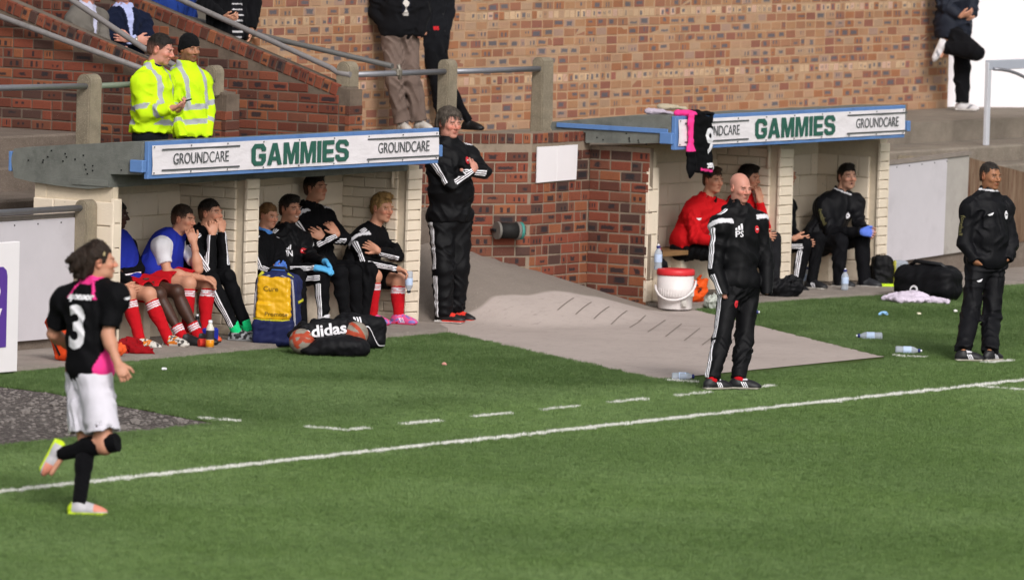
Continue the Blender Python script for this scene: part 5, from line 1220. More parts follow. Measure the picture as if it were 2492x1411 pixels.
 'stewB':{'J':{'head':[0.234,8.043,2.487],'neck':[0.226,8.068,2.296],'shR':[0.078,8.089,2.188],'shL':[0.381,8.009,2.2],'elR':[0.025,8.071,1.927],'wrR':[0.008,7.964,1.75],'haR':[0.021,7.934,1.667],'elL':[0.381,7.93,1.939],'wrL':[0.287,7.866,1.747],'haL':[0.247,7.862,1.664],'hip':[0.23,7.986,1.713],'hipR':[0.148,8.008,1.696],'hipL':[0.311,7.962,1.701],'knR':[0.054,7.93,1.318],'knL':[0.293,7.929,1.311],'anR':[0.074,7.942,0.933],'anL':[0.317,7.935,0.924],'toR':[0.044,7.798,0.887],'toL':[0.288,7.792,0.896]},'fd':[-0.323,-0.941,-0.105],'up':[-0.034,-0.099,0.995],'bf':[-0.325,-0.946,0],'s':1},
 'greysuit':{'J':{'head':[1.801,10.271,2.921],'neck':[1.77,10.327,2.71],'shR':[1.598,10.325,2.618],'shL':[1.948,10.301,2.644],'elR':[1.589,10.194,2.367],'wrR':[1.644,9.92,2.333],'haR':[1.691,9.847,2.316],'elL':[1.855,10.155,2.394],'wrL':[1.794,9.969,2.346],'haL':[1.783,9.89,2.324],'hip':[1.717,10.356,2.293],'hipR':[1.626,10.359,2.283],'hipL':[1.808,10.352,2.303],'knR':[1.668,9.875,2.259],'knL':[1.798,9.9,2.285],'anR':[1.66,9.833,1.837],'anL':[1.783,9.83,1.861],'toR':[1.638,9.676,1.785],'toL':[1.772,9.658,1.813]},'fd':[-0.121,-0.989,-0.087],'up':[-0.011,-0.087,0.996],'bf':[-0.034,-0.999,0],'s':1},
 'navy':{'J':{'head':[2.214,10.22,2.91],'neck':[2.22,10.218,2.697],'shR':[2.045,10.295,2.594],'shL':[2.391,10.123,2.607],'elR':[1.997,10.187,2.36],'wrR':[2.044,9.943,2.445],'haR':[2.105,9.884,2.439],'elL':[2.348,9.982,2.385],'wrL':[2.003,9.969,2.453],'haL':[1.958,10.04,2.465],'hip':[2.201,10.192,2.264],'hipR':[2.125,10.211,2.242],'hipL':[2.28,10.164,2.249],'knR':[1.952,9.869,2.196],'knL':[2.096,9.796,2.216],'anR':[1.968,9.845,1.78],'anL':[2.133,9.777,1.798],'toR':[1.936,9.704,1.731],'toL':[2.111,9.621,1.749]},'fd':[-0.451,-0.886,-0.105],'up':[-0.047,-0.093,0.995],'bf':[-0.374,-0.927,0],'s':1},
 'bluesuit':{'J':{'head':[3.984,10.883,3.085],'neck':[3.965,10.921,2.869],'shR':[3.791,10.951,2.753],'shL':[4.131,10.873,2.763],'elR':[3.74,10.94,2.481],'wrR':[3.765,10.706,2.386],'haR':[3.806,10.64,2.365],'elL':[4.1,10.758,2.503],'wrL':[3.994,10.631,2.393],'haL':[3.973,10.567,2.357],'hip':[3.934,10.897,2.324],'hipR':[3.85,10.908,2.305],'hipL':[4.022,10.879,2.319],'knR':[3.802,10.537,2.225],'knL':[3.959,10.482,2.244],'anR':[3.794,10.495,1.799],'anL':[3.951,10.44,1.818],'toR':[3.773,10.336,1.749],'toL':[3.93,10.281,1.767]},'fd':[-0.207,-0.978,0],'up':[0,0,1],'bf':[-0.207,-0.978,0],'s':1},
 'stripecoat':{'J':{'head':[3.541,9.959,3.375],'neck':[3.539,9.971,3.163],'shR':[3.368,10.063,3.057],'shL':[3.701,9.865,3.069],'elR':[3.317,10.075,2.756],'wrR':[3.288,9.829,2.636],'haR':[3.291,9.732,2.633],'elL':[3.718,9.793,2.782],'wrL':[3.629,9.751,2.534],'haL':[3.6,9.747,2.438],'hip':[3.512,9.939,2.597],'hipR':[3.438,9.966,2.566],'hipL':[3.588,9.902,2.567],'knR':[3.356,9.895,2.109],'knL':[3.539,9.835,2.108],'anR':[3.392,9.918,1.721],'anL':[3.563,9.84,1.721],'toR':[3.318,9.751,1.673],'toL':[3.495,9.664,1.685]},'fd':[-0.453,-0.891,0],'up':[0,0,1],'bf':[-0.453,-0.891,0],'s':1},
 'taupe':{'J':{'head':[6.099,9.75,3.286],'neck':[6.1,9.759,3.08],'shR':[5.949,9.878,2.958],'shL':[6.243,9.622,2.973],'elR':[5.958,9.922,2.647],'wrR':[5.937,9.744,2.449],'haR':[5.957,9.67,2.397],'elL':[6.224,9.552,2.667],'wrL':[6.091,9.503,2.425],'haL':[6.047,9.53,2.385],'hip':[6.073,9.721,2.472],'hipR':[6.003,9.774,2.439],'hipL':[6.145,9.659,2.441],'knR':[5.943,9.676,1.985],'knL':[6.067,9.559,1.988],'anR':[6.006,9.62,1.598],'anL':[6.143,9.503,1.612],'toR':[5.938,9.515,1.541],'toL':[6.101,9.378,1.568]},'fd':[-0.601,-0.799,0],'up':[0,0,1],'bf':[-0.629,-0.778,0],'s':1},
 'leggings':{'J':{'head':[7.109,10.066,3.247],'neck':[7.112,10.071,3.034],'shR':[6.947,10.131,2.925],'shL':[7.263,10.004,2.93],'elR':[6.923,10.125,2.625],'wrR':[6.906,9.977,2.423],'haR':[6.934,9.933,2.412],'elL':[7.232,9.926,2.628],'wrL':[7.112,9.896,2.391],'haL':[7.047,9.9,2.351],'hip':[7.09,10.028,2.442],'hipR':[7.015,10.045,2.41],'hipL':[7.162,10.008,2.409],'knR':[6.994,9.89,1.932],'knL':[7.098,9.864,1.971],'anR':[7.021,9.833,1.532],'anL':[7.249,9.672,1.575],'toR':[7.032,9.718,1.486],'toL':[7.241,9.53,1.513]},'fd':[-0.374,-0.927,0],'up':[0,0,1],'bf':[-0.374,-0.927,0],'s':0.98},
 'leaner':{'J':{'head':[16.772,9.708,3.295],'neck':[16.75,9.749,3.064],'shR':[16.547,9.771,2.963],'shL':[16.942,9.718,2.975],'elR':[16.543,9.73,2.589],'wrR':[16.573,9.539,2.464],'haR':[16.615,9.477,2.484],'elL':[16.843,9.547,2.615],'wrL':[16.8,9.502,2.462],'haL':[16.741,9.532,2.418],'hip':[16.722,9.703,2.376],'hipR':[16.617,9.713,2.341],'hipL':[16.826,9.686,2.348],'knR':[16.58,9.332,2.085],'knL':[16.776,9.595,1.905],'anR':[16.491,9.658,2.125],'anL':[16.74,9.566,1.531],'toR':[16.428,9.697,1.965],'toL':[16.782,9.384,1.477]},'fd':[0.053,-0.995,-0.087],'up':[0.005,-0.087,0.996],'bf':[0.088,-0.996,0],'s':1}}
# ------------------------------------------------------------------ people
BLK = lin('0a0a0d'); BLK2 = lin('0e0e12'); WHT = lin('d9d7dc'); RED = lin('b8151f'); REDJ = lin('c4161c'); BIB = lin('23309a'); PINK = lin('ef3d8d')
HIV = lin('c8ee1c'); SIL = lin('a9abb0'); NAVY = lin('1b2138'); SHOEB = lin('1b1b1e'); SOLEW = lin('c9c4bd')
M_PRINT = plain('white_garment_print', 'e2e0e4', .6, .04, 30); M_BADGE = plain('red_badge', 'c62d35', .6, .1, 60); M_GOLD = plain('olive_sleeve_print', '6f6a45', .7, .1, 60)
M_GREYP = plain('grey_garment_print', '9a9aa2', .6, .06, 30)
GL = 'people seated in the left dugout'; GR = 'people seated in the right dugout'; GT = 'spectators in the stand behind'; GC = 'coaches standing at the technical area'; GS = 'stewards in yellow jackets'
def chest(p, dx, dz, out=None):
    out = .195+p.belly*.6 if out is None else out
    """a point in front of the chest: dx to the figure's left, dz down from the collar"""
    return p.J['neck'] - p.up*dz + p.lat*dx + p.fwd*out
def badge(p, jk, dx, dz, r=.03, mat=None, ring=None, name='badge'):
    o = p.decal(jk, name, disc_mesh(r, 20, r*1.15), mat or M_BADGE, chest(p, dx, dz), -p.fwd, p.up, .004)
    if ring: p.decal(jk, name, poly_mesh([[(-.6*r, -.1*r), (.6*r, -.1*r), (.4*r, .35*r), (0, .1*r), (-.4*r, .35*r)]]), ring, chest(p, dx, dz), -p.fwd, p.up, .007)
    return o
def flash(p, white=True):
    def f(s, V, C, su, T, S):
        for a, i0 in (('L', 0), ('R', 3)):
            J = s.J; d1 = nrm_(J['el'+a]-J['sh'+a]); R = V-J['sh'+a]; t = R @ d1
            near = np.linalg.norm(R, axis=1) < .125
            fr = R @ s.fwd
            m = near & (np.abs(t+fr*.55-.012) < .022) & np.isin(S, (i0, i0+1, 6)) & ((R @ s.up) > -.10)
            C[m] = WHT; su[m] = .06
        return C, su
    return f
def three_bars(p, jk, P, w=.05):
    me = poly_mesh([[(-w*.5+i*w*.34, 0), (-w*.5+i*w*.34+w*.24, 0), (-w*.5+i*w*.34+w*.24+.0, w*(.35+.28*i)), (-w*.5+i*w*.34, w*(.25+.28*i))] for i in range(3)])
    p.decal(jk, 'logo_print', me, M_PRINT, P, -p.fwd, p.up, .004)
def initials(p, jk, txt, dx, dz, size=.062):
    p.decal(jk, 'initials_print', text_mesh(txt, size, .0015, 1.0), M_PRINT, chest(p, dx, dz), -p.fwd, p.up, .004)
def stdshoes(p, **kw):
    for a in 'LR': p.shoe(a, kw.get('upper', SHOEB), kw.get('sole', SOLEW), kw.get('stripe'), kw.get('extra'), kw.get('toe'))
def classic(V, C, x, y, z):
    C[(x > .02) & (x < .075) & (z > .075)] = WHT; C[(z < .014)] = lin('b9b2a4'); return C

# --- the bald coach on the touchline
p = Fig('person', 'bald', 'bald man in black tracksuit with PS on the chest, standing alone on the turf', GC)
p.ground = 0.02
p.body('ruddy', hands=(), opts=dict(hairc=lin('6b5548'), browc=lin('6b5040'), shave=.35, eye=.7, stub=.25, flush=.7))
jk = p.jacket('jacket', M_SHELL, BLK, t=.034, hem=.075, stripes=True, paint=flash(p), wr=.010, collar=.07, collar_r=.072, hood='down', cuff=.06, sr=1.08)
p.legs('trousers', M_SHELL, BLK, r=(.100, .078, .062), stripes=True, wr=.012, capb=-.01)
p.socks(RED, .8, None, (.05, .045))
stdshoes(p, stripe=1, extra=classic)
three_bars(p, jk, chest(p, -.085, .165), .06); initials(p, jk, 'PS', -.085, .20, .07); badge(p, jk, .10, .16, .028, ring=M_PRINT)
tr = [o for o in p.root.children if o.name.startswith('trousers')][0]
p.decal(tr, 'badge', disc_mesh(.026, 18, .03), M_BADGE, p.J['hipR']*.68+p.J['knR']*.32+p.fwd*.15+p.lat*.03, -p.fwd, p.up, .004)
# --- the coach at the right edge
p = Fig('person', 'rcoach', 'stocky man in plain black jacket with hands in pockets, in front of the timber wall', GC, belly=.035)
p.ground = 0.02
p.body('olive', hands=('R',), hopts=dict(R=dict(curl=(.4, .4))), opts=dict(hairc=lin('2a2522'), stub=.25, jaw=1.12, hs=1.02, eye=.75, flush=.2))
p.hair('short', lin('2f2a27'), .004, line=.014)
def collar_line(s, V, C, su, T, S):
    h = (V-s.J['neck']) @ nrm_(s.up*.6+nrm_(s.head-s.J['neck'])*.6); r = np.linalg.norm((V-s.J['neck'])-h[:, None]*s.up, axis=1)
    C[(h > .052) & (h < .066) & (r < .11)] = WHT; return C, su
jk = p.jacket('jacket', M_SHELL, BLK2, t=.036, hem=.05, wr=.012, collar=.065, collar_r=.074, paint=collar_line, sr=1.1, cuff=.0)
p.legs('trousers', M_SHELL, BLK2, r=(.104, .086, .078), wr=.013, capb=-.01)
stdshoes(p, stripe=1, extra=classic)
badge(p, jk, .115, .16, .032, M_PRINT, M_LETG); p.decal(jk, 'swoosh_print', poly_mesh([[(-.03, -.008), (-.005, .002), (.03, .014), (.012, -.012), (-.012, -.018)]]), M_PRINT, chest(p, -.08, .155), -p.fwd, p.up)
tr = [o for o in p.root.children if o.name.startswith('trousers')][0]
p.decal(tr, 'swoosh_print', poly_mesh([[(-.03, -.008), (-.005, .002), (.03, .014), (.012, -.012), (-.012, -.018)]]), M_PRINT, p.J['hipR']*.72+p.J['knR']*.28+p.fwd*.18-p.lat*.02, -p.fwd, p.up)
N1, N2 = p.armframe('R'); pm = p.J['shR']*.45+p.J['elR']*.55
p.decal(jk, 'sleeve_print', text_mesh('football', .062, .001, .95), M_GOLD, pm+N1*.3, -N1, np.cross(N1, nrm_(p.J['elR']-p.J['shR'])))
# --- the grey haired man beside the left dugout
p = Fig('person', 'grey', 'grey haired man with folded arms in black tracksuit at the left dugout end', None, belly=.05, w=1.05)
p.ground = .025
p.body('ruddy', hands=('R',), hopts=dict(R=dict(curl=(.7, .7), pn=-p.fwd)), opts=dict(hairc=lin('6a6058'), eye=.35, flush=.9, jaw=1.12, hs=1.04))
p.hair('mop', lin('574e46'), .008, low=-.1, line=.006)
jk = p.jacket('jacket', M_SHELL, BLK, t=.036, hem=.02, stripes=True, wr=.011, collar=.06, collar_r=.076, hood='down', sr=1.12)
p.legs('trousers', M_SHELL, BLK, r=(.112, .090, .078), stripes=True, wr=.011)
def runner_shoe(V, C, x, y, z):
    C[z < .018] = lin('d8d3cf'); C[(z >= .010) & (z < .022) & (x > .0)] = lin('d43326'); C[(z > .055) & (x > .03) & (x < .11)] = lin('e0392c'); return C
for a in 'LR': p.shoe(a, lin('191516'), lin('d8d3cf'), None, runner_shoe)
badge(p, jk, .10, .15, .03, ring=M_PRINT)
# --- the running player
p = Fig('person', 'runner', 'running long haired player in black and pink shirt number 3, seen from behind', None)
p.body('fair', bare=('armL', 'armR', 'legL', 'legR'), hopts=dict(L=dict(curl=(.9, 1.1)), R=dict(curl=(.8, 1.1))), opts=dict(hairc=lin('3a2a20'), flush=.9), vox=.0055)
p.hair('swept', lin('2b1e17'), .012, line=.004)
c = p.head; F = Field(c-.16, c+.16, .005); P_ = lambda x, y, z: c+p.hl*x+p.fd*y+p.hu*z
for sg in (1, -1): F.cone(P_(0, .040, .128), P_(sg*.085, .022, .05), .0075, .0075, .004)
V, Q = F.mesh(); surf('headband', V, Q, M_COTTON, p.root, np.tile(np.array(lin('b6a57c'), f4), (len(V), 1)), np.full(len(V), .06))
def runner_paint(s, V, C, su, T, S):
    R = V-s.J['neck']; z = R @ s.up; x = R @ s.lat; y = R @ s.fwd
    C[(z > .012) & (np.hypot(x, y) < .10)] = PINK
    yoke = (np.abs(np.abs(x)-.075-(-z)*.5) < .010) & (z < .03) & (z > -.09) & (y < .05); C[yoke] = PINK
    side = (S == 6) | (z < -.30)
    panel = (np.abs(x) > .185-.05*np.clip((-z-.36)/.2, 0, 1)) & (z < -.36) & (np.abs(y) < .14) & (np.linalg.norm(V-(s.J['elR']), axis=1) > .10)
    C[panel] = PINK; return C, su
jk = p.jacket('shirt', M_KNIT, BLK, t=.040, sleeve=.40, hem=.085, collar=.012, collar_r=.064, wr=.009, paint=runner_paint)
p.legs('shorts', M_KNIT, lin('dcd8e2'), r=(.112, .116, 0), upto=.40, wr=.010)
def blk_sock(s, V, C, su, T, S): return C, su
p.socks(BLK, -.30, None, (.066, .046))
for a in 'LR':
    def bt(V, C, x, y, z):
        C[:] = lin('b9b6ba'); C[z < .02] = lin('c7e21f'); C[(x < -.045)] = lin('c7e21f'); C[(x > .10) & (z > .03)] = lin('d98b74'); return C
    p.shoe(a, lin('b9b6ba'), lin('c7e21f'), None, bt, raised=(a == 'R'))
p.decal(jk, 'number_print', text_mesh('3', .40, .012, .82), M_PRINT, p.J['neck']-p.up*.30-p.fwd*.4, p.fwd, p.up)
p.decal(jk, 'sponsor_print', text_mesh('sponsor', .062, .004, 1.1), M_PRINT, p.J['neck']-p.up*.075-p.fwd*.4, p.fwd, p.up)
sh = bpy.data.objects[p.root.children[-1].name]
p.decal(jk, 'swoosh_print', poly_mesh([[(-.03, -.008), (-.005, .002), (.03, .014), (.012, -.012), (-.012, -.018)]]), M_PRINT, p.J['shR']-p.lat*.3, p.lat, p.up)
# --- left dugout, first bay
p = Fig('person', 'bib', 'player in blue bib over white shirt resting his chin on his hand', GL)
p.body('fair', bare=('armL', 'armR', 'legL', 'legR'), hopts=dict(L=dict(curl=(.7, .8), pn=nrm_(p.head-p.J['haL'])), R=dict(curl=(.5, .5), pn=np.array((0, 0, -1.)))), opts=dict(hairc=lin('33251d'), eye=.5, flush=.6))
p.hair('short', lin('33251d'), .008)
p.jacket('shirt', M_KNIT, WHT, t=.014, sleeve=.33, hem=.02, collar=.0, wr=.004, stripes=False, paint=lambda s, V, C, su, T, S: (C, np.where(np.isin(S, (1, 4)), su, .06)))
def bibp(s, V, C, su, T, S): return C, su
p.jacket('bib', M_KNIT, BIB, t=.034, sleeves=(), hem=.05, collar=.0, wr=.008, yoke=False)
p.legs('shorts', M_KNIT, RED, r=(.112, .098, 0), upto=.36, wr=.003, paint=lambda s, V, C, su, T, S: (np.where(((T > .78) & (T < .86))[:, None], np.array(WHT), C), su))
p.socks(RED, .10, WHT)
for a in 'LR': p.shoe(a, lin('d9552a'), lin('2a2527'))
p = Fig('person', 'dark', 'dark skinned player in blue bib and short red socks, half behind the dugout wall', GL)
p.body('dark', bare=('legL', 'legR'), opts=dict(hairc=(.01, .008, .007), flush=0, lip=lin('4a2a24')))
p.hair('short', (.012, .010, .009), .012)
p.jacket('top', M_KNIT, BLK, t=.018, hem=.03, stripes=True, collar=.03, wr=.006)
p.jacket('bib', M_KNIT, BIB, t=.036, sleeves=(), hem=.05, collar=.0, wr=.008, yoke=False)
p.legs('shorts', M_KNIT, RED, r=(.112, .098, 0), upto=.36, wr=.003, paint=lambda s, V, C, su, T, S: (np.where(((T > .78) & (T < .86))[:, None], np.array(WHT), C), su))
p.socks(RED, .66, WHT, (.054, .046))
for a in 'LR': p.shoe(a, lin('1d1d1f'), lin('1a1a1c'))
p = Fig('person', 'pale', 'player hidden by the dugout wall, pale knees, long red socks, white and orange boots', GL)
p.body('fair', bare=('legL', 'legR'), hopts=dict(R=dict(curl=(.5, .5)), L=dict(curl=(.5, .5))), opts=dict(hairc=lin('33251d')))
p.hair('short', lin('3a2a1f'), .009)
p.jacket('top', M_KNIT, BLK, t=.018, hem=.03, stripes=True, collar=.03, wr=.006)
p.legs('shorts', M_KNIT, RED, r=(.112, .098, 0), upto=.34, wr=.003)
p.socks(RED, .13, WHT)
def orb(V, C, x, y, z):
    n = waves(V, 1, .05, 4); C[:] = lin('c9c4bc'); C[n > .25] = lin('4a4644'); C[(x > .0) & (x < .10) & (z > .02) & (waves(V, 1, .04, 9) > -.05)] = lin('d97b22'); C[z < .012] = lin('b8ab9e'); return C
for a in 'LR': p.shoe(a, lin('c9c4bc'), lin('b8ab9e'), None, orb)
p = Fig('person', 'hands', 'young man in black tracksuit and green socks with both hands at his mouth', GL)
p.body('fair', hopts=dict(L=dict(curl=(.7, .9), pn=nrm_(p.head-p.J['haL'])), R=dict(curl=(.7, .9), pn=nrm_(p.head-p.J['haR']))), opts=dict(hairc=lin('1d1815'), eye=.6, flush=.5))
p.hair('short', lin('1b1613'), .008)
p.jacket('jacket', M_KNIT, BLK, t=.024, hem=.05, stripes=True, collar=.055, collar_r=.07, wr=.009)
p.legs('trousers', M_KNIT, BLK, r=(.094, .070, .050), stripes=True, wr=.009)
p.socks(lin('1fd07f'), .84, None, (.05, .046))
def patt(V, C, x, y, z):
    n = waves(V, 1, .045, 2); C[n > .1] = lin('9a9da0'); C[z < .014] = lin('8d8f92'); return C
for a in 'LR': p.shoe(a, lin('232427'), lin('8d8f92'), None, patt)
# --- left dugout, second bay
p = Fig('person', 'woman', 'woman with tied back hair and blue snood beside the dugout pillar', GL, w=.9)
p.body('fair', hands=('L',), opts=dict(hairc=lin('6b4a2c'), flush=.6, jaw=.85, hs=.95))
p.hair('tied', lin('7d5a38'), .008)
F = Field(p.J['neck']-.16, p.J['neck']+.2, .007); F.cone(p.J['neck']-p.up*.03, p.J['neck']*.35+(p.head-p.hu*.085)*.65, .075, .068, .02, capb=.0); F.wrinkle(.005, .05, 3)
V, Q = F.mesh(); surf('snood', V, Q, M_COTTON, p.root, np.tile(np.array(lin('4f86cf'), f4), (len(V), 1)), np.full(len(V), .06))
jk = p.jacket('jacket', M_KNIT, BLK, t=.024, hem=.05, stripes=True, collar=.02, wr=.008)
p.legs('trousers', M_KNIT, BLK, r=(.092, .070, .055), stripes=True, wr=.009)
p.glove('R', lin('4a73c4'), (.7, .8))
for a in 'LR': p.shoe(a, SHOEB, SOLEW)
p = Fig('person', 'smile', 'smiling dark haired man in black tracksuit wearing pale blue gloves', GL)
p.body('fair', hands=(), opts=dict(hairc=lin('17120f'), stub=.35, mouth='smile', flush=.6, eye=.65))
p.hair('top', lin('16110e'), .011)
jk = p.jacket('jacket', M_SHELL, BLK, t=.030, hem=.05, stripes=True, collar=.055, collar_r=.073, wr=.010, hood='down')
p.legs('trousers', M_KNIT, BLK, r=(.098, .073, .056), stripes=True, wr=.009)
p.glove('R', lin('58a9da'), (.35, .4), pn=np.array((.3, .2, -1.))); p.glove('L', lin('58a9da'), (.5, .6), pn=np.array((-.5, .4, -.4)))
initials(p, jk, 'FN', -.08, .20, .07); three_bars(p, jk, chest(p, -.08, .165)); badge(p, jk, .085, .17, .022, ring=M_PRINT)
p.socks(WHT, .86, None, (.056, .055), only=('R',)); stdshoes(p)
p = Fig('person', 'folded', 'taller dark haired man with crossed arms against the back wall, above the smiling man', GL)
p.body('fair', hopts=dict(R=dict(curl=(.3, .4)), L=dict(curl=(.3, .4))), opts=dict(hairc=lin('1d1815'), eye=.55, flush=.5))
p.hair('top', lin('1b1512'), .012)
jk = p.jacket('jacket', M_KNIT, BLK, t=.028, hem=.06, stripes=True, collar=.06, collar_r=.074, wr=.009, paint=flash(p))
p.legs('trousers', M_KNIT, BLK, r=(.098, .073, .056), stripes=False, wr=.009)
stdshoes(p)
p = Fig('person', 'blond', 'blond player in red stockings and pink boots holding a water bottle', GL)
p.body('fair', bare=('legL', 'legR'), hopts=dict(R=dict(curl=(.9, .9), pn=np.array((-.4, .2, -1.))), L=dict(curl=(.3, .4), pn=p.lat*-1)), opts=dict(hairc=lin('8a6a40'), browc=lin('8a6840'), eye=.6, flush=.8, hs=1.04))
p.hair('quiff', lin('a98553'), .011)
jk = p.jacket('jacket', M_KNIT, BLK, t=.024, hem=.05, stripes=True, collar=.045, collar_r=.072, wr=.008, paint=flash(p))
badge(p, jk, .07, .15, .036, ring=M_PRINT)
p.legs('shorts', M_KNIT, BLK, r=(.112, .095, 0), upto=.42, wr=.003)
p.socks(RED, .14, WHT)
def pinkb(V, C, x, y, z):
    n = waves(V, 1, .05, 7); C[:] = lin('e0568f'); C[n > .3] = lin('7d6fb5'); C[z < .014] = lin('d8486f'); return C
for a in 'LR': p.shoe(a, lin('e0568f'), lin('d8486f'), 1, pinkb)
# --- right dugout
p = Fig('person', 'red1', 'young man in red jacket below the hanging number 9 shirt', GR)
p.body('fair', opts=dict(hairc=lin('3a2a1e'), eye=.75, flush=.4))
p.hair('top', lin('3d2c20'), .010)
def redp(s, V, C, su, T, S):
    R = V-s.J['neck']; z = R @ s.up; C[(z > .035) & (np.linalg.norm(R-np.outer(z, s.up), axis=1) < .10) & ((R @ s.lat) > .03)] = BLK; return C, su
jk = p.jacket('jacket', M_KNIT, REDJ, t=.030, hem=.05, collar=.055, collar_r=.072, wr=.010, paint=redp, sr=1.1)
p.legs('trousers', M_KNIT, BLK, r=(.098, .073, .058), wr=.009)
badge(p, jk, .075, .15, .026, M_PRINT, M_BADGE); p.decal(jk, 'swoosh_print', poly_mesh([[(-.035, -.008), (-.005, .002), (.035, .016), (.014, -.014), (-.014, -.02)]]), M_PRINT, p.J['shR']+p.fwd*.3-p.up*.03, -p.fwd, p.up)
stdshoes(p, stripe=1)
p = Fig('person', 'red2', 'man in red jacket covering his nose with his hand, behind the bald man', GR)
p.body('fair', hopts=dict(L=dict(curl=(.35, .4), pn=nrm_(p.head-p.J['haL']))), opts=dict(hairc=lin('17120f'), eye=.6, flush=.4))
p.hair('top', lin('17120f'), .013)
jk = p.jacket('jacket', M_KNIT, REDJ, t=.028, hem=.05, collar=.05, collar_r=.072, wr=.010)
p.legs('trousers', M_KNIT, lin('1f1f22'), r=(.096, .072, .056), wr=.009)
def redboot(V, C, x, y, z):
    C[:] = lin('d8322a'); C[np.abs(x-.05-z*.4) < .035] = lin('a9a93a'); C[z < .013] = lin('8fae4a'); return C
for a in 'LR': p.shoe(a, lin('d8322a'), lin('8fae4a'), 1, redboot)
p = Fig('person', 'hidden', 'person in striped black trousers hidden behind the middle pillar of the right dugout', GR)
p.body('fair', opts=dict(hairc=lin('2a201a')))
p.hair('short', lin('2a201a'), .010)
p.jacket('jacket', M_KNIT, BLK, t=.022, hem=.05, stripes=True, collar=.05, wr=.008)
p.legs('trousers', M_KNIT, BLK, r=(.096, .072, .056), stripes=True, wr=.009)
stdshoes(p, stripe=1)
p = Fig('person', 'gloves', 'dark haired man leaning forward with open mouth and clasped blue gloves', GR, belly=.02)
p.body('pale', hands=('L', 'R'), hopts=dict(R=dict(curl=(.6, .7), pn=p.lat), L=dict(curl=(.6, .7), pn=-p.lat)), opts=dict(hairc=lin('17130f'), stub=.35, mouth='open', flush=.45, eye=.8, hs=1.04))
p.hair('top', lin('15110e'), .011)
jk = p.jacket('jacket', M_SHELL, BLK2, t=.034, hem=.05, collar=.06, collar_r=.074, wr=.010, sr=1.1, paint=collar_line)
p.legs('trousers', M_KNIT, BLK2, r=(.106, .082, .062), wr=.010)
badge(p, jk, .085, .15, .028, M_PRINT, M_LETG)
N1, N2 = p.armframe('R'); pm = p.J['shR']*.5+p.J['elR']*.5
p.decal(jk, 'sleeve_print', text_mesh('football', .06, .001, .95), M_GOLD, pm+N1*.3, -N1, np.cross(N1, nrm_(p.J['elR']-p.J['shR'])))
p.glove('R', lin('5b79d6'), (.75, .8), pn=p.lat)
for a in 'LR': p.shoe(a, lin('2b2c30'), lin('c6c2bd'))
# --- stewards
def hivis(s, V, C, su, T, S):
    R = V-s.J['neck']; z = R @ s.up; x = R @ s.lat; y = R @ s.fwd; Lg = np.linalg.norm(s.J['hip']-s.J['neck'])
    tor = S == 6
    band = tor & ((np.abs(z+Lg*.58) < .024) | (np.abs(z+Lg*.80) < .024)); C[band] = SIL
    br = (tor | (S % 3 == 0)) & (np.abs(np.abs(x)-.105) < .023) & (z > -Lg*.58); C[br] = SIL
    for i in (1, 4): C[(S == i) & (np.abs(T-.80) < .085)] = SIL
    for i in (2, 5): C[(S == i) & (np.abs(T-.50) < .09)] = SIL
    return C, su
p = Fig('person', 'stewA', 'bare headed steward in yellow jacket looking down at a phone', GS, belly=.05, w=1.02)
p.body('ruddy', hopts=dict(R=dict(curl=(.7, .9), pn=np.array((0, 0, 1.)), thumb=.4), L=dict(curl=(.6, .8))), opts=dict(hairc=lin('1f1a18'), stub=.15, flush=.8, eye=.5, jaw=1.1, hs=1.05))
p.hair('short', lin('1d1816'), .008, line=.006)
jk = p.jacket('jacket', M_KNIT, HIV, t=.042, hem=-.02, collar=.03, collar_r=.074, wr=.012, paint=hivis, sr=1.25)
F = Field(p.J['neck']-.14, p.J['neck']+.14, .007); F.cone(p.J['neck'], p.J['neck']+nrm_(p.head-p.J['neck'])*.075, .075, .066, .02, capb=0); V, Q = F.mesh(); surf('collar', V, Q, M_COTTON, p.root, np.tile(np.array(NAVY, f4), (len(V), 1)), np.full(len(V), .06))
p.legs('trousers', M_COTTON, lin('16181d'), r=(.108, .082, .07), wr=.01)
for a in 'LR': p.shoe(a, SHOEB, SHOEB)
PH = p.J['haR']
p = Fig('person', 'stewB', 'bearded steward in yellow hooded jacket and black beanie', GS)
p.body('tan', hands=(), opts=dict(hairc=lin('1b1613'), stub=.8, eye=.6, flush=.2))
c = p.head; M = np.stack([p.hl, p.fd, p.hu]); F = Field(c-.17, c+.19, .006)
F.ell(c-p.fd*.012+p.hu*.04, M, np.array((.085, .108, .098)), .01); F.ell(c-p.fd*.03-p.hu*.01, M, np.array((.086, .09, .07)), .02)
F.cut(c+p.fd*.09+p.hu*.028, nrm_(p.fd*.45-p.hu*.9)); F.cut(c-p.hu*.055, -p.hu); F.wrinkle(.002, .03, 4)
V, Q = F.mesh(); be = surf('beanie', V, Q, M_COTTON, p.root, np.tile(np.array(lin('131315'), f4), (len(V), 1)), np.full(len(V), .06))
jk = p.jacket('jacket', M_KNIT, HIV, t=.036, hem=.02, collar=.055, collar_r=.08, wr=.012, paint=hivis, hood='down', sr=1.2, cuff=.05)
p.legs('trousers', M_COTTON, lin('16181d'), r=(.108, .082, .07), wr=.01)
for a in 'LR': p.shoe(a, SHOEB, SHOEB)
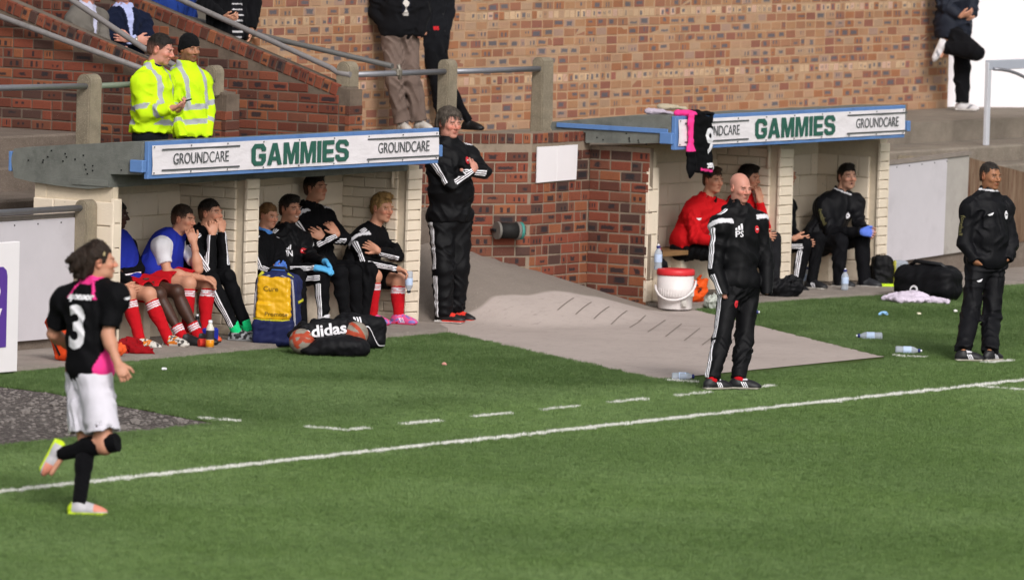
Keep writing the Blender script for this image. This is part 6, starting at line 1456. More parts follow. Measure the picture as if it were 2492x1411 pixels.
# --- spectators
def suit(p, col, shirt, tie=None, **kw):
    def f(s, V, C, su, T, S):
        R = V-s.J['neck']; z = R @ s.up; x = R @ s.lat; y = R @ s.fwd
        v = (y > .02) & (np.abs(x) < .042*np.clip((z+.30)/.30, 0, 1)) & (z > -.30); C[v] = shirt
        C[(z > -.0) & (np.hypot(x, y) < .10)] = shirt
        lp = (y > .02) & (np.abs(np.abs(x)-.042*np.clip((z+.30)/.30, 0, 1)-.028) < .004) & (z > -.30) & (z < -.02); C[lp] = np.array(col)*.45
        for i in (2, 5): C[(S == i) & (T > .93)] = shirt
        return C, su
    jk = p.jacket('suit_jacket', M_COTTON, col, t=.028, hem=.12, collar=.045, collar_r=.066, wr=.011, paint=f, sr=1.1)
    p.legs('trousers', M_COTTON, col, r=(.104, .078, .068), wr=.011)
    for a in 'LR': p.shoe(a, lin('1d1613'), lin('141210'))
    return jk
p = Fig('person', 'greysuit', 'seated man in grey suit behind the left sloping handrail', GT, belly=.03)
p.body('ruddy', hopts=dict(L=dict(curl=(.5, .6)), R=dict(curl=(.5, .6))), opts=dict(hairc=lin('6b6560')), vox=.006); p.hair('short', lin('7a746d'), .01); suit(p, lin('6a655f'), lin('b9b9cf'))
p = Fig('person', 'navy', 'seated man in navy suit and open pale shirt with crossed arms and a watch', GT, belly=.02)
p.body('ruddy', hopts=dict(L=dict(curl=(.3, .3)), R=dict(curl=(.3, .3))), opts=dict(hairc=lin('3a2c22'), flush=.8, stub=.2), vox=.006); p.hair('short', lin('3a2c22'), .01); suit(p, lin('141a2e'), lin('a9b0d8'))
w_, h_ = p.J['wrR'], p.J['haR']; d_ = nrm_(h_-w_); b = MB(); M_ = Vector(d_).to_track_quat('Z', 'Y').to_matrix().to_4x4(); M_.translation = Vector(w_+d_*.005)
b.lathe([(.026, -.011), (.034, -.011), (.034, .011), (.026, .011)], 16, M_); b.done('watch', plain('watch_steel', 'b8b0a6', .3, .05, 20, 0, .6, .8), p.root)
p = Fig('person', 'bluesuit', 'person in bright blue jacket sitting high behind the stair wall', GT)
p.body('fair', opts=dict(hairc=lin('3a2c22')), vox=.007); p.hair('short', lin('3a2c22'), .01); suit(p, lin('27418c'), lin('27418c'))
p = Fig('person', 'stripecoat', 'person in long black coat over a striped jumper, standing beyond the stair wall', GT)
p.body('fair', hopts=dict(R=dict(curl=(.7, .8))), opts=dict(hairc=lin('2a2019')), vox=.0065); p.hair('short', lin('2a2019'), .01)
def stripey(s, V, C, su, T, S):
    R = V-s.J['neck']; z = R @ s.up; x = R @ s.lat; y = R @ s.fwd
    v = (y > .04) & (np.abs(x-.03) < .055) & (S == 6); C[v] = lin('18181c'); C[v & (np.mod(z, .052) < .012)] = lin('c9c6c9'); return C, su
p.jacket('coat', M_COTTON, lin('101013'), t=.045, hem=.17, collar=.05, wr=.012, paint=stripey, sr=1.25)
p.legs('trousers', M_COTTON, lin('121215'), wr=.01); stdshoes(p)
p = Fig('person', 'taupe', 'man in taupe trousers and black jacket with hand in pocket, against the sandy wall', GT, belly=.03)
p.body('ruddy', hands=(), opts=dict(hairc=lin('5a5048')), vox=.0065); p.hair('short', lin('5a5048'), .01)
def argyle(s, V, C, su, T, S):
    R = V-s.J['neck']; z = R @ s.up; x = R @ s.lat-.02; y = R @ s.fwd
    v = (y > .04) & (np.abs(x) < .04) & (S == 6) & (z > -.47); C[v] = lin('1a1c26')
    q = np.abs(x)/.034 + np.abs(np.mod(z, .10)-.05)/.05; k = np.floor(z/.10).astype(int) % 3
    C[v & (q < 1) & (k == 0)] = lin('b8482c'); C[v & (q < 1) & (k != 0)] = lin('c9c3bd'); return C, su
p.jacket('jacket', M_COTTON, lin('131316'), t=.042, hem=.07, collar=.05, wr=.012, paint=argyle, sr=1.2)
p.legs('trousers', M_COTTON, lin('6f5f57'), r=(.106, .088, .084), wr=.016)
for a in 'LR': p.shoe(a, lin('c3bdb6'), lin('c3bdb6'))
p = Fig('person', 'leggings', 'person in long black coat and black leggings with legs crossed, beside the taupe trousers', GT, w=.95)
p.body('fair', hands=(), opts=dict(hairc=lin('3a2a1f')), vox=.0065); p.hair('mop', lin('3a2a1f'), .012)
def redhem(s, V, C, su, T, S):
    R = V-s.J['hip']; C[(np.abs(R @ s.up-.02) < .018) & ((R @ s.fwd) > .08) & ((R @ s.lat) < -.02) & ((R @ s.lat) > -.08)] = lin('c22a30'); return C, su
jk = p.jacket('coat', M_COTTON, lin('17181c'), t=.036, hem=.30, collar=.05, wr=.010, paint=redhem, sr=1.15)
b = MB()
p.legs('leggings', M_COTTON, lin('0f0f12'), r=(.094, .064, .046), wr=.006)
for a in 'LR': p.shoe(a, lin('121214'), lin('121214'))
for i in range(3): p.decal(jk, 'button', disc_mesh(.011, 10), M_BLACK, p.J['neck']+(p.J['hip']-p.J['neck'])*(.45+.28*i)+p.fwd*.4+p.lat*.05, -p.fwd, p.up)
p = Fig('person', 'leaner', 'person in navy padded jacket and white trainers, one foot up against the wall end', GT, belly=.04)
p.body('fair', opts=dict(hairc=lin('3a2c22')), vox=.0065); p.hair('short', lin('3a2c22'), .01)
p.jacket('jacket', M_SHELL, lin('20242f'), t=.05, hem=.15, collar=.06, wr=.014, sr=1.3)
p.legs('trousers', M_COTTON, lin('121215'), r=(.112, .095, .080), wr=.012)
def trainer(V, C, x, y, z):
    C[(np.abs(y) > .022) & (np.abs(x-.05-z) < .018)] = lin('7d7d82'); C[z < .02] = lin('cfcac6'); return C
for a in 'LR': p.shoe(a, lin('d2ced0'), lin('cfcac6'), None, trainer, raised=(a == 'R'))
# ------------------------------------------------------------------ bottles
g = NT('clear_plastic'); g.b.inputs['Transmission Weight'].default_value = .55; g.b.inputs['IOR'].default_value = 1.2
M_CLEAR = g.out(lin('d3dbe6'), .18, .5)
M_LABEL = plain('pale_blue_label', 'b9cbe6', .5, .12, 60); M_CAPB = plain('navy_cap', '252d6b', .45, .05, 30); M_NOZ = plain('white_nozzle', 'e6e6ea', .5, .03, 30)
def bottle(loc, label, axis=(0, 0, 1), h=.215, r=.034, body=M_CLEAR, lab=M_LABEL, cap=M_CAPB, noz=True, crush=0, grp='plastic drink bottles', roll=0, fill=None):
    t = thing('water_bottle', loc, label, 'bottle', grp)
    t.rotation_mode = 'QUATERNION'; t.rotation_quaternion = Vector(axis).to_track_quat('Z', 'Y')
    def part(name, prof, mat, n=18):
        b = MB(); b.lathe(prof, n)
        if crush and name in ('body', 'label'):
            for v in b.bm.verts: v.co.x *= 1-crush*abs(math.sin(v.co.z*40)); v.co.y *= 1-crush*.4*abs(math.cos(v.co.z*31))
        me = bpy.data.meshes.new(name); b.bm.to_mesh(me); b.bm.free(); o = link(name, me, mat); o.parent = t; return o
    part('body', [(r*.7, 0), (r*.97, .006), (r, .02), (r*.95, h*.3), (r, h*.36), (r, h*.62), (r*.9, h*.7), (r*.45, h*.83), (r*.4, h*.86)], body)
    part('label', [(r*1.015, h*.3), (r*1.02, h*.305), (r*1.02, h*.60), (r*1.015, h*.605)], lab)
    part('cap', [(r*.45, h*.85), (r*.5, h*.86), (r*.5, h*.93), (r*.42, h*.95)], cap)
    if noz: part('nozzle', [(r*.26, h*.945), (r*.30, h*.96), (r*.30, h*.99), (r*.18, h*1.01)], M_NOZ)
    if fill: part('drink', [(r*.6, .004), (r*1.005, .008), (r*1.005, h*.28), (r*.9, h*.285)], fill)
    return t
RT = (.545, -.838)
bottle((4.21, 3.14, .036), 'clear water bottle lying on the turf, its nozzle pointing left', (-.52, .85, .0), .235, .037)
bottle((2.92, 2.25, .036), 'clear water bottle lying on the turf, its nozzle pointing right', (.50, -.80, .0), .235, .037)
bottle((5.72, 5.62, .036), 'water bottle lying half hidden behind the legs of the bald man', (.55, -.83, .0), .225, .036)
bottle((-1.20, 2.0, .04), 'crushed bottle lying at the corner of the concrete path', (.55, -.82, .03), .2, .037, crush=.25, noz=False)
bottle((5.90, 6.60, .36), 'tall clear bottle standing on the cooler side of the pillar', (0, 0, 1), .24, .038, crush=.06)
bottle((9.06, 6.42, .04), 'water bottle standing between the shoes of the man with blue gloves', (0, 0, 1), .21, .036)
bottle((9.05, 6.85, .04), 'water bottle standing behind striped trousers by the pillar', (0, 0, 1), .21, .034)
bottle((1.56, 6.515, .535), 'water bottle held upside down by the blond player', (0.02, 0, -1), .205, .035, cap=M_BLACK)
bottle((-2.02, 6.15, .05), 'bottle of orange drink beside the patterned boots', (0, 0, 1), .25, .036, body=plain('cloudy_plastic', 'cfc9bd', .3, .1, 40), lab=plain('black_white_label', '3a3836', .5, .5, 60), cap=M_NOZ, noz=False, fill=plain('orange_drink', 'd98a1c', .3, .1, 30))
bottle((-1.72, 6.5, .05), 'black sports bottle under the bench by the patterned boots', (0, 0, 1), .25, .038, body=M_BLACK, lab=M_BLACK, cap=M_BLACK)
b = MB(); b.box((5.965, 6.50, .05), (6.02, 6.70, .355), .01); tag(b.done('ledge_block', M_CREAM), 'cream block ledge at the foot of the right dugout pillar', 'block')
# ------------------------------------------------------------------ drinks cooler
t = thing('drinks_cooler', (5.74, 6.30, .018), 'round white drinks cooler with red lid and swing handle', 'cooler')
M_COOL = plain('cooler_white', 'dcd5d3', .4, .05, 10, .03, .4); M_LID = plain('cooler_red', 'cf2f35', .4, .05, 12, .02, .4)
b = MB(); b.lathe([(.155, 0), (.16, .012), (.166, .115), (.172, .118), (.175, .20), (.172, .205), (.172, .315)], 40, Matrix.Translation((5.74, 6.30, .018))); b.done('body', M_COOL, t)
b = MB(); b.lathe([(.176, .318), (.180, .326), (.180, .36), (.172, .374), (.10, .379)], 40, Matrix.Translation((5.74, 6.30, .018))); b.done('lid', M_LID, t)
b = MB()
for i in range(40):
    a = i*math.pi/20; b.box((-.003, -.004, .125), (.003, .004, .195), 0, Matrix.Translation((5.74+.174*math.cos(a), 6.30+.174*math.sin(a), .018)) @ Matrix.Rotation(a, 4, 'Z'))
b.done('grip_rib', M_COOL, t)
ax = Vector((.545, -.838, 0)); fr = Vector((-.838, -.545, 0)); c0 = Vector((5.74, 6.30, .018))
b = MB(); b.tube([c0 + ax*(.19*math.cos(a)) + fr*(.06+.145*math.sin(a)) + Vector((0, 0, .27-.15*math.sin(a)-.05*(1-math.cos(a))*.5)) for a in np.linspace(0, math.pi, 18)], .011, 8); b.done('handle', M_COOL, t)
b = MB(); b.tube([c0+fr*.15+ax*.08+Vector((0, 0, .06)), c0+fr*.19+ax*.085+Vector((0, 0, .055))], .02, 10); b.box((-.03, -.008, -.035), (.03, .002, .035), .006, Matrix.Translation(c0+fr*.162+ax*.082+Vector((0, 0, .06))) @ Matrix.Rotation(math.atan2(-.545, -.838)+math.pi/2, 4, 'Z')); b.done('tap', plain('tap_grey', 'bdb8b2', .3, .1, 30), t)
bodyo = [o for o in t.children if o.name.startswith('body')][0]
stick(bodyo, 'print_line', poly_mesh([[(-.06, 0), (.06, 0), (.06, .004), (-.06, .004)]]), M_LID, c0+ax*.06+Vector((0, 0, .232)), -fr, (0, 0, 1), .002)
# ------------------------------------------------------------------ soft bags
def blob(name, mat, parent, lo, hi, vox, fn, colfn, wr=0, wl=.08, seed=1):
    F = Field(lo, hi, vox); fn(F)
    if wr: F.wrinkle(wr, wl, seed); F.wrinkle(wr*.5, wl*.5, seed+3)
    V, Q = F.mesh(); C = colfn(V) if callable(colfn) else np.tile(np.array(colfn, f4), (len(V), 1))
    return surf(name, V, Q, mat, parent, C, np.full(len(V), .06))
I3 = np.eye(3)
def frame(yaw_deg):
    """rows: right, back, up of an object whose front looks along yaw (degrees from the camera side towards the picture's right)"""
    th = math.radians(yaw_deg); T_ = np.array((-.838, -.545, 0)); R_2 = np.array((.545, -.838, 0))
    n = T_*math.cos(th)+R_2*math.sin(th); r = np.array((-n[1], n[0], 0)); r = r if r @ R_2 > 0 else -r
    return np.stack([r, -n, (0, 0, 1.)])
# yellow and navy rucksack
c = np.array((-1.05, 6.13, .03)); M = frame(-14); t = thing('rucksack', tuple(c), 'yellow and navy medical rucksack standing against the dugout pillar', 'rucksack')
def W_(x, y, z): return c + M[0]*x + M[1]*y + M[2]*z*.9
NV = lin('232a55'); YL = lin('e0ae12'); YL2 = lin('c9c02a')
def rk(F):
    F.box(W_(0, .02, .34), M, (.19, .12, .306), .07, .02); F.ell(W_(0, .0, .58), M, (.16, .115, .115), .06)
blob('pack', M_SHELL, t, c-.5, c+(.5, .5, .85), .009, rk, NV, .005, .12, 3)
blob('front_panel', plain('yellow_pvc', 'dda80f', .35, .1, 6, .1, .5), t, c-.5, c+(.5, .5, .85), .008, lambda F: (F.box(W_(0, -.118, .455), M, (.15, .03, .185), .03, .02), F.box(W_(0, -.128, .335), M, (.155, .03, .077), .025, .01)), YL, .004, .1, 5)
blob('front_pocket', M_SHELL, t, c-.5, c+(.5, .5, .6), .009, lambda F: F.box(W_(-.0, -.115, .13), M, (.185, .05, .117), .04, .02), lin('1e244b'), .005, .1, 6)
fp = [o for o in t.children if o.name.startswith('front_panel')][0]; fk = [o for o in t.children if o.name.startswith('front_pocket')][0]
M_YT = plain('lime_piping', 'b9b52c', .6, .1, 30); M_GT = plain('grey_piping', '9a98a0', .6, .1, 30)
b = MB(); b.tube([W_(-.175, -.10, .25), W_(-.17, -.10, .48), W_(-.15, -.085, .63), W_(-.06, -.085, .665), W_(0, -.095, .65), W_(.06, -.085, .665), W_(.15, -.085, .63), W_(.17, -.10, .48), W_(.185, -.10, .25), W_(.19, -.08, .03)], .011, 8); b.done('piping', M_GT, t)
b = MB(); b.tube([W_(-.175, -.135, .255), W_(-.09, -.155, .245), W_(.09, -.155, .245), W_(.15, -.14, .25), W_(.165, -.13, .22), W_(.168, -.13, .06)], .008, 8); b.tube([W_(.20, -.03, .42), W_(.205, .06, .43), W_(.19, .12, .435)], .012, 8); b.tube([W_(-.12, -.05, .70), W_(-.16, -.06, .645)], .014, 8); b.tube([W_(.10, -.05, .69), W_(.15, -.06, .65)], .014, 8); b.done('trim', M_YT, t)
b = MB(); b.tube([W_(-.09, .0, .70), W_(-.06, .0, .74), W_(.06, .0, .74), W_(.09, .0, .70)], .013, 8); b.done('carry_handle', M_BLACK, t)
M_BT = plain('dark_bag_print', '7d6216', .6, .1, 30)
stick(fp, 'print', text_mesh('Cure', .06, .001, 1.1), M_BT, W_(-.02, -.2, .545), M[1], (0, 0, 1)); stick(fp, 'print', text_mesh('Promote', .048, .001, 1.2), M_BT, W_(.035, -.2, .305), M[1], (0, 0, 1))
# ball sack with two balls
c = np.array((-1.48, 5.32, .015)); M = frame(0)
def ball(pos, label, seed):
    F = Field(np.array(pos)-.13, np.array(pos)+.13, .008); F.ell(pos, I3, (.109, .109, .109), 0)
    V, Q = F.mesh(); R = (V-np.array(pos))/.109; r = np.random.RandomState(seed); C = np.tile(np.array(lin('8f877b'), f4), (len(V), 1))
    for i in range(5):
        a = nrm_(r.normal(size=3)); b_ = perp(r.normal(size=3), a); m = (np.abs(R @ a) < .16) & (R @ b_ > -.1); C[m] = lin('b04a32')
    n = waves(V, 1, .06, seed); C *= (1-.25*np.clip(n, 0, 1))[:, None]
    me_o = surf('football', V, Q, M_SHELL, None, np.clip(C, 0, 1), np.full(len(V), .06)); return tag(me_o, label, 'football', 'footballs in the ball sack')
def B_(x, y, z): return c + M[0]*x + M[1]*y + M[2]*z
bl = ball(B_(-.205, -.02, .115), 'scuffed grey and red football at the left end of the ball sack', 2)
ball(B_(.255, .03, .185), 'scuffed grey and red football at the right of the ball sack, under the lettering', 5)
t = thing('ball_sack', tuple(c), 'black ball sack with white adidas lettering lying on the turf', 'bag')
sk = blob('sack', M_SHELL, t, c-.5, c+.55, .009, lambda F: (F.ell(B_(.12, -.06, .085), M, (.25, .15, .095), .04), F.ell(B_(.26, -.05, .06), M, (.12, .13, .075), .05), F.ell(B_(-.06, -.08, .045), M, (.15, .10, .05), .05), F.cut(B_(0, 0, 0), -M[2])), lin('131316'), .005, .14, 8)
n0 = nrm_(M[0]+M[2]*.16); n1 = nrm_(M[1]-M[2]*.25); n1 = nrm_(n1-n0*(n0 @ n1)); n2 = np.cross(n0, n1); n2 = n2 if n2 @ M[2] > 0 else -n2
net = blob('net_panel', M_SHELL, t, c-.5, c+.55, .008, lambda F: (F.box(B_(-.015, .0, .222), np.stack([n0, n1, n2]), (.215, .035, .072), .03, .02), F.cone(B_(-.20, .07, .24), B_(-.30, .05, .16), .04, .03, .04), F.cone(B_(-.1, .1, .26), B_(.22, .14, .27), .045, .04, .04)), lin('101013'), .004, .09, 9)
stick(net, 'lettering', text_mesh('adidas', .138, .004, 1.08), M_PRINT, B_(-.005, -.25, .212), M[1], n2, .006)
# black holdall with three white stripes
c = np.array((-.62, 5.55, .018)); M = frame(28)
t = thing('holdall', tuple(c), 'black holdall with three white stripes and a white piped curve', 'bag', 'black kit bags')
def D_(x, y, z): return c + M[0]*x + M[1]*y + M[2]*z
hd = blob('bag', M_SHELL, t, c-.5, c+.5, .009, lambda F: (F.box(D_(0, 0, .14), M, (.20, .16, .14), .07, .03), F.ell(D_(-.10, 0, .2), M, (.16, .14, .10), .05), F.cut(D_(0, 0, 0), -M[2])), lin('121215'), .005, .14, 4)
stick(hd, 'stripe', poly_mesh([[(-.03+i*.028, -.09), (-.013+i*.028, -.09), (.012+i*.028, .09), (-.005+i*.028, .09)] for i in range(3)]), M_PRINT, D_(-.13, -.4, .19), M[1], (0, 0, 1))
pts = []; 
for u in np.linspace(0, 1, 26):
    x = -.12+.30*u; z = .20-.01*u if u < .35 else .20-.17*(1-math.cos(min(1, (u-.35)/.45)*math.pi))/2
    pts.append((x, z))
stick(hd, 'piping', poly_mesh([[(a[0], a[1]-.006), (b_[0], b_[1]-.006), (b_[0], b_[1]+.006), (a[0], a[1]+.006)] for a, b_ in zip(pts, pts[1:])]), M_PRINT, D_(0, -.4, 0), M[1], (0, 0, 1))
# big black kit bag and neighbours by the right hoarding
c = np.array((9.02, 5.46, .01)); M = frame(-30)
t = thing('holdall', tuple(c), 'large black kit bag with round white crest, by the right hoarding', 'bag', 'black kit bags')
kb = blob('bag', M_SHELL, t, c-(.8, .8, .3), c+(.8, .8, .6), .011, lambda F: (F.box(D_(0, 0, .16), M, (.32, .18, .165), .11, .03), F.ell(D_(.05, 0, .27), M, (.24, .13, .08), .05), F.cut(D_(0, 0, 0), -M[2])), lin('0f0f12'), .006, .16, 6)
b = MB(); b.tube([D_(-.18, -.05, .32), D_(-.10, -.08, .37), D_(.05, -.08, .36), D_(.16, -.06, .35), D_(.24, -.04, .29)], .02, 8); b.done('handle', M_BLACK, t)
stick(kb, 'crest', disc_mesh(.044, 22), M_PRINT, D_(-.06, -.6, .10), M[1], (0, 0, 1)); stick(kb, 'crest_mark', disc_mesh(.026, 16), M_BLACK, D_(-.06, -.6, .10), M[1], (0, 0, 1), .006)
c = np.array((10.02, 6.42, .03)); M = frame(10)
t = thing('kit_bag', tuple(c), 'black and lime bag with a grey side pocket beside the dugout end', 'bag')
blob('bag', M_SHELL, t, c-.4, c+.5, .01, lambda F: (F.box(D_(-.12, .05, .15), M, (.10, .12, .15), .05, .02)), lin('111113'), .008, .1, 2)
blob('side_pocket', M_SHELL, t, c-.4, c+.5, .009, lambda F: F.box(D_(.05, .0, .13), M, (.075, .06, .13), .03, .02), lambda V: np.where((((V-c) @ M[0]) < .0)[:, None], np.array(lin('b9b54e'), f4), np.array(lin('9aa0aa'), f4)), .005, .09, 3)
b = MB(); b.box((-.16, -.03, 0), (.13, .03, .03), .006, Matrix.Translation(Vector(D_(0, -.1, .005))) @ Matrix.Rotation(math.atan2(M[0][1], M[0][0]), 4, 'Z')); b.done('strap', plain('lime_webbing', 'bfe02a', .6, .1, 30), t)
# orange bags, red towel and other things under the benches
c = np.array((-4.14, 6.2, .05)); M = frame(-20)
t = thing('sports_bag', tuple(c), 'orange zipped bag leaning on the left hoarding behind the runner', 'bag', 'orange bags')
ob = blob('bag', M_SHELL, t, c-.5, c+.6, .010, lambda F: F.box(D_(.04, .0, .20), np.stack([nrm_(M[0]+M[2]*.35), M[1], nrm_(M[2]-M[0]*.35)]), (.105, .08, .20), .06, .02), lin('d5461c'), .006, .12, 4)
b = MB(); b.tube([D_(-.06, -.095, .36), D_(-.03, -.10, .22), D_(.06, -.095, .05)], .008, 6); b.done('zip', M_BLACK, t)
c = np.array((-3.05, 6.25, .05)); M = frame(10)
tag(blob('towel', M_COTTON, None, c-.4, c+.4, .010, lambda F: (F.ell(D_(0, .05, .055), M, (.10, .09, .075), .05), F.ell(D_(.10, 0, .025), M, (.10, .07, .035), .05), F.cut(D_(0, 0, 0), -M[2])), lin('8e1018'), .014, .09, 5), 'crumpled dark red towel behind the white and orange boots', 'towel')
c = np.array((-3.42, 6.16, .05)); M = frame(0)
tag(blob('sports_bag', M_SHELL, None, c-.3, c+.3, .010, lambda F: (F.ell(D_(0, 0, .055), M, (.11, .07, .055), .03), F.cut(D_(0, 0, 0), -M[2])), lin('e0592c'), .010, .08, 7), 'small orange bag on the ground at the foot of the left dugout pillar', 'bag', 'orange bags')
c = np.array((6.42, 6.52, .04)); M = frame(15)
t = thing('sports_bag', tuple(c), 'orange drawstring bag with black cords beside the cooler', 'bag', 'orange bags')
blob('bag', M_SHELL, t, c-.4, c+.4, .009, lambda F: (F.ell(D_(0, 0, .09), M, (.12, .09, .10), .03), F.cone(D_(.06, 0, .12), D_(.09, 0, .21), .06, .03, .04), F.cut(D_(0, 0, 0), -M[2])), lin('e2561b'), .014, .08, 9)
b = MB(); b.tube([D_(-.08, -.03, .2), D_(-.01, -.07, .19), D_(.05, -.09, .12), D_(.02, -.095, .10)], .008, 6); b.tube([D_(-.13, .02, .2), D_(-.06, -.03, .21)], .022, 8); b.done('cord', M_BLACK, t)
c = np.array((6.15, 6.12, .01)); M = frame(0)
tag(blob('plastic_bag', plain('thin_plastic', 'b3b7ae', .4, .15, 20), None, c-.3, c+.3, .009, lambda F: (F.ell(D_(0, 0, .06), M, (.09, .07, .075), .03), F.cut(D_(0, 0, 0), -M[2])), lin('b3b7ae'), .013, .06, 4), 'crumpled clear plastic bag behind the bald man', 'plastic bag')
c = np.array((7.75, 6.40, .04)); M = frame(0)
tag(blob('sports_bag', M_SHELL, None, c-.5, c+.4, .010, lambda F: (F.ell(D_(0, 0, .08), M, (.17, .10, .09), .03), F.ell(D_(.15, 0, .10), M, (.1, .08, .11), .05), F.cut(D_(0, 0, 0), -M[2])), lin('101013'), .012, .1, 3), 'slack black bag beside the red boots under the right bench', 'bag')
c = np.array((6.15, 6.80, .35)); M = frame(20)
tag(blob('training_top', M_KNIT, None, c-.4, c+.4, .009, lambda F: (F.ell(D_(0, 0, .10), M, (.07, .06, .15), .04), F.ell(D_(.0, -.01, .27), M, (.035, .035, .05), .03), F.ell(D_(.05, .02, .02), M, (.09, .07, .06), .05)), lambda V: np.where(((np.abs((V-c) @ M[2]-.205) < .022) & (((V-c) @ M[0]) > -.005))[:, None], np.array(PINK, f4), np.array(lin('121215'), f4)), .010, .08, 3), 'black and pink top bundled on the bench end behind the cooler', 'top')
b = MB(); b.box((-1.66, 6.42, .05), (-1.50, 6.5, .18), .015); tag(b.done('blue_box', plain('blue_plastic', '1f2f95', .45, .1, 20)), 'blue plastic box on the ground behind the patterned boots', 'box')
b = MB(); b.tube([(-2.0+.03*i, 6.28-.02*i, .085) for i in range(4)], .035, 10); tag(b.done('red_sock', plain('red_knit', 'd6382c', .8, .2, 40)), 'rolled red sock beside the orange drink', 'sock')
# white shirt dropped on the turf
c = np.array((8.55, 5.32, .012)); M = frame(0)
t = blob('white_shirt', M_COTTON, None, c-(.6, .6, .2), c+(.6, .6, .3), .009, lambda F: (F.ell(D_(-.08, .0, .03), M, (.20, .22, .055), .03), F.ell(D_(-.04, .03, .06), M, (.11, .10, .05), .05), F.cone(D_(.08, -.02, .03), D_(.30, -.14, .02), .045, .028, .04), F.cone(D_(-.2, .05, .03), D_(-.3, .06, .02), .04, .03, .04), F.cut(D_(0, 0, 0), -M[2])), lin('d6c9da'), .006, .09, 11)
tag(t, 'crumpled pale shirt lying on the turf before the large black kit bag', 'shirt')
# litter
def ring(loc, label):
    b = MB(); c_ = Vector(loc); b.tube([c_+Vector((.05*math.cos(a)+.02*math.cos(2*a), .03*math.sin(a), .018+.012*math.sin(2*a))) for a in np.linspace(0, 2*math.pi*.95, 18)], .009, 6); return tag(b.done('tape_loop', plain('light_blue_tape', '8fbfe8', .4, .1, 40)), label, 'tape')
ring((6.76, 4.63, .012), 'loop of pale blue tape on the turf in front of the right dugout')
for i, (x, y, l, hx, cat) in enumerate([(-3.9, 5.28, 'white scrap on the turf near the running player', 'd6d6d6', 'scrap'), (-1.55, 4.05, 'small red and white scrap alone on the left turf', 'c58d80', 'scrap'), (7.08, 4.43, 'cream pebble sized scrap on the turf by the tape loop', 'd9d4b8', 'scrap'), (7.70, 4.39, 'white scrap on the turf beside the legs of the coach on the right', 'd8d8d0', 'scrap')]):
    b = MB(); bmesh.ops.create_icosphere(b.bm, subdivisions=2, radius=.022, matrix=Matrix.Translation((x, y, .026)) @ Matrix.Diagonal((1.2, .9, .6, 1)))
    for v in b.bm.verts: v.co += Vector((math.sin(v.co.y*190), math.sin(v.co.z*230), math.sin(v.co.x*210)))*.003
    tag(b.done('scrap', plain('scrap_'+hx, hx, .7, .1, 60)), l, cat, 'litter on the turf')
# black and pink number 9 shirt over the sign
c = np.array((6.12, 6.30, 1.52))
def sh9(F):
    F.box(c+(.0, -.0, .03), I3, (.20, .018, .27), .015, .02); F.box(c+(.03, .07, .315), I3, (.20, .09, .016), .014, .03)
    F.cone(c+(-.17, .0, .28), c+(-.15, .0, -.06), .055, .045, .03, flat=((0, 1, 0), 2.2)); F.cone(c+(-.20, -.005, -.04), c+(-.185, -.005, -.23), .05, .055, .03, flat=((0, 1, 0), 2.0))
    F.cone(c+(-.02, .05, .32), c+(-.30, .10, .325), .035, .028, .03); F.cone(c+(.1, -.01, -.2), c+(.16, -.01, -.23), .05, .04, .04, flat=((0, 1, 0), 2.2))
def sh9c(V):
    R = V-c; C = np.tile(np.array(BLK, f4), (len(V), 1)); C[(R[:, 0] < -.165-.02*np.sin(R[:, 2]*9)) & (R[:, 2] > -.03)] = PINK; C[(R[:, 2] > .315) & (R[:, 0] < -.12)] = PINK
    C[(np.abs(R[:, 2]+.205+.10*R[:, 0]) < .012) & (R[:, 0] > -.02)] = PINK; return C
s9 = blob('number_shirt', M_KNIT, None, c-(.45, .2, .4), c+(.4, .3, .45), .009, sh9, sh9c, .0055, .13, 21)
tag(s9, 'black and pink number 9 shirt hung over the right sponsor sign', 'shirt')
stick(s9, 'number_print', text_mesh('9', .32, .010, .95), M_PRINT, c+(.13, -.2, .05), (0, 1, 0), (0, 0, 1)); stick(s9, 'sponsor_print', text_mesh('fast', .085, .004, 1.0), M_PRINT, c+(.13, -.2, -.175), (0, 1, 0), (0, 0, -1))
# goalkeeper gloves on the roof
for k, (px, label, rot, cl) in enumerate(((6.24, 'cream goalkeeper glove on the right dugout roof, upper of the pair', -.25, lin('b3a790')), (6.15, 'pale lilac goalkeeper glove under the cream one on the roof', .25, lin('b9adbb')))):
    c = np.array((px, 6.72+.09*k, 1.835+.045*(1-k))); ca, sa = math.cos(rot), math.sin(rot); d_ = np.array((.6*ca-.8*sa*0, -.75, .0)); d_ = nrm_(d_ if k == 0 else (.5, -.8, 0)); s_ = np.array((-d_[1], d_[0], 0)); u_ = np.array((0, 0, 1.))
    def gl(F, c=c, d_=d_, s_=s_):
        Mx = np.stack([d_, s_, u_]); F.ell(c, Mx, (.075, .05, .028), .02); F.ell(c-d_*.08, Mx, (.05, .045, .03), .03)
        for i in range(4): F.cone(c+d_*.05+s_*(.034-.0225*i), c+d_*(.15-.01*abs(i-1.5))+s_*(.045-.03*i)-u_*.012, .0155, .0135, .008)
        F.cone(c+s_*.035, c+d_*.07+s_*.085, .017, .014, .01)
    tag(blob('goalkeeper_glove', M_COTTON, None, c-.25, c+.25, .0075, gl, cl, .003, .05, 3+k), label, 'glove', 'goalkeeper gloves')
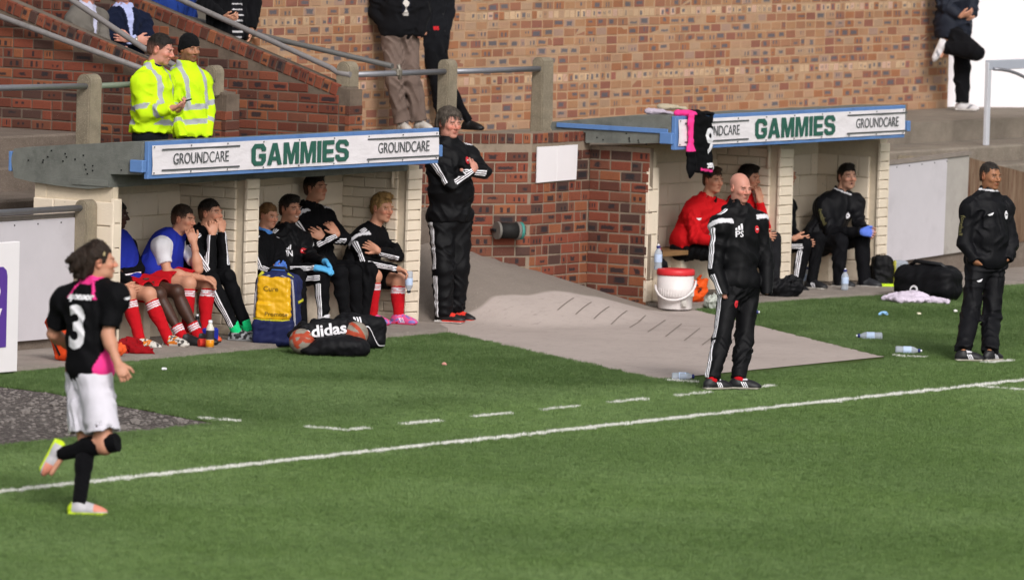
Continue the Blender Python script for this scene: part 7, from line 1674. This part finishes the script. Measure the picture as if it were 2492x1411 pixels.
# roller on the tunnel wall
t = thing('wall_roller', (4.55, 7.42, .73), 'black roller with a teal end cap fixed to the tunnel wall', 'roller')
A_ = Vector((4.47, 7.47, .735)); B2 = A_ + Vector((dr[0], dr[1], -.02))*.21; ax = (B2-A_).normalized()
b = MB(); b.tube([A_, A_.lerp(B2, .12), A_.lerp(B2, .14), A_.lerp(B2, .86), A_.lerp(B2, .88), B2], [.066, .066, .075, .075, .066, .066], 24); b.done('drum', plain('ribbed_rubber', '1b1a19', .7, .3, 60, .4), t)
b = MB(); b.tube([B2, B2+ax*.03], .083, 24); b.done('end_cap', plain('teal_paint', '3f8a80', .5, .2, 14), t)
b = MB(); b.tube([A_-ax*.025, A_], .083, 24); b.tube([B2-ax*.03, B2-ax*.002], .085, 24); b.done('flange', plain('grey_flange', '77736d', .6, .2, 14), t)
b = MB(); b.tube([A_-ax*.03, A_-ax*.03+Vector((.05, .09, 0))], .015, 8); b.tube([B2+ax*.02, B2+ax*.02+Vector((.05, .09, 0))], .015, 8); b.done('bracket', M_BLACK, t)
# phone of the steward
J_ = POSES['stewA']['J']; h_ = np.array(J_['haR']); w_ = np.array(J_['wrR']); d_ = nrm_(h_-w_)
t = thing('phone', tuple(h_), 'dark mobile phone in the hand of the bare headed steward', 'phone')
Mx = Matrix.Translation(Vector(h_+d_*.05+np.array((0, 0, .028)))) @ Vector(d_).to_track_quat('X', 'Z').to_matrix().to_4x4()
b = MB(); b.box((-.06, -.03, -.006), (.06, .03, .006), .004, Mx); b.done('case', M_BLACK, t); b = MB(); b.box((.02, -.026, .0062), (.056, .026, .0072), 0, Mx); b.done('screen', plain('phone_screen', '8d93a0', .2, .1, 20), t)
# dark netting and blue post in the upper left of the stand
t = thing('seat_screen', (1.5, 11.6, 2.2), 'black perforated screen beside a blue post at the top left', 'screen')
b = MB(); b.box((1.3, 11.7, 2.1), (1.36, 13.6, 3.6)); b.done('panel', plain('black_screen', '1a1b1e', .6, .1, 20), t)
b = MB(); R_ = random.Random(2)
for i in range(9):
    for j in range(9):
        for k in range(3): b.box((1.292, 11.78+i*.2+k*.018+(j % 2)*.1, 2.3+j*.13), (1.298, 11.785+i*.2+k*.018+(j % 2)*.1, 2.36+j*.13), 0)
b.done('perforation', M_PRINT, t)
b = MB(); b.tube([(1.6, 11.35, 1.8), (1.6, 11.35, 3.6)], .045, 12); tag(b.done('blue_post', plain('bright_blue_paint', '4a7fc4', .4, .05, 10)), 'bright blue post behind the man in the grey suit', 'post')
# ------------------------------------------------------------------ turf fibres
def tuft_mesh(n, seed):
    r = random.Random(seed); V, Fc = [], []
    for i in range(n):
        x, y = r.uniform(-.035, .035), r.uniform(-.035, .035); a = r.uniform(0, 2*math.pi); h = r.uniform(.013, .026); w = r.uniform(.0016, .003); ln_ = r.uniform(0, .014); b_ = r.uniform(0, 2*math.pi)
        dx, dy = w*math.cos(a), w*math.sin(a); tx, ty = x+ln_*math.cos(b_), y+ln_*math.sin(b_); o = len(V)
        V += [(x-dx, y-dy, -.004), (x+dx, y+dy, -.004), (tx, ty, h)]; Fc.append((o, o+1, o+2))
    me = mesh_np('turf_tuft', V, Fc); return me
tm = tuft_mesh(34, 5); tm.materials.append(M_BLADE)
tuft = link('turf_tuft', tm); tuft.location = (-3.0, 3.0, .005); tuft['kind'] = 'stuff'
def turf(name, polys, density, seed):
    bm = bmesh.new()
    for pts in polys: bm.faces.new([bm.verts.new((x, y, .003)) for x, y in pts])
    me = bpy.data.meshes.new(name); bm.to_mesh(me); bm.free()
    o = link(name, me, M_TURF); o['kind'] = 'stuff'
    ng = bpy.data.node_groups.new(name, 'GeometryNodeTree')
    ng.interface.new_socket(name='Geometry', in_out='INPUT', socket_type='NodeSocketGeometry'); ng.interface.new_socket(name='Geometry', in_out='OUTPUT', socket_type='NodeSocketGeometry')
    N = ng.nodes; L_ = ng.links; gi = N.new('NodeGroupInput'); go = N.new('NodeGroupOutput')
    dp = N.new('GeometryNodeDistributePointsOnFaces'); dp.inputs['Density'].default_value = density; dp.inputs['Seed'].default_value = seed
    oi = N.new('GeometryNodeObjectInfo'); oi.inputs['Object'].default_value = tuft; oi.inputs['As Instance'].default_value = True
    ip = N.new('GeometryNodeInstanceOnPoints'); rv = N.new('FunctionNodeRandomValue'); rv.data_type = 'FLOAT_VECTOR'; rv.inputs[0].default_value = (0, 0, 0); rv.inputs[1].default_value = (.12, .12, 6.28)
    rs = N.new('FunctionNodeRandomValue'); rs.data_type = 'FLOAT'; rs.inputs[2].default_value = .75; rs.inputs[3].default_value = 1.2
    L_.new(gi.outputs[0], dp.inputs[0]); L_.new(dp.outputs['Points'], ip.inputs['Points']); L_.new(oi.outputs['Geometry'], ip.inputs['Instance']); L_.new(rv.outputs[0], ip.inputs['Rotation']); L_.new(rs.outputs[1], ip.inputs['Scale'])
    L_.new(ip.outputs[0], go.inputs[0])
    md = o.modifiers.new('turf', 'NODES'); md.node_group = ng; return o
turf('turf_fibres', [[(-19.5, -3.6), (-12.6, -9.2), (4.2, -1.5), (4.2, 1.9), (-7.6, 1.9), (-7.57, 2.15), (-14, 2.15)]], 620, 1)
turf('turf_fibres', [VERGE_L, [(2.2, 1.9), (2.55, 2.17), (5.93, 6.2), (7.5, 6.22), (9.2, 6.02), (12.4, 5.9), (12.4, 4.2), (3.9, -1.1)]], 620, 2)
